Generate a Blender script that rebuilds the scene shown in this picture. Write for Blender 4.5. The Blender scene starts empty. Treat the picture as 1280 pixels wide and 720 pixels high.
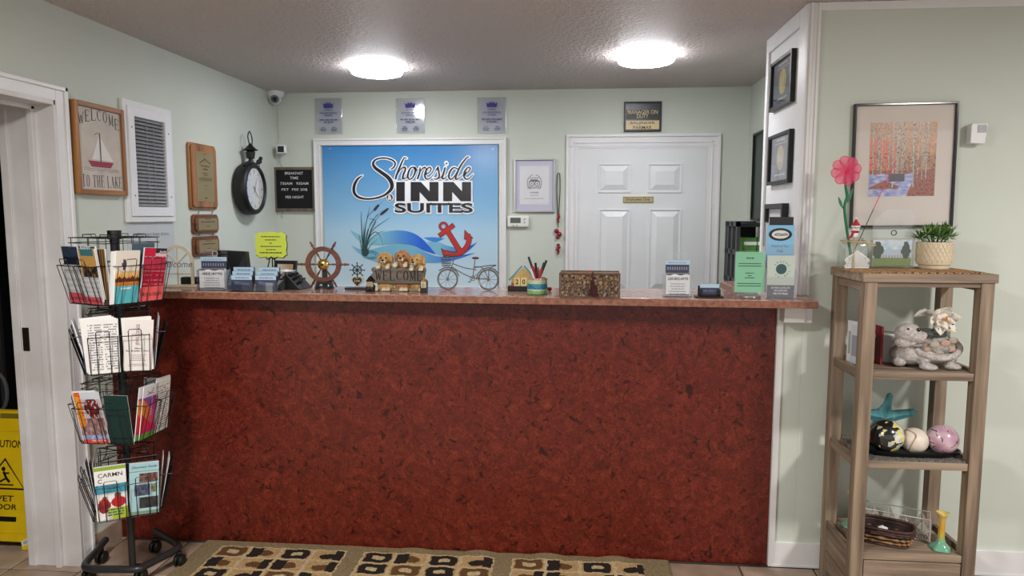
import bpy, math, random
from mathutils import Vector, Matrix, noise
random.seed(7)
S = bpy.context.scene
COL = S.collection
PI = math.pi
# ---------------------------------------------------------------- camera
F, YAW, PITCH, ROLL, HC = 887.17, -0.0884, 0.10216, 0.00141, 1.54
_f = Vector((math.sin(YAW)*math.cos(PITCH), math.cos(YAW)*math.cos(PITCH), -math.sin(PITCH)))
_r = Vector((math.cos(YAW), -math.sin(YAW), 0))
_u = _r.cross(_f)
RT = math.cos(ROLL)*_r + math.sin(ROLL)*_u
UP = -math.sin(ROLL)*_r + math.cos(ROLL)*_u
FW = _f
cam = bpy.data.cameras.new('camera'); cam.sensor_width = 36; cam.lens = F*36/1280
cam.clip_start = .05; cam.clip_end = 60
co = bpy.data.objects.new('camera', cam); COL.objects.link(co)
co.matrix_world = Matrix(((RT.x, UP.x, -FW.x, 0), (RT.y, UP.y, -FW.y, 0), (RT.z, UP.z, -FW.z, HC), (0, 0, 0, 1)))
S.camera = co
# ---------------------------------------------------------------- world, exposure
w = bpy.data.worlds.new('world'); S.world = w; w.use_nodes = True
w.node_tree.nodes['Background'].inputs[0].default_value = (.95, .93, .92, 1)
w.node_tree.nodes['Background'].inputs[1].default_value = .62
S.view_settings.view_transform = 'Standard'; S.view_settings.look = 'None'
S.view_settings.gamma = 1; S.view_settings.use_curve_mapping = False
S.view_settings.exposure = 0.38
def lamp(name, loc, size, power, color=(1, .97, .93)):
    l = bpy.data.lights.new(name, 'AREA'); l.shape = 'DISK'; l.size = size; l.energy = power; l.color = color
    o = bpy.data.objects.new(name, l); o.location = loc; COL.objects.link(o); return o
# lamps of the front room, on its ceiling behind the photographer
lamp('front_room_light', (-1.15, 0.75, 2.36), .34, 62, (1, .97, .94))
lamp('front_room_light', (2.3, 1.0, 2.36), .34, 56, (1, .97, .93))
DIFF_STRENGTH = 48.0
# ---------------------------------------------------------------- geometry of the photograph's planes
D, B, H, T, XL, XR = 3.094, 5.01, 2.403, 1.203, -2.158, .948
def ray(x, y): return RT*((x-640)/F) + UP*(-(y-360)/F) + FW
def PY(x, y, Y): d = ray(x, y); t = Y/d.y; return Vector((d.x*t, Y, d.z*t+HC))
def PX(x, y, X): d = ray(x, y); t = X/d.x; return Vector((X, d.y*t, d.z*t+HC))
def PZ(x, y, Z): d = ray(x, y); t = (Z-HC)/d.z; return Vector((d.x*t, d.y*t, Z))
def box_on_worktop(x0, x1, ytop, Y):      # centre x, width, height of a thing standing on the worktop at depth Y
    a = PY(x0, 360, Y).x; b = PY(x1, 360, Y).x
    return (a+b)/2, b-a, PY((x0+x1)/2, ytop, Y).z-T
# ---------------------------------------------------------------- materials
def lin(c): return tuple((v/255/12.92 if v/255 <= .04045 else ((v/255+.055)/1.055)**2.4) for v in c)+(1,)
MATS = {}
def mat(key, rgb=(200, 200, 200), rough=.5, metal=0, spec=.5, var=0, vscale=8, vdark=None, bump=0, bscale=60, stretch=(1, 1, 1), emit=0, coat=0, detail=4):
    if key in MATS: return MATS[key]
    m = bpy.data.materials.new(key); m.use_nodes = True; nt = m.node_tree; n = nt.nodes; L = nt.links
    p = n['Principled BSDF']
    p.inputs['Base Color'].default_value = lin(rgb); p.inputs['Roughness'].default_value = rough
    p.inputs['Metallic'].default_value = metal; p.inputs['Specular IOR Level'].default_value = spec
    if coat: p.inputs['Coat Weight'].default_value = coat; p.inputs['Coat Roughness'].default_value = .08
    if emit:
        p.inputs['Emission Color'].default_value = lin(rgb); p.inputs['Emission Strength'].default_value = emit
    tc = n.new('ShaderNodeTexCoord'); mp = n.new('ShaderNodeMapping'); mp.inputs['Scale'].default_value = stretch
    L.new(tc.outputs['Object'], mp.inputs['Vector'])
    nz = n.new('ShaderNodeTexNoise'); nz.inputs['Scale'].default_value = vscale; nz.inputs['Detail'].default_value = detail
    L.new(mp.outputs[0], nz.inputs['Vector'])
    v = var if var else .02
    dk = vdark if vdark else tuple(max(0, int(c*(1-v))) for c in rgb)
    r = n.new('ShaderNodeValToRGB'); r.color_ramp.elements[0].position = .32; r.color_ramp.elements[1].position = .68
    r.color_ramp.elements[0].color = lin(dk); r.color_ramp.elements[1].color = lin(rgb)
    L.new(nz.outputs['Fac'], r.inputs[0]); L.new(r.outputs[0], p.inputs['Base Color'])
    if bump:
        b2 = n.new('ShaderNodeTexNoise'); b2.inputs['Scale'].default_value = bscale; b2.inputs['Detail'].default_value = 3
        L.new(mp.outputs[0], b2.inputs['Vector'])
        bp = n.new('ShaderNodeBump'); bp.inputs['Strength'].default_value = bump; bp.inputs['Distance'].default_value = .01
        L.new(b2.outputs['Fac'], bp.inputs['Height']); L.new(bp.outputs[0], p.inputs['Normal'])
    MATS[key] = m; return m
def wood(key, light, dark, axis='Z', rough=.55, scale=26, fine=1.0, bump=.12):
    if key in MATS: return MATS[key]
    st = {'X': (.06, 1, 1), 'Y': (1, .06, 1), 'Z': (1, 1, .06)}[axis]
    m = mat(key, light, rough, var=.3, vdark=dark, vscale=scale, stretch=st, bump=bump, bscale=scale*5*fine, detail=9)
    return m
def vcmat(key='printed_paper', rough=.5, spec=.4, coat=0):
    if key in MATS: return MATS[key]
    m = bpy.data.materials.new(key); m.use_nodes = True; nt = m.node_tree
    p = nt.nodes['Principled BSDF']; a = nt.nodes.new('ShaderNodeVertexColor'); a.layer_name = 'print'
    nt.links.new(a.outputs[0], p.inputs['Base Color']); p.inputs['Roughness'].default_value = rough; p.inputs['Specular IOR Level'].default_value = spec
    if coat: p.inputs['Coat Weight'].default_value = coat; p.inputs['Coat Roughness'].default_value = .05
    MATS[key] = m; return m
def clear(key='clear_acrylic', tint=(1, 1, 1), base=.06, rough=.04):
    if key in MATS: return MATS[key]
    m = bpy.data.materials.new(key); m.use_nodes = True; nt = m.node_tree; n = nt.nodes; n.clear()
    o = n.new('ShaderNodeOutputMaterial'); mx = n.new('ShaderNodeMixShader'); t = n.new('ShaderNodeBsdfTransparent'); g = n.new('ShaderNodeBsdfGlossy')
    t.inputs[0].default_value = tint+(1,); g.inputs['Roughness'].default_value = rough
    lw = n.new('ShaderNodeLayerWeight'); lw.inputs[0].default_value = .35
    ma = n.new('ShaderNodeMath'); ma.operation = 'MULTIPLY_ADD'; ma.inputs[1].default_value = .55; ma.inputs[2].default_value = base
    nt.links.new(lw.outputs['Facing'], ma.inputs[0]); nt.links.new(ma.outputs[0], mx.inputs[0])
    nt.links.new(t.outputs[0], mx.inputs[1]); nt.links.new(g.outputs[0], mx.inputs[2]); nt.links.new(mx.outputs[0], o.inputs[0])
    MATS[key] = m; return m
def laminate():
    m = bpy.data.materials.new('burgundy_burl_laminate'); m.use_nodes = True; nt = m.node_tree; n = nt.nodes; L = nt.links; p = n['Principled BSDF']
    tc = n.new('ShaderNodeTexCoord')
    a = n.new('ShaderNodeTexNoise'); a.inputs['Scale'].default_value = 11; a.inputs['Detail'].default_value = 6; a.inputs['Distortion'].default_value = 2.6
    b = n.new('ShaderNodeTexNoise'); b.inputs['Scale'].default_value = 38; b.inputs['Detail'].default_value = 5; b.inputs['Distortion'].default_value = 3.5
    v = n.new('ShaderNodeTexNoise'); v.inputs['Scale'].default_value = 26; v.inputs['Detail'].default_value = 3; v.inputs['Distortion'].default_value = 1.2
    for x in (a, b, v): L.new(tc.outputs['Object'], x.inputs['Vector'])
    r = n.new('ShaderNodeValToRGB'); e = r.color_ramp.elements
    e[0].position = .3; e[0].color = lin((56, 18, 13)); e[1].position = .7; e[1].color = lin((134, 54, 37))
    q = e.new(.5); q.color = lin((99, 33, 23))
    mx = n.new('ShaderNodeMath'); mx.operation = 'MULTIPLY_ADD'; mx.inputs[1].default_value = .55
    h = n.new('ShaderNodeMath'); h.operation = 'MULTIPLY'; h.inputs[1].default_value = .45
    L.new(a.outputs['Fac'], h.inputs[0]); L.new(b.outputs['Fac'], mx.inputs[0]); L.new(h.outputs[0], mx.inputs[2]); L.new(mx.outputs[0], r.inputs[0])
    r2 = n.new('ShaderNodeValToRGB'); r2.color_ramp.elements[0].position = .32; r2.color_ramp.elements[1].position = .40
    r2.color_ramp.elements[0].color = (.3, .28, .28, 1); r2.color_ramp.elements[1].color = (1, 1, 1, 1)
    L.new(v.outputs['Fac'], r2.inputs[0])
    mc = n.new('ShaderNodeMixRGB'); mc.blend_type = 'MULTIPLY'; mc.inputs[0].default_value = 1
    L.new(r.outputs[0], mc.inputs[1]); L.new(r2.outputs[0], mc.inputs[2]); L.new(mc.outputs[0], p.inputs['Base Color'])
    p.inputs['Roughness'].default_value = .3; p.inputs['Specular IOR Level'].default_value = .4
    MATS['laminate'] = m; return m
def popcorn():
    m = bpy.data.materials.new('popcorn_ceiling'); m.use_nodes = True; nt = m.node_tree; n = nt.nodes; L = nt.links; p = n['Principled BSDF']
    p.inputs['Base Color'].default_value = lin((222, 210, 205)); p.inputs['Roughness'].default_value = .55
    tc = n.new('ShaderNodeTexCoord'); a = n.new('ShaderNodeTexNoise'); a.inputs['Scale'].default_value = 48; a.inputs['Detail'].default_value = 4; a.inputs['Roughness'].default_value = .6
    L.new(tc.outputs['Object'], a.inputs['Vector']); bp = n.new('ShaderNodeBump'); bp.inputs['Strength'].default_value = 1.0; bp.inputs['Distance'].default_value = .035
    L.new(a.outputs['Fac'], bp.inputs['Height']); L.new(bp.outputs[0], p.inputs['Normal'])
    MATS['popcorn'] = m; return m
def rgb(name, c, **k): return mat(name, c, **k)
WALL = mat('pale_green_wall_paint', (207, 214, 203), .62, var=.025, vscale=1.7, bump=.05, bscale=130)
WHITE = mat('white_trim_paint', (232, 232, 232), .38, var=.03, vscale=5)
DOORW = mat('white_door_paint', (226, 229, 230), .42, var=.02, vscale=4, bump=.04, bscale=90)
WORN = mat('scuffed_white_paint', (222, 221, 220), .45, var=.08, vdark=(204, 200, 197), vscale=4, detail=6)
BLK = mat('black_plastic', (18, 18, 20), .42, var=.2)
MBLK = mat('black_metal', (14, 14, 15), .35, spec=.6, var=.2)
GREY = mat('grey_print', (120, 122, 128), .6)
DKP = mat('dark_print', (32, 33, 40), .6)
PAPER = mat('white_paper', (236, 236, 238), .7, var=.02)
GOLD = mat('brass_plate', (168, 148, 104), .38, metal=.35, var=.1, vscale=4)
SILV = mat('brushed_silver', (190, 190, 192), .3, metal=.9)
ACR = clear()
LAM = laminate(); POP = popcorn()
TOPL = mat('worktop_laminate', (190, 156, 142), .16, var=.3, vdark=(150, 108, 94), vscale=42, detail=7, spec=.6)
TOPE = mat('worktop_edge_laminate', (158, 108, 86), .4, var=.3, vdark=(118, 74, 56), vscale=60, detail=7)
DARKROOM = mat('unlit_room_black', (26, 25, 25), .8)  # near-black colour stands in for the lack of light in that room
VC = vcmat(); VCG = vcmat('glossy_print', .3, .5)
# ---------------------------------------------------------------- mesh building
class MB:
    def __init__(s): s.q = 0; s.v = []; s.f = []; s.m = []; s.c = []; s.k = 0; s.col = (1, 1, 1, 1); s.usecol = False
    def mi(s, k): s.k = k; return s
    def color(s, c): s.col = lin(c); s.usecol = True; return s
    def add(s, vs, fs, mx=None):
        o = len(s.v)
        s.v += [tuple((mx @ Vector(p)) if mx else p) for p in vs]
        for f in fs: s.f.append([i+o for i in f]); s.m.append(s.k); s.c.append(s.col)
        return s
    def box(s, a, b, mx=None):
        x0, y0, z0 = a; x1, y1, z1 = b
        return s.add([(x0, y0, z0), (x1, y0, z0), (x1, y1, z0), (x0, y1, z0), (x0, y0, z1), (x1, y0, z1), (x1, y1, z1), (x0, y1, z1)],
                     [(0, 3, 2, 1), (4, 5, 6, 7), (0, 1, 5, 4), (1, 2, 6, 5), (2, 3, 7, 6), (3, 0, 4, 7)], mx)
    def tube(s, pts, r, n=6, closed=False, cap=True, mx=None):
        P = [Vector(p) for p in pts]; N = len(P); R = r if isinstance(r, (list, tuple)) else [r]*N
        vs = []; prev = None
        for i, p in enumerate(P):
            if closed: t = P[(i+1) % N]-P[i-1]
            else: t = P[min(i+1, N-1)]-P[max(i-1, 0)]
            if t.length < 1e-9: t = Vector((0, 0, 1))
            t.normalize()
            if prev is None:
                a = Vector((0, 0, 1)) if abs(t.z) < .9 else Vector((1, 0, 0)); u = t.cross(a).normalized()
            else:
                u = prev-t*prev.dot(t)
                u = u.normalized() if u.length > 1e-6 else t.cross(Vector((0, 0, 1))).normalized()
            prev = u; q = t.cross(u)
            for k in range(n):
                an = 2*PI*k/n; vs.append(tuple(p+(u*math.cos(an)+q*math.sin(an))*R[i]))
        fs = []
        for i in range(N if closed else N-1):
            for k in range(n):
                a = i*n+k; b = i*n+(k+1) % n; j = (i+1) % N
                fs.append((a, b, j*n+(k+1) % n, j*n+k))
        if cap and not closed: fs += [tuple(range(n))[::-1], tuple(range((N-1)*n, N*n))]
        return s.add(vs, fs, mx)
    def cyl(s, a, b, r, n=16, r2=None, mx=None): return s.tube([a, b], [r, r if r2 is None else r2], n, mx=mx)
    def lathe(s, prof, n=24, c=(0, 0, 0), mx=None, arc=2*PI):
        vs = []; m = len(prof)
        for k in range(n):
            a = arc*k/n
            for (r, z) in prof: vs.append((c[0]+r*math.cos(a), c[1]+r*math.sin(a), c[2]+z))
        fs = []
        for k in range(n):
            for i in range(m-1):
                j = (k+1) % n; fs.append((k*m+i, j*m+i, j*m+i+1, k*m+i+1))
        return s.add(vs, fs, mx)
    def ell(s, c, r, n=12, h=8, rot=None, mx=None):
        if not isinstance(r, (tuple, list)): r = (r, r, r)
        vs = []; fs = []
        for i in range(h+1):
            th = PI*i/h
            for k in range(n):
                a = 2*PI*k/n; p = Vector((r[0]*math.sin(th)*math.cos(a), r[1]*math.sin(th)*math.sin(a), r[2]*math.cos(th)))
                if rot: p = rot @ p
                vs.append(tuple(p+Vector(c)))
        for i in range(h):
            for k in range(n):
                a = i*n+k; b = i*n+(k+1) % n
                if i == 0: fs.append((a, a+n, b+n))
                elif i == h-1: fs.append((a, a+n, b))
                else: fs.append((a, a+n, b+n, b))
        return s.add(vs, fs, mx)
    def prism(s, poly, y0, y1, mx=None):      # polygon in x,z pushed from y0 (front) to y1 (back)
        A = sum(poly[i][0]*poly[(i+1) % len(poly)][1]-poly[(i+1) % len(poly)][0]*poly[i][1] for i in range(len(poly)))
        if A < 0: poly = poly[::-1]
        n = len(poly)
        vs = [(x, y0, z) for x, z in poly]+[(x, y1, z) for x, z in poly]
        fs = [tuple(range(n)), tuple(range(n, 2*n))[::-1]]+[(i, i+n, (i+1) % n+n, (i+1) % n) for i in range(n)]
        return s.add(vs, fs, mx)
    def ring(s, outer, inner, y0, y1, mx=None):   # frame between two equal-length outlines in x,z
        n = len(outer); vs = []
        for y in (y0, y1):
            vs += [(x, y, z) for x, z in outer]+[(x, y, z) for x, z in inner]
        fs = []
        for i in range(n):
            j = (i+1) % n
            fs += [(i, j, n+j, n+i), (2*n+i, 3*n+i, 3*n+j, 2*n+j), (i, 2*n+i, 2*n+j, j), (n+i, n+j, 3*n+j, 3*n+i)]
        return s.add(vs, fs, mx)
    def frame(s, x0, z0, x1, z1, w, y0, y1, mx=None):
        return s.ring([(x0, z0), (x1, z0), (x1, z1), (x0, z1)], [(x0+w, z0+w), (x1-w, z0+w), (x1-w, z1-w), (x0+w, z1-w)], y0, y1, mx)
    def stroke(s, pts, wd, y=0, closed=False):    # flat brush stroke in x,z
        s.q += 1; y -= s.q*8e-6; N = len(pts); W = wd if isinstance(wd, (list, tuple)) else [wd]*N; vs = []
        for i in range(N):
            a = pts[(i-1) % N] if (closed or i > 0) else pts[i]; b = pts[(i+1) % N] if (closed or i < N-1) else pts[i]
            dx, dz = b[0]-a[0], b[1]-a[1]; l = math.hypot(dx, dz) or 1; nx, nz = -dz/l*W[i]/2, dx/l*W[i]/2
            vs += [(pts[i][0]+nx, y, pts[i][1]+nz), (pts[i][0]-nx, y, pts[i][1]-nz)]
        fs = [(2*i, 2*i+1, 2*((i+1) % N)+1, 2*((i+1) % N)) for i in range(N if closed else N-1)]
        return s.add(vs, fs)
    def flat(s, poly, y=0):
        s.q += 1; y -= s.q*8e-6*(len(poly) != 4 or s.q < 40)
        A = sum(poly[i][0]*poly[(i+1) % len(poly)][1]-poly[(i+1) % len(poly)][0]*poly[i][1] for i in range(len(poly)))
        if A < 0: poly = poly[::-1]
        return s.add([(x, y, z) for x, z in poly], [tuple(range(len(poly)))])
    def disc(s, x, z, rx, rz=None, y=0, n=20): return s.flat([(x+rx*math.cos(2*PI*k/n), z+(rz or rx)*math.sin(2*PI*k/n)) for k in range(n)], y)
    def build(s, name, mats, parent=None, smooth=None, bevel=0, mod=None, **props):
        me = bpy.data.meshes.new(name); me.from_pydata(s.v, [], s.f)
        for m in (mats if isinstance(mats, (list, tuple)) else [mats]): me.materials.append(m)
        me.polygons.foreach_set('material_index', s.m)
        if s.usecol:
            ca = me.color_attributes.new('print', 'FLOAT_COLOR', 'CORNER'); buf = []
            for p, c in zip(me.polygons, s.c): buf += list(c)*p.loop_total
            ca.data.foreach_set('color', buf)
        if smooth:
            me.polygons.foreach_set('use_smooth', [True]*len(me.polygons))
            if smooth != 2: me.set_sharp_from_angle(angle=math.radians(38))
        o = bpy.data.objects.new(name, me); COL.objects.link(o)
        if parent: o.parent = parent
        if bevel:
            b = o.modifiers.new('bevel', 'BEVEL'); b.width = bevel; b.segments = 2; b.limit_method = 'ANGLE'; b.angle_limit = .6
        for k, v in props.items(): o[k] = v
        return o
def smooth_pts(pts, n=6, closed=False):       # Catmull-Rom
    P = list(pts); N = len(P); out = []
    for i in range(N if closed else N-1):
        p0 = P[(i-1) % N] if (closed or i > 0) else P[i]; p1 = P[i]; p2 = P[(i+1) % N]; p3 = P[(i+2) % N] if (closed or i+2 < N) else P[(i+1) % N]
        for k in range(n):
            t = k/n
            out.append(tuple(.5*((2*b)+(-a+c)*t+(2*a-5*b+4*c-d)*t*t+(-a+3*b-3*c+d)*t**3) for a, b, c, d in zip(p0, p1, p2, p3)))
    if not closed: out.append(tuple(P[-1]))
    return out
def thing(name, label, cat, loc=(0, 0, 0), rz=0, group=None, kind=None):
    o = bpy.data.objects.new(name, None); COL.objects.link(o); o.location = loc; o.rotation_euler = (0, 0, rz); o.empty_display_size = .05
    if label: o['label'] = label
    if cat: o['category'] = cat
    if group: o['group'] = group
    if kind: o['kind'] = kind
    return o
def struct(name, kind='structure'):
    o = bpy.data.objects.new(name, None); COL.objects.link(o); o['kind'] = kind; return o
def tag(o, label, cat, group=None):
    o['label'] = label; o['category'] = cat
    if group: o['group'] = group
    return o
def tree_copy(o, parent=None):
    c = o.copy(); COL.objects.link(c); c.parent = parent
    for ch in list(o.children): tree_copy(ch, c)
    return c
BATCH = []
def text(parent, s, x, z, w, h, m, y=-.001, bold=0, rot=0, name='lettering', lead=1.0, ext=0, italic=0, target=None):
    c = bpy.data.curves.new('t', 'FONT'); c.body = s; c.align_x = 'CENTER'; c.offset = bold; c.space_line = lead; c.shear = italic; c.extrude = 0; c.resolution_u = 4
    o = bpy.data.objects.new('t', c); COL.objects.link(o); BATCH.append((o, parent, x, z, w, h, m, y, rot, name, ext))
def flush_text():
    dg = bpy.context.evaluated_depsgraph_get(); dg.update()
    merged = {}
    for (o, parent, x, z, w, h, m, y, rot, name, ext) in BATCH:
        me = bpy.data.meshes.new_from_object(o.evaluated_get(dg)); vs = [v.co.copy() for v in me.vertices]
        if vs:
            x0 = min(v.x for v in vs); x1 = max(v.x for v in vs); y0 = min(v.y for v in vs); y1 = max(v.y for v in vs)
            sx = w/max(x1-x0, 1e-6) if w else h/max(y1-y0, 1e-6); sy = h/max(y1-y0, 1e-6) if h else w/max(x1-x0, 1e-6)
            cr, sr = math.cos(rot), math.sin(rot); q = []
            for v in vs:
                a = (v.x-(x0+x1)/2)*sx; b = (v.y-(y0+y1)/2)*sy; q.append((x+a*cr-b*sr, y, z+a*sr+b*cr))
            fs = [tuple(p.vertices) for p in me.polygons]
            key = (parent.name, name, m.name); g = merged.setdefault(key, (parent, name, m, [], [], ext))
            off = len(g[3]); g[3].extend(q); g[4].extend(tuple(i+off for i in f) for f in fs)
        bpy.data.meshes.remove(me)
    for (o, *_r2) in BATCH:
        c = o.data; bpy.data.objects.remove(o); bpy.data.curves.remove(c)
    for (parent, name, m, vs, fs, ext) in merged.values():
        me = bpy.data.meshes.new(name); me.from_pydata(vs, [], fs); me.materials.append(m)
        o = bpy.data.objects.new(name, me); COL.objects.link(o); o.parent = parent
        if ext:
            so = o.modifiers.new('solid', 'SOLIDIFY'); so.thickness = ext; so.offset = 1
def dashes(mb, x0, x1, z, h, y, fill=.75):    # one line of print too small to read
    x = x0
    while x < x1:
        l = random.uniform(1.2, 4.5)*h
        if x+l > x1: l = x1-x
        if l > h*.4: mb.flat([(x, z), (x+l, z), (x+l, z+h), (x, z+h)], y)
        x += l+h*.7*(1/fill-.35)
    return mb
def para(mb, xc, w, z, n, h, gap, y, ragged=.5):
    for i in range(n):
        ww = w*(1-random.random()*ragged); dashes(mb, xc-ww/2, xc+ww/2, z-i*gap, h, y)
def raster(name, x0, z0, x1, z1, nx, nz, fn, y, parent, m=None, xy=False):   # flat print: fn(u,v) -> rgb
    mb = MB(); vs = []; fs = []; cs = []
    for j in range(nz+1):
        for i in range(nx+1):
            a = x0+(x1-x0)*i/nx; b = z0+(z1-z0)*j/nz; vs.append((a, b, y) if xy else (a, y, b))
    for j in range(nz):
        for i in range(nx):
            a = j*(nx+1)+i; fs.append((a, a+1, a+nx+2, a+nx+1)); cs.append(lin(fn((i+.5)/nx, (j+.5)/nz)))
    mb.v = vs; mb.f = fs; mb.c = cs; mb.m = [0]*len(fs); mb.usecol = True
    return mb.build(name, m or VC, parent)
def mixc(a, b, t): t = max(0, min(1, t)); return tuple(a[i]*(1-t)+b[i]*t for i in range(3))
def nz2(x, y, s=1, o=0): return noise.noise(Vector((x*s+o, y*s, o)))*.5+.5
def blob(name, parts, m, parent=None, vox=.003, sm=6):  # one continuous skin over overlapping ellipsoids / limbs
    mb = MB()
    for q in parts:
        if q[0] == 'e': mb.ell(q[1], q[2], 14, 10, rot=q[3] if len(q) > 3 else None)
        else: mb.tube(q[1], q[2], 10)
    o = mb.build(name, m, parent, smooth=2)
    r = o.modifiers.new('skin', 'REMESH'); r.mode = 'VOXEL'; r.voxel_size = vox; r.use_smooth_shade = True
    s = o.modifiers.new('soft', 'SMOOTH'); s.factor = .6; s.iterations = sm
    return o
def EUL(x=0, y=0, z=0):
    from mathutils import Euler
    return Euler((x, y, z)).to_matrix()
# ================================================================ THE SETTING
GROUT = mat('dark_grout', (72, 62, 56), .9, var=.2, vscale=20)
TILES = [mat('floor_tile_%s' % k, c, .38, var=.18, vscale=9, detail=6, spec=.5, bump=.05, bscale=30) for k, c in
         (('sand', (176, 152, 134)), ('beige', (184, 160, 141)), ('tan', (168, 144, 125)))]
floor = struct('floor')
MB().box((-4.3, -1.6, -.05), (6.0, 5.2, -.004)).build('grout_bed', GROUT, floor)
TS = .318
tile_me = []
for m in TILES:
    g = MB(); a = TS/2-.0035; b_ = a-.003
    g.add([(-a, -a, -.004), (a, -a, -.004), (a, a, -.004), (-a, a, -.004), (-b_, -b_, .0), (b_, -b_, .0), (b_, b_, .0), (-b_, b_, .0)],
          [(4, 5, 6, 7), (0, 1, 5, 4), (1, 2, 6, 5), (2, 3, 7, 6), (3, 0, 4, 7)])
    t = g.build('tile', m, floor); tile_me.append(t.data); bpy.data.objects.remove(t)
for i in range(-13, 14):
    for j in range(0, 11):
        x = .735+TS*(i+.5); y = 3.075-TS*(j-.5)
        if (j == 0 and x > -2.2) or y > 3.3 or x > 3.2 and y < 2: continue
        if j > 6 and not (-2.6 < x < 2.6): continue
        t = bpy.data.objects.new('tile', random.choice(tile_me)); COL.objects.link(t); t.parent = floor; t.location = (x, y, 0)
# --- ceiling
ceil = MB().box((-2.4, -1.6, H), (6.0, 5.15, H+.06)).build('ceiling', POP, kind='structure')
# --- left wall with its doorway (opening y 0.9 .. 2.81, top z 2.0)
DY, DZ, WX = 2.81, 2.0, -2.33
MB().box((WX, DY, 0), (XL, B+.1, H)).box((WX, -1.6, 0), (XL, 1.2, H)).box((WX, 1.2, DZ), (XL, DY, H)).build('wall_left', WALL, kind='structure')
door1 = struct('door_1')
j = MB(); j.box((-2.375, DY-.012, 0), (-2.14, DY+.004, DZ+.01)); j.box((-2.25, DY-.03, 0), (-2.225, DY-.012, DZ-.015)); j.box((-2.385, DY-.02, 0), (-2.35, DY-.012, DZ))
j.build('jamb', WORN, door1, bevel=.002)
j = MB(); j.box((-2.375, 1.2, DZ-.012), (-2.14, DY, DZ+.01)); j.box((-2.25, 1.2, DZ-.03), (-2.225, DY-.012, DZ-.012)); j.build('head_jamb', WORN, door1, bevel=.002)
c = MB(); c.box((XL, DY+.004, 0), (XL+.018, DY+.07, DZ+.07)); c.box((XL+.018, DY+.052, 0), (XL+.026, DY+.07, DZ+.07)); c.build('casing', WHITE, door1, bevel=.003)
c = MB(); c.box((XL, 1.2, DZ+.006), (XL+.018, DY+.004, DZ+.07)); c.box((XL+.018, 1.2, DZ+.052), (XL+.026, DY+.07, DZ+.07)); c.build('head_casing', WHITE, door1, bevel=.003)
sp = PY(33, 424, DY-.012)
c = MB(); c.box((sp.x-.014, DY-.016, sp.z-.05), (sp.x+.014, DY-.012, sp.z+.05)); c.box((sp.x-.006, DY-.018, sp.z-.02), (sp.x+.006, DY-.014, sp.z+.02)); c.build('strike_plate', mat('dark_bronze', (66, 58, 50), .4, metal=.8), door1)
# --- the dark room beyond the doorway
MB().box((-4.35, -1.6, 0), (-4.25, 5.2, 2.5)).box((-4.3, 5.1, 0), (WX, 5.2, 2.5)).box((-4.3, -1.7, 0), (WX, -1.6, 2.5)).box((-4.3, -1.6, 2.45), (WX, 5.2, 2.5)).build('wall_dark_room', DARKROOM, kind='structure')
# --- skirting of tiles on the left wall
sk = struct('baseboard_left')
y = DY+.075; k = 0
for (a, b_) in ((y, y+.012), (y+.014, y+.2), (y+.203, D-.001)):
    g = MB(); g.box((XL, a, 0), (XL+.009, b_-.002, .094 if k else .096)); g.build('tile', TILES[k % 3] if k else GROUT, sk, bevel=.001); k += 1
# --- back wall, back right wall
MB().box((XL, B, 0), (1.4, B+.1, H)).build('wall_back', WALL, kind='structure')
MB().box((1.168, 3.2, 0), (1.3, B, H)).build('wall_back_right', WALL, kind='structure')
# --- green wall to the right, flush with the counter front
MB().box((.971, D, 0), (6.0, D+.1, H)).build('wall_right', WALL, kind='structure')
MB().box((.862, D, 0), (.9705, D+.1, 1.17)).build('wall_counter_end', WALL, kind='structure')
rb = MB(); rb.box((.875, D-.014, 0), (6.0, D, .112)); rb.box((.875, D-.018, 0), (6.0, D-.014, .012)); rb.build('baseboard_right', WHITE, bevel=.003, kind='structure')
MB().box((.862, D-.016, .0), (.888, D-.001, 1.172)).build('trim_counter_end', WHITE, bevel=.002, kind='structure')
tr = struct('trim_ceiling')
tr_m = MB().box((.95, D-.014, H-.034), (6.0, D, H-.001)).build('trim_board', WHITE, tr, bevel=.003)
# --- white panelled return above the worktop
col = struct('wall_return')
MB().box((XR, D+.0, T), (.975, 3.72, H)).build('panel', WHITE, col)
c = MB()
c.box((XR-.012, 3.68, T), (XR, 3.72, H)); c.box((XR-.012, D+.0, T), (XR, D+.10, H)); c.box((XR-.012, D+.10, H-.07), (XR, 3.68, H))
c.build('panel_trim', WHITE, col, bevel=.003)
c = MB(); c.box((XR-.012, D-.015, T), (.986, D-.0005, H-.002)); c.box((XR-.004, D-.024, T), (.956, D-.015, H-.002)); c.box((.974, D-.022, T), (.986, D-.015, H-.002)); c.build('corner_casing', WHITE, col, bevel=.003)
# ================================================================ COUNTER
ctr = thing('reception_counter', 'long reception counter with dark red burl laminate front and brown worktop', 'counter', (-.65, D, 0))
def loc(o, par): o.location = -Vector(par.location); return o
loc(MB().box((XL+.001, D, 0), (.860, D+.03, 1.173)).box((XL+.001, D+.03, 0), (.860, D+.12, 1.173)).build('front_panel', LAM, ctr), ctr)
fl, fr_ = 2.995, 2.897
P = [(XL+.001, fl), (.966, fr_), (.966, D-.026), (.934, D-.026), (.934, 3.74), (.75, 3.74), (.75, 3.32), (XL+.001, 3.25)]
def slab(P, z0, z1, e):
    g = MB(); n = len(P); g.add([(x, y+e, z0) for x, y in P]+[(x, y+e, z1) for x, y in P], [tuple(range(n))[::-1], tuple(range(n, 2*n))]+[(i, (i+1) % n, (i+1) % n+n, i+n) for i in range(n)]); return g
loc(slab(P, T-.0006-.004, T, 0).build('worktop', TOPL, ctr, bevel=.001), ctr)
loc(slab(P, T-.032, T-.0046, 0).build('edge_band', TOPE, ctr), ctr)
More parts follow.
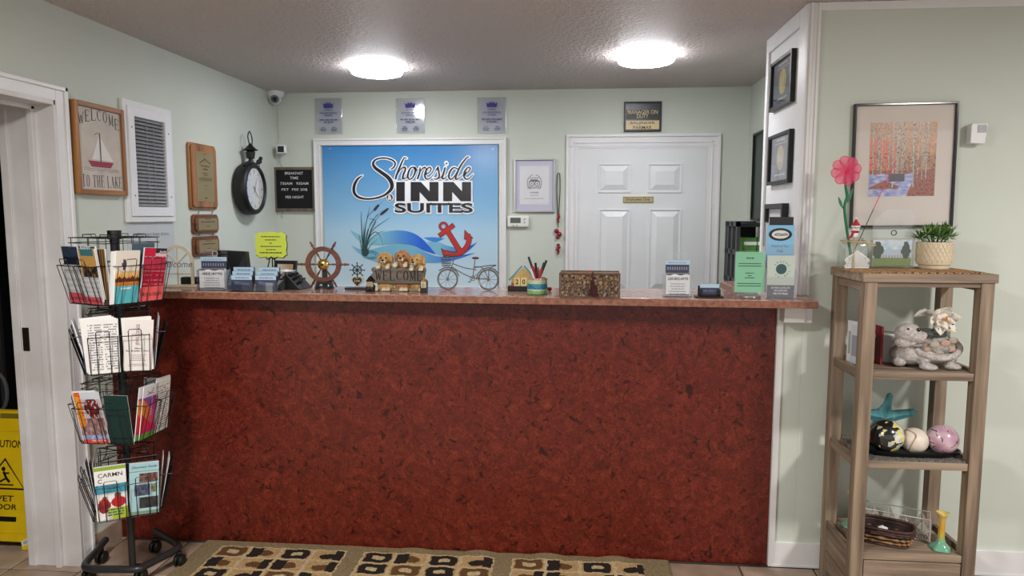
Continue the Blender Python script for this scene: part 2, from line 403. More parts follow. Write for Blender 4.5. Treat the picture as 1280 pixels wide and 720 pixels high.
cor = MB(); cor.box((.868, D-.09, 1.098), (.952, D-.0165, 1.170)); cor.box((.952, D-.075, 1.095), (.985, D, 1.170))
loc(cor.build('corbel', WHITE, ctr, bevel=.002), ctr)
# ================================================================ BACK DOOR
d2 = struct('door_2')
a = PY(725, 187, B+.06); b_ = PY(884, 185, B+.06)
x0, x1, zt = a.x-.005, b_.x+.005, 2.0
g = MB(); g.box((x0, B-.012, 0), (x1, B-.002, zt)); g.build('door_slab', DOORW, d2)
# raised panels
def rpanel(px0, py0, px1, py1):
    q0 = PY(px0, py1, B-.012); q1 = PY(px1, py0, B-.012)
    X0, Z0, X1, Z1 = q0.x, max(q0.z, .25), q1.x, q1.z
    g = MB(); y = B-.0125
    # moulding ring raised, then a bevelled field
    g.frame(X0, Z0, X1, Z1, .012, y-.006, y)
    w_ = .018; i1 = .036
    o_ = [(X0+w_, Z0+w_), (X1-w_, Z0+w_), (X1-w_, Z1-w_), (X0+w_, Z1-w_)]; i_ = [(X0+w_+i1, Z0+w_+i1), (X1-w_-i1, Z0+w_+i1), (X1-w_-i1, Z1-w_-i1), (X0+w_+i1, Z1-w_-i1)]
    g.add([(x, y, z) for x, z in o_]+[(x, y-.012, z) for x, z in i_], [(4, 5, 6, 7)]+[(k, (k+1) % 4, (k+1) % 4+4, k+4) for k in range(4)])
    g.build('door_panel', DOORW, d2, bevel=.0015)
for q in ((747, 204, 789, 241), (809, 204, 853, 241), (747, 261, 788, 364), (809, 261, 852, 364)): rpanel(*q)
ca = PY(708, 171, B); cb = PY(901, 168, B)
CX0, CX1, CZ = ca.x, cb.x, 2.095
g = MB()
for s, X in ((1, CX0), (-1, CX1)):
    lo, hi = sorted((X, X+s*.085)); g.box((lo, B-.018, 0), (hi, B, CZ-.085))
    lo, hi = sorted((X, X+s*.02)); g.box((lo, B-.028, 0), (hi, B-.018, CZ-.02)); 
    lo, hi = sorted((X+s*.05, X+s*.062)); g.box((lo, B-.024, 0), (hi, B-.018, CZ-.05))
g.build('casing', WHITE, d2, bevel=.004)
g = MB(); g.box((CX0, B-.018, CZ-.085), (CX1, B, CZ)); g.box((CX0, B-.028, CZ-.02), (CX1, B-.018, CZ)); g.box((CX0+.05, B-.024, CZ-.062), (CX1-.05, B-.018, CZ-.05)); g.build('head_casing', WHITE, d2, bevel=.004)
g = MB(); g.box((CX0+.085, B-.016, 0), (x0, B-.001, zt)); g.box((x1, B-.016, 0), (CX1-.085, B-.001, zt)); g.box((CX0+.085, B-.016, zt), (CX1-.085, B-.001, CZ-.085)); g.build('door_stop', WHITE, d2)
q = PY(798, 249.5, B-.03)
es = thing('door_sign', 'small brass sign reading Employees Only on the white back door', 'sign', (q.x, B-.0125, q.z))
MB().box((-.105, -.006, -.0225), (.105, 0, .0225)).build('plate', mat('brass_sign', (196, 184, 140), .35, metal=.25, var=.05), es, bevel=.002)
MB().frame(-.1, -.0185, .1, .0185, .003, -.0066, -.006).build('border', mat('dark_brass', (96, 84, 50), .4, metal=.4), es)
text(es, 'Employees Only', 0, 0, .165, .024, DKP, y=-.007, bold=.012)
# ================================================================ CEILING LIGHTS
GLOW = mat('lamp_diffuser', (250, 250, 255), .4, emit=DIFF_STRENGTH)
SIDE = mat('lamp_diffuser_side', (250, 250, 255), .4, emit=DIFF_STRENGTH*.5)
RIM = mat('frosted_lamp_rim', (240, 242, 248), .3, emit=2.2)
for (x, y, r, lb) in ((-1.165, 4.17, .155, 'round flush ceiling light above the blue lake sign'), (.37, 3.98, .155, 'round flush ceiling light above the white back door')):
    l = thing('ceiling_light', lb, 'ceiling light', (x, y, H-.050), 0, 'round flush ceiling lights')
    MB().lathe([(.0, .050), (r*.90, .050), (r*.90, .043), (0, .043)], 40).build('base', mat('lamp_base', (235, 235, 235), .4), l)
    MB().lathe([(0, 0), (r*.55, .001), (r*.85, .004), (r*.93, .008)], 48).build('diffuser', GLOW, l, smooth=True)
    MB().lathe([(r*.93, .008), (r*.965, .016), (r*.965, .040)], 48).build('diffuser_side', SIDE, l, smooth=True)
    MB().lathe([(r*.97, .040), (r*1.0, .040), (r*1.0, .045), (r*.97, .045), (r*.97, .040)], 48).build('rim', RIM, l, smooth=True)
    MB().lathe([(r*.982, .024), (r*1.0, .024), (r*1.0, .028), (r*.982, .028), (r*.982, .024)], 48).build('rim', RIM, l, smooth=True)
    for s in (-1, 1): MB().cyl((s*.06, -.07, -.006), (s*.06, -.07, .004), .006, 10).build('screw_cap', mat('lamp_screw', (120, 120, 124), .3, metal=.5), l, smooth=True)
# ================================================================ RUG
RUGX0, RUGX1, RUGY0, RUGY1 = -1.715, .425, 2.18, 3.082
def rugc(u, v):
    x = u*(RUGX1-RUGX0); y = (1-v)*(RUGY1-RUGY0)
    base = (132, 116, 88); cream = (188, 168, 130); dk = (44, 38, 34); br = (100, 72, 46); tn = (150, 112, 74)
    y -= .048; xx = x-.095
    k = int(xx//.678); fx = xx-k*.678
    if xx < 0 or k > 2 or fx > .600 or y < 0 : return base
    if k == 2 and fx > .575: return base
    R = .102; r = int(y//R); fy = y-r*R
    if y > .80: return base
    C = .15; c = int(fx//C); cx = (fx-c*C)/C; cy = fy/R
    if min(fx, .600-fx) < .008 or min(y, .80-y) < .008: return cream
    if cx < .05 or cx > .95 or cy < .07 or cy > .93: return cream
    t = (c+k+r*3) % 4 if r % 2 == 0 else (c*2+r+k) % 4
    if r == 0: t = c
    ax, ay = abs(cx-.5), abs(cy-.5)
    sq = (ax/.4)**6+(ay/.42)**6
    if t == 0:
        if (ax/.19)**4+(ay/.17)**4 < 1: return cream
        return (br if (k+r) % 2 == 0 else dk) if sq < 1 else tn if sq < 1.25 else (176, 146, 104)
    if t == 1:
        if cx < .42 and ay < .42: return dk
        if (cx-.55)**2/.05+(cy-.55)**2/.07 < 1: return br
        return (176, 146, 104)
    if t == 2:
        if (ax/.17)**4+(ay/.15)**4 < 1: return cream
        return dk if sq < 1 else (176, 146, 104)
    if cx > .68 and ay < .42: return dk
    if (cx-.52)**2/.08+(cy-.6)**2/.06 < 1: return (dk if r % 2 == 0 else br)
    return (176, 146, 104)
rug = thing('area_rug', 'brown and cream area rug with panels of dark squares before the counter', 'rug', ((RUGX0+RUGX1)/2, RUGY1, 0))
def rugf(u, v):
    c = rugc(u+.0012*math.sin(v*90), v+.004*math.sin(u*160)); k = .88+.22*random.random(); return tuple(min(255, q*k) for q in c)
ro = raster('pile', RUGX0-rug.location.x, RUGY0-RUGY1, RUGX1-rug.location.x, 0, 430, 180, rugf, .009, rug, vcmat('rug_pile', .95, .1), xy=True)
L_ = RUGX1-RUGX0
for v in ro.data.vertices:      # edge ripples where the rug meets the counter
    t = max(0, 1+v.co.y/.12); xx = (v.co.x+L_/2)/L_
    if t > 0:
        amp = max(0, min(1, (xx-.25)*3)); v.co.z += .012*amp*t*max(0, math.sin(xx*44)); v.co.y -= .004*(1+math.sin(xx*44))*t*amp
edge = MB(); edge.box((RUGX0-rug.location.x-.004, RUGY0-RUGY1, 0), (RUGX1-rug.location.x+.004, -.006, .0085)); edge.build('binding', mat('taupe_binding', (126, 110, 84), .95, var=.15, vscale=60), rug)
# ================================================================ THINGS ON THE LEFT WALL (local x = along the wall to the right, -y = out of the wall)
RL = PI/2
def on_left(name, label, cat, y, z, group=None, out=0): return thing(name, label, cat, (XL+out, y, z), RL, group)
# --- sailboat welcome sign
OAK = wood('oak_frame', (176, 122, 68), (120, 74, 36), 'Z', .5)
OAKX = wood('oak_frame_rail', (176, 122, 68), (120, 74, 36), 'X', .5)
t = on_left('welcome_sign', 'oak framed sign with a red sailboat reading WELCOME TO THE LAKE', 'sign', 3.073, 1.63)
W2, HH = .168, .40
g = MB().box((-W2+.02, -.022, .02), (W2-.02, -.001, HH-.02)).build('board', mat('linen_board', (206, 196, 184), .7, var=.08, vscale=14, detail=7), t)
for s in (-W2, W2-.022): MB().box((s, -.032, 0), (s+.022, 0, HH)).build('frame_stile', OAK, t, bevel=.002)
for s in (0, HH-.022): MB().box((-W2+.022, -.032, s), (W2-.022, 0, s+.022)).build('frame_rail', OAKX, t, bevel=.002)
NAVY = mat('navy_print', (52, 54, 66), .7); RASP = mat('raspberry_print', (150, 52, 74), .7)
SER = {  # strokes of a condensed serif alphabet: (points, width) in a 1 x 1 cell
 'W': ([((.05, 1), (.28, 0)), .13], [((.28, 0), (.5, .8)), .06], [((.5, .8), (.72, 0)), .13], [((.72, 0), (.95, 1)), .06], [((-.05, 1), (.2, 1)), .05], [((.8, 1), (1.05, 1)), .05]),
 'E': ([((.22, 0), (.22, 1)), .15], [((.08, 1), (.88, 1)), .06], [((.08, 0), (.92, 0)), .06], [((.22, .52), (.68, .52)), .06], [((.88, 1), (.88, .8)), .05], [((.92, 0), (.92, .22)), .05], [((.68, .42), (.68, .62)), .05]),
 'L': ([((.22, 0), (.22, 1)), .15], [((.06, 1), (.4, 1)), .05], [((.06, 0), (.9, 0)), .06], [((.9, 0), (.9, .25)), .05]),
 'C': ([((.88, .78), (.72, .96), (.45, .98), (.22, .8), (.15, .5), (.22, .2), (.45, .02), (.72, .04), (.9, .25)), (.05, .07, .06, .12, .15, .12, .06, .06, .04)], [((.88, .78), (.88, 1)), .04]),
 'O': ([((.5, 1), (.25, .88), (.13, .5), (.25, .12), (.5, 0), (.75, .12), (.87, .5), (.75, .88), (.5, 1)), (.05, .12, .15, .12, .05, .12, .15, .12, .05)],),
 'M': ([((.15, 0), (.15, 1)), .06], [((.12, 1), (.5, .1)), .14], [((.5, .1), (.85, 1)), .05], [((.87, 1), (.87, 0)), .14], [((.0, 0), (.3, 0)), .05], [((.72, 0), (1.02, 0)), .05], [((0, 1), (.18, 1)), .05], [((.82, 1), (1.02, 1)), .05]),
 'T': ([((.5, 0), (.5, 1)), .15], [((.05, 1), (.95, 1)), .06], [((.05, 1), (.05, .78)), .05], [((.95, 1), (.95, .78)), .05], [((.32, 0), (.68, 0)), .05]),
 'H': ([((.2, 0), (.2, 1)), .15], [((.8, 0), (.8, 1)), .15], [((.2, .52), (.8, .52)), .05], [((.05, 0), (.35, 0)), .05], [((.05, 1), (.35, 1)), .05], [((.65, 0), (.95, 0)), .05], [((.65, 1), (.95, 1)), .05]),
 'A': ([((.12, 0), (.48, 1)), .05], [((.46, 1), (.85, 0)), .15], [((.25, .35), (.7, .35)), .05], [((0, 0), (.26, 0)), .05], [((.7, 0), (1, 0)), .05]),
 'K': ([((.2, 0), (.2, 1)), .15], [((.22, .4), (.82, 1)), .05], [((.42, .55), (.85, 0)), .14], [((.05, 0), (.35, 0)), .05], [((.05, 1), (.35, 1)), .05], [((.7, 0), (1, 0)), .05], [((.68, 1), (.98, 1)), .05]),
 ' ': ()}
def serif(mb, s, x0, x1, zfn, h, y, wt=1.0, gap=.18):
    n = len(s); wds = [.45 if c == ' ' else 1 for c in s]; tot = sum(wds)+gap*(n-1); u = (x1-x0)/tot; x = x0
    for c, wd in zip(s, wds):
        cx = x+u*wd/2; z0, sl = zfn((cx-x0)/(x1-x0))
        for st in SER[c]:
            p, ww = st; pts = [(x+u*a, z0+h*b+sl*(a-.5)*u) for a, b in p]
            wl = [q*u*wt for q in ww] if isinstance(ww, tuple) else [ww*u*wt]*len(pts)
            mb.stroke(pts, wl, y)
        x += u*(wd+gap)
    return mb
g = MB(); serif(g, 'WELCOME', -.137, .137, lambda u: (.295+.034*(1-(2*u-1)**2), -.2*(2*u-1)), .048, -.0225, 1.15); serif(g, 'TO THE LAKE', -.137, .137, lambda u: (.033, 0), .052, -.0225, 1.15)
g.stroke([(-.004, .148), (-.004, .275)], .005, -.0225); g.stroke([(-.04, .262), (-.02, .275), (-.004, .27)], .002, -.0225)
for z in (.115, .107): g.stroke([(-.12+.02*k, z+.003*math.sin(k*1.9)) for k in range(13)], .0013, -.0225)
g.build('lettering', NAVY, t)
MB().flat([(-.09, .148), (.085, .148), (.062, .122), (-.068, .122)], -.0226).build('boat_hull', RASP, t)
MB().flat([(-.009, .262), (-.009, .155), (-.062, .155)], -.0224).flat([(.001, .255), (.001, .155), (.08, .155)], -.0224).build('boat_sail', mat('sail_print', (226, 222, 218), .7), t)
# --- louvred vent
yc = (3.252+3.664)/2; t = on_left('louvred_vent', 'white framed louvred vent with grey slats in the left wall', 'vent', yc, 1.503)
W2, HH = .206, .588
MB().box((-.13, -.004, .06), (.13, -.001, HH-.06)).build('backing', mat('vent_dark', (14, 14, 14), .8), t)
g = MB(); g.frame(-W2, 0, W2, HH, .03, -.018, 0); g.build('casing', WHITE, t, bevel=.003)
g = MB(); g.frame(-W2+.03, .03, W2-.03, HH-.03, .046, -.026, -.004); g.build('vent_frame', mat('white_enamel', (236, 236, 238), .3), t, bevel=.002)
SL = mat('grey_louvre_slat', (158, 160, 164), .45, metal=.2, var=.05)
g = MB(); a = .13; g.add([(-a, -.020, -.0095), (a, -.020, -.0095), (a, -.006, .0075), (-a, -.006, .0075), (-a, -.0185, -.0105), (a, -.0185, -.0105), (a, -.0045, .0065), (-a, -.0045, .0065)],
    [(0, 3, 2, 1)[::-1], (4, 5, 6, 7)[::-1], (0, 1, 5, 4)[::-1], (2, 3, 7, 6)[::-1]])
s0 = g.build('slat', SL, t); NS = 24; s0.location.z = .09
for k in range(1, NS): s = s0.copy(); COL.objects.link(s); s.location.z = .088+k*(HH-.17)/(NS-1)
g = MB(); 
for x in (-.028, .03): MB().cyl((x, -.021, .077), (x, -.021, HH-.077), .0015, 6).build('tie_rod', SL, t)
for x in (-.155, .155):
    for z in (.13, HH-.13): MB().cyl((x, -.028, z), (x, -.024, z), .004, 10).build('screw', GREY, t)
# --- poster under the vent
t = on_left('paper_notice', 'pale grey paper notice about wifi under the louvred vent', 'notice', 3.462, 1.205)
MB().box((-.205, -.0015, 0), (.205, 0, .292)).build('sheet', mat('pale_grey_paper', (196, 202, 204), .6), t)
text(t, 'Wifi id start from shore,', .0, .235, .31, .022, GREY, y=-.002, bold=.004)
# --- wooden award plaques
PLK = wood('walnut_plaque', (178, 120, 66), (112, 66, 34), 'Z', .32, scale=20); PLKX = wood('walnut_plaque_grain', (140, 84, 46), (92, 50, 26), 'X', .32)
yc = (3.824+4.12)/2; t = on_left('award_plaque', 'tall wooden award plaque with a gold plate, topmost of the three', 'plaque', yc, 1.571)
W2, HH = .148, .373
def plq(W, z0, z1, nm, par, m):
    g = MB(); c = .012; o_ = [(-W, z0), (W, z0), (W, z1), (-W, z1)]
    g.prism([(-W, z0+c), (-W+c, z0), (W-c, z0), (W, z0+c), (W, z1-c), (W-c, z1), (-W+c, z1), (-W, z1-c)], -.016, 0)
    g.prism([(-W+.012, z0+.012+c), (-W+.012+c, z0+.012), (W-.012-c, z0+.012), (W-.012, z0+.012+c), (W-.012, z1-.012-c), (W-.012-c, z1-.012), (-W+.012+c, z1-.012), (-W+.012, z1-.012-c)], -.026, -.016)
    return g.build(nm, m, par, bevel=.003)
plq(W2, 0, HH, 'backboard', t, PLK)
MB().box((-.097, -.0275, .045), (.097, -.026, HH-.045)).build('gold_plate', GOLD, t, bevel=.0005)
GP = mat('engraved_print', (70, 62, 40), .6)
g = MB(); g.stroke([(-.06, .262), (0, .288), (.06, .262)], .006, -.028); g.stroke([(-.002, .27), (.0, .3)], .004, -.028); para(g, 0, .05, .315, 1, .004, .01, -.028)
para(g, 0, .15, .178, 3, .0025, .007, -.028, .1); para(g, 0, .07, .205, 2, .004, .011, -.028); para(g, 0, .04, .135, 2, .002, .02, -.028); para(g, 0, .03, .062, 1, .006, .01, -.028)
g.build('engraving', GP, t)
text(t, 'Housekeeping', 0, .248, .10, .014, GP, y=-.028, bold=.004, name='engraving_text'); text(t, 'AWARD', 0, .23, .05, .011, GP, y=-.028, bold=.01, name='engraving_text')
def smallplaque(px0, py0, px1, py1, lb):
    a = PX(px0, py0, XL); b = PX(px1, py1, XL); yc = (a.y+b.y)/2; W = (b.y-a.y)/2; h = a.z-b.z
    t = on_left('award_plaque', lb, 'plaque', yc, b.z, None)
    plq(W, 0, h, 'backboard', t, PLKX)
    MB().box((-W+.035, -.0275, .022), (W-.03, -.026, h-.022)).build('gold_plate', GOLD, t)
    g = MB(); para(g, 0, W*1.1, h*.58, 1, .006, .01, -.028, .1); para(g, 0, W*.5, h*.74, 1, .004, .01, -.028, .1); para(g, 0, W*.3, h*.36, 1, .004, .01, -.028, .1); g.build('engraving', GP, t)
    for s in (-W*.55, W*.55):
        g = MB(); g.tube(smooth_pts([(s, -.012, h), (s-.006, -.014, h+.008), (s, -.016, h+.018), (s+.006, -.014, h+.010), (s, -.012, h+.004)], 4), .0014, 5); g.build('hook', MBLK, t)
smallplaque(238, 268, 270, 291, 'small wooden plaque with gold plate hanging second of the three')
smallplaque(239, 296, 271, 318, 'small wooden plaque with gold plate hanging lowest of the three')
# --- bracket clock
yc = 4.49; t = on_left('wall_clock', 'round black station clock with white face and scroll bracket on the left wall', 'clock', yc, 1.53)
CB = mat('matt_black_iron', (16, 16, 18), .5, var=.15, vscale=30, bump=.1); ROTX = Matrix.Rotation(PI/2, 4, 'X')
mx = Matrix.Translation((0, -.002, .178)) @ ROTX     # lathe axis -> out of the wall
R_ = .168
MB().lathe([(0, 0), (R_*.86, 0), (R_*.98, .015), (R_, .03), (R_, .060), (R_*.98, .080), (R_*.92, .090), (R_*.84, .093), (R_*.80, .086), (R_*.79, .076)], 48, mx=mx).build('case', CB, t, smooth=True)
MB().lathe([(0, .076), (R_*.80, .076)], 48, mx=mx).build('dial', mat('clock_dial', (232, 232, 230), .5), t)
g = MB()
for k in range(12):
    a = k*PI/6; s_ = .012 if k % 3 else .02
    g.stroke([(math.sin(a)*R_*.60, .178+math.cos(a)*R_*.60), (math.sin(a)*(R_*.60+s_), .178+math.cos(a)*(R_*.60+s_))], .006, -.0795)
for k in range(60):
    a = k*PI/30; g.stroke([(math.sin(a)*R_*.72, .178+math.cos(a)*R_*.72), (math.sin(a)*R_*.70, .178+math.cos(a)*R_*.70)], .0016, -.0795)
g.build('hour_marks', BLK, t)
MB().stroke([(-.02, .195), (.045, .125)], .006, -.081).stroke([(-.015, .15), (.04, .25)], .005, -.082).disc(0, .178, .008, y=-.083).build('hands', BLK, t)
MB().lathe([(0, .0865), (R_*.5, .0865), (R_*.80, .086)], 40, mx=mx).build('glass', ACR, t, smooth=True)
g = MB(); g.cyl((0, -.06, .34), (0, -.06, .375), .02, 12, .012); g.lathe([(.012, 0), (.024, .004), (.03, .045), (.022, .05), (.05, .056), (.03, .07), (.014, .088), (.005, .098), (0, .105)], 16, (0, -.06, .37)); g.build('lantern_finial', CB, t, smooth=True)
g = MB(); g.tube(smooth_pts([(-.006, -.06, .455), (-.03, -.06, .51), (-.0, -.06, .545), (.03, -.06, .50), (.022, -.06, .45)], 8), .004, 6); g.tube(smooth_pts([(-.09, -.06, .315), (-.05, -.06, .34), (0, -.06, .345), (.05, -.06, .34), (.09, -.06, .315)], 5), .012, 8); g.build('scroll', CB, t, smooth=True)
g = MB(); g.ell((.1, -.07, .36), (.03, .016, .017), rot=EUL(0, -.3, 0)); g.ell((.125, -.07, .383), .013); g.cyl((.136, -.07, .382), (.15, -.07, .38), .004, 6, .001); g.tube([(.08, -.07, .35), (.045, -.07, .335)], [.01, .004], 6); g.cyl((.1, -.07, .345), (.1, -.07, .325), .003, 6); g.build('bird', CB, t, smooth=2)
# --- things that lie against the back wall: local x = world X, front faces the photographer
def rectB(px0, py0, px1, py1, off=0):
    a = PY(px0, py1, B-off); b = PY(px1, py0, B-off); return (a.x+b.x)/2, a.z, b.x-a.x, b.z-a.z
def on_back(name, label, cat, x, z, group=None, out=0): return thing(name, label, cat, (x, B-out, z), 0, group)
CAMW = mat('camera_white', (226, 226, 228), .35); LENS = mat('lens_black', (12, 12, 16), .12, spec=.8)
q = PY(345, 118, B-.05); t = thing('dome_camera', 'white dome security camera in the ceiling corner', 'camera', (q.x, B-.06, H-.0))
MB().lathe([(0, 0), (.062, 0), (.062, -.012), (.056, -.03), (.05, -.04)], 28).build('base', CAMW, t, smooth=True)
MB().ell((0, -.008, -.045), .046, 20, 14).build('housing', CAMW, t, smooth=2)
d = Vector((.35, -1, -.35)).normalized(); c0 = Vector((0, -.008, -.045)); MB().cyl(c0+d*.036, c0+d*.05, .03, 20, .026).build('lens_ring', mat('camera_grey', (120, 122, 126), .4), t, smooth=True); MB().ell(c0+d*.046, .018, 14, 10).build('lens', LENS, t, smooth=2)
q = PY(352, 187, B-.05); t = on_back('cube_camera', 'small white square camera on the back wall above the letter board', 'camera', q.x, q.z)
MB().box((-.03, -.075, -.03), (.035, -.03, .032)).build('housing', CAMW, t, bevel=.008); MB().box((-.018, -.077, -.02), (.027, -.0745, .022)).build('lens_window', LENS, t, bevel=.003)
MB().cyl((-.02, -.03, 0), (-.045, 0, .01), .008, 10).lathe([(0, 0), (.02, 0), (.02, .006), (0, .006)], 14, mx=Matrix.Translation((-.045, 0, .01)) @ ROTX).build('mount', CAMW, t, smooth=True)
t = on_back('camera_cable', 'thin white cable running down the corner below the dome camera', 'cable', XL+.03, 1.45)
g = MB(); g.tube(smooth_pts([(.0, -.006, .85), (.004, -.006, .6), (.002, -.006, .5), (.02, -.006, .44), (.05, -.006, .40), (.03, -.006, .25), (.012, -.006, .1), (.01, -.006, .07)], 5), .003, 6); g.box((.0, -.012, .46), (.016, 0, .51)); g.build('cable', mat('cable_white', (186, 188, 186), .5), t)
# --- letter board
x, z, W, h = rectB(344.5, 209, 394.5, 264); t = on_back('letter_board', 'black letter board in grey wood frame giving breakfast time', 'sign', x, z)
MB().box((-W/2+.012, -.018, .012), (W/2-.012, -.001, h-.012)).build('felt', mat('black_felt', (20, 21, 24), .95, bump=.2, bscale=300), t)
MB().frame(-W/2, 0, W/2, h, .02, -.026, 0).build('frame', wood('grey_wood_frame', (118, 106, 94), (78, 68, 60), 'Z', .6), t, bevel=.002)
LW = mat('white_letters', (225, 225, 225), .5)
for s, zz, ww in (('BREAKFAST', .862, .44), ('TIME', .755, .2), ('730AM   930AM', .63, .68), ('PET  FEE 20$', .49, .62), ('PER NIGHT', .32, .44)): text(t, s, 0, zz*h, ww*W, .019, LW, y=-.0195, bold=.004)
# --- acrylic awards
for (px0, py0, px1, py1, lb) in ((395.5, 123, 428, 168, 'clear acrylic award plate above the left corner of the blue lake sign'), (496, 123, 531, 167, 'clear acrylic award plate above the middle of the blue lake sign'), (597, 122, 633, 167, 'clear acrylic award plate above the right corner of the blue lake sign')):
    x, z, W, h = rectB(px0, py0, px1, py1); t = on_back('acrylic_award', lb, 'award', x, z, 'clear acrylic awards over the sign')
    MB().box((-W/2, -.018, 0), (W/2, -.004, h)).build('acrylic_plate', clear('award_acrylic', (.97, .98, 1), .10, .1), t, bevel=.002)
    MB().box((-W/2+.02, -.0035, .01), (W/2-.02, -.001, h-.01)).build('insert', mat('pale_insert', (206, 210, 214), .6), t)
    BL = mat('blue_print', (58, 62, 140), .6)
    g = MB(); zc = h*.80; g.flat([(-.032, zc-.018), (-.038, zc+.016), (-.022, zc+.004), (-.014, zc+.022), (-.004, zc+.008), (.0, zc+.026), (.004, zc+.008), (.014, zc+.022), (.022, zc+.004), (.038, zc+.016), (.032, zc-.018)], -.0195); g.build('crown_emblem', BL, t)
    text(t, 'HOUSEKEEPING', 0, h*.585, W*.62, .012, BL, y=-.0195, bold=.006); text(t, 'AWARD', 0, h*.515, W*.3, .012, BL, y=-.0195, bold=.006)
    g = MB(); para(g, 0, W*.3, h*.66, 1, .006, .01, -.0195, .1); para(g, 0, W*.7, h*.38, 1, .009, .01, -.0195, .05); para(g, 0, W*.35, h*.31, 1, .009, .01, -.0195, .05)
    for s in (-.2, .2):
        for k, ww in enumerate((.14, .22, .2)): para(g, s*W, W*ww, h*(.17-.045*k), 1, .006, .01, -.0195, .1)
    g.build('print_lines', mat('grey_violet_print', (112, 112, 150), .6), t)
# --- the big sign
x, z, W, h = rectB(398, 172, 633, 366); t = on_back('lake_sign', 'large blue hotel sign with waves, reeds and red anchor in white frame', 'sign', x, z)
MB().frame(-W/2, 0, W/2, h, .048, -.022, 0).build('frame', WHITE, t, bevel=.003)
MB().frame(-W/2, 0, W/2, h, .014, -.03, -.022).frame(-W/2+.036, .036, W/2-.036, h-.036, .012, -.028, -.022).build('frame_moulding', WHITE, t, bevel=.003)
bx, bz, bW, bh = rectB(408, 181, 622.5, 362); bx0 = bx-x-bW/2; bz0 = bz-z
MB().box((bx0, -.012, bz0), (bx0+bW, -.001, bz0+bh)).build('sign_board', WHITE, t)
raster('sky_print', bx0, bz0, bx0+bW, bz0+bh, 6, 60, lambda u, v: mixc(mixc((206, 226, 236), (160, 202, 228), v/.55), (62, 134, 196), (v-.42)/.56) if v < 1 else (0, 0, 0), -.0125, t, vcmat('sign_vinyl', .2, .5))
def sp_(cx, cy):     # sign artwork, measured on the photograph, laid on the sign's own plane
    p = PY(430+cx/4.8, 190+cy/4.8, B-.012); return (p.x-x, p.z-z)
def SP(l): return [sp_(*q) for q in l]
U = .00118
def wave(top, bot, cf, y, nm, n=40):
    tp = smooth_pts(top, 8); bt = smooth_pts(bot, 8); g = MB()
    def at(pl, X):
        for a, b in zip(pl, pl[1:]):
            if a[0] <= X <= b[0]: k = (X-a[0])/max(b[0]-a[0], 1e-6); return a[1]+(b[1]-a[1])*k
        return pl[-1][1]
    X0, X1 = top[0][0], top[-1][0]
    for i in range(n):
        a = X0+(X1-X0)*i/n; b = X0+(X1-X0)*(i+1)/n
        g.color(cf((i+.5)/n)); p = [sp_(a, at(tp, a)), sp_(b, at(tp, b)), sp_(b, at(bt, b)), sp_(a, at(bt, a))]; g.flat(p, y)
    g.build(nm, vcmat('sign_vinyl'), t)
LT, RB = (132, 190, 208), (44, 104, 216)
wave([(45, 560), (90, 580), (140, 590), (220, 570), (330, 550), (420, 565), (500, 605), (560, 625), (650, 625), (790, 605)], [(45, 560), (80, 600), (140, 640), (220, 665), (320, 668), (440, 665), (560, 665), (660, 650), (790, 605)], lambda u: mixc((122, 182, 208), RB, (u-.5)*2), -.0135, 'lower_wave')
wave([(500, 540), (560, 538), (620, 562), (690, 575), (740, 570), (800, 540)], [(500, 540), (540, 600), (600, 624), (700, 618), (750, 590), (800, 540)], lambda u: mixc((126, 186, 212), (40, 96, 200), (u-.25)*1.6), -.014, 'right_wave')
wave([(35, 465), (80, 490), (120, 508), (170, 510), (230, 482), (330, 470), (420, 488), (490, 540), (552, 615)], [(35, 465), (60, 500), (100, 540), (150, 556), (240, 556), (330, 548), (420, 562), (480, 590), (552, 615)], lambda u: mixc(LT, RB, (u-.35)*2.1), -.0145, 'big_wave')
wave([(480, 513), (540, 511), (605, 518)], [(480, 515), (545, 541), (605, 518)], lambda u: mixc((70, 140, 220), (60, 130, 214), u), -.014, 'wave_tip', 16)
REED = mat('reed_green_print', (38, 72, 68), .5)
g = MB(); y = -.0155
for pts, w0 in ((((118, 612), (108, 480), (104, 355)), 12), (((122, 612), (125, 480), (155, 330)), 10), (((126, 612), (140, 480), (200, 372)), 8), (((130, 612), (165, 480), (272, 395)), 7), (((128, 612), (150, 500), (190, 420), (165, 400), (150, 402)), 6),
                (((132, 612), (150, 520), (185, 480), (215, 500), (238, 572)), 7), (((128, 612), (150, 540), (200, 490), (250, 470)), 6), (((112, 610), (98, 530), (90, 490)), 7), (((134, 612), (160, 560), (205, 520)), 6), (((120, 612), (135, 420), (175, 350), (248, 282)), 4), (((126, 612), (160, 470), (215, 380), (290, 322)), 4), (((120, 612), (118, 520), (122, 420)), 9), (((125, 614), (135, 540), (160, 430), (230, 350)), 6)):
    p = smooth_pts(SP(pts), 7); n = len(p); g.stroke(p, [w0*U*(1-.85*i/(n-1)) for i in range(n)], y)
for rr in ((75, 24), (52, 15)): g.stroke([sp_(160+rr[0]*math.cos(a*PI/12)*.6, 618+rr[1]*math.sin(a*PI/12)) for a in range(-9, 14)], 2.4*U, y)
g.flat([sp_(128+22*math.cos(k*PI/8), 600+26*math.sin(k*PI/8)) for k in range(16)], y)
g.build('reeds', REED, t)
g = MB()
for a, b in (((180, 352), (212, 315)), ((218, 378), (268, 338))):
    p = SP([a, ((a[0]+b[0])/2-1, (a[1]+b[1])/2), b]); g.stroke(smooth_pts(p, 5), [3*U, 12*U, 14*U, 15*U, 16*U, 16*U, 15*U, 14*U, 13*U, 11*U, 3*U], -.016)
g.build('cattails', mat('cattail_print', (46, 44, 46), .5), t)
ANR = mat('anchor_red_print', (190, 44, 42), .4); AND = mat('anchor_outline_print', (84, 18, 22), .5)
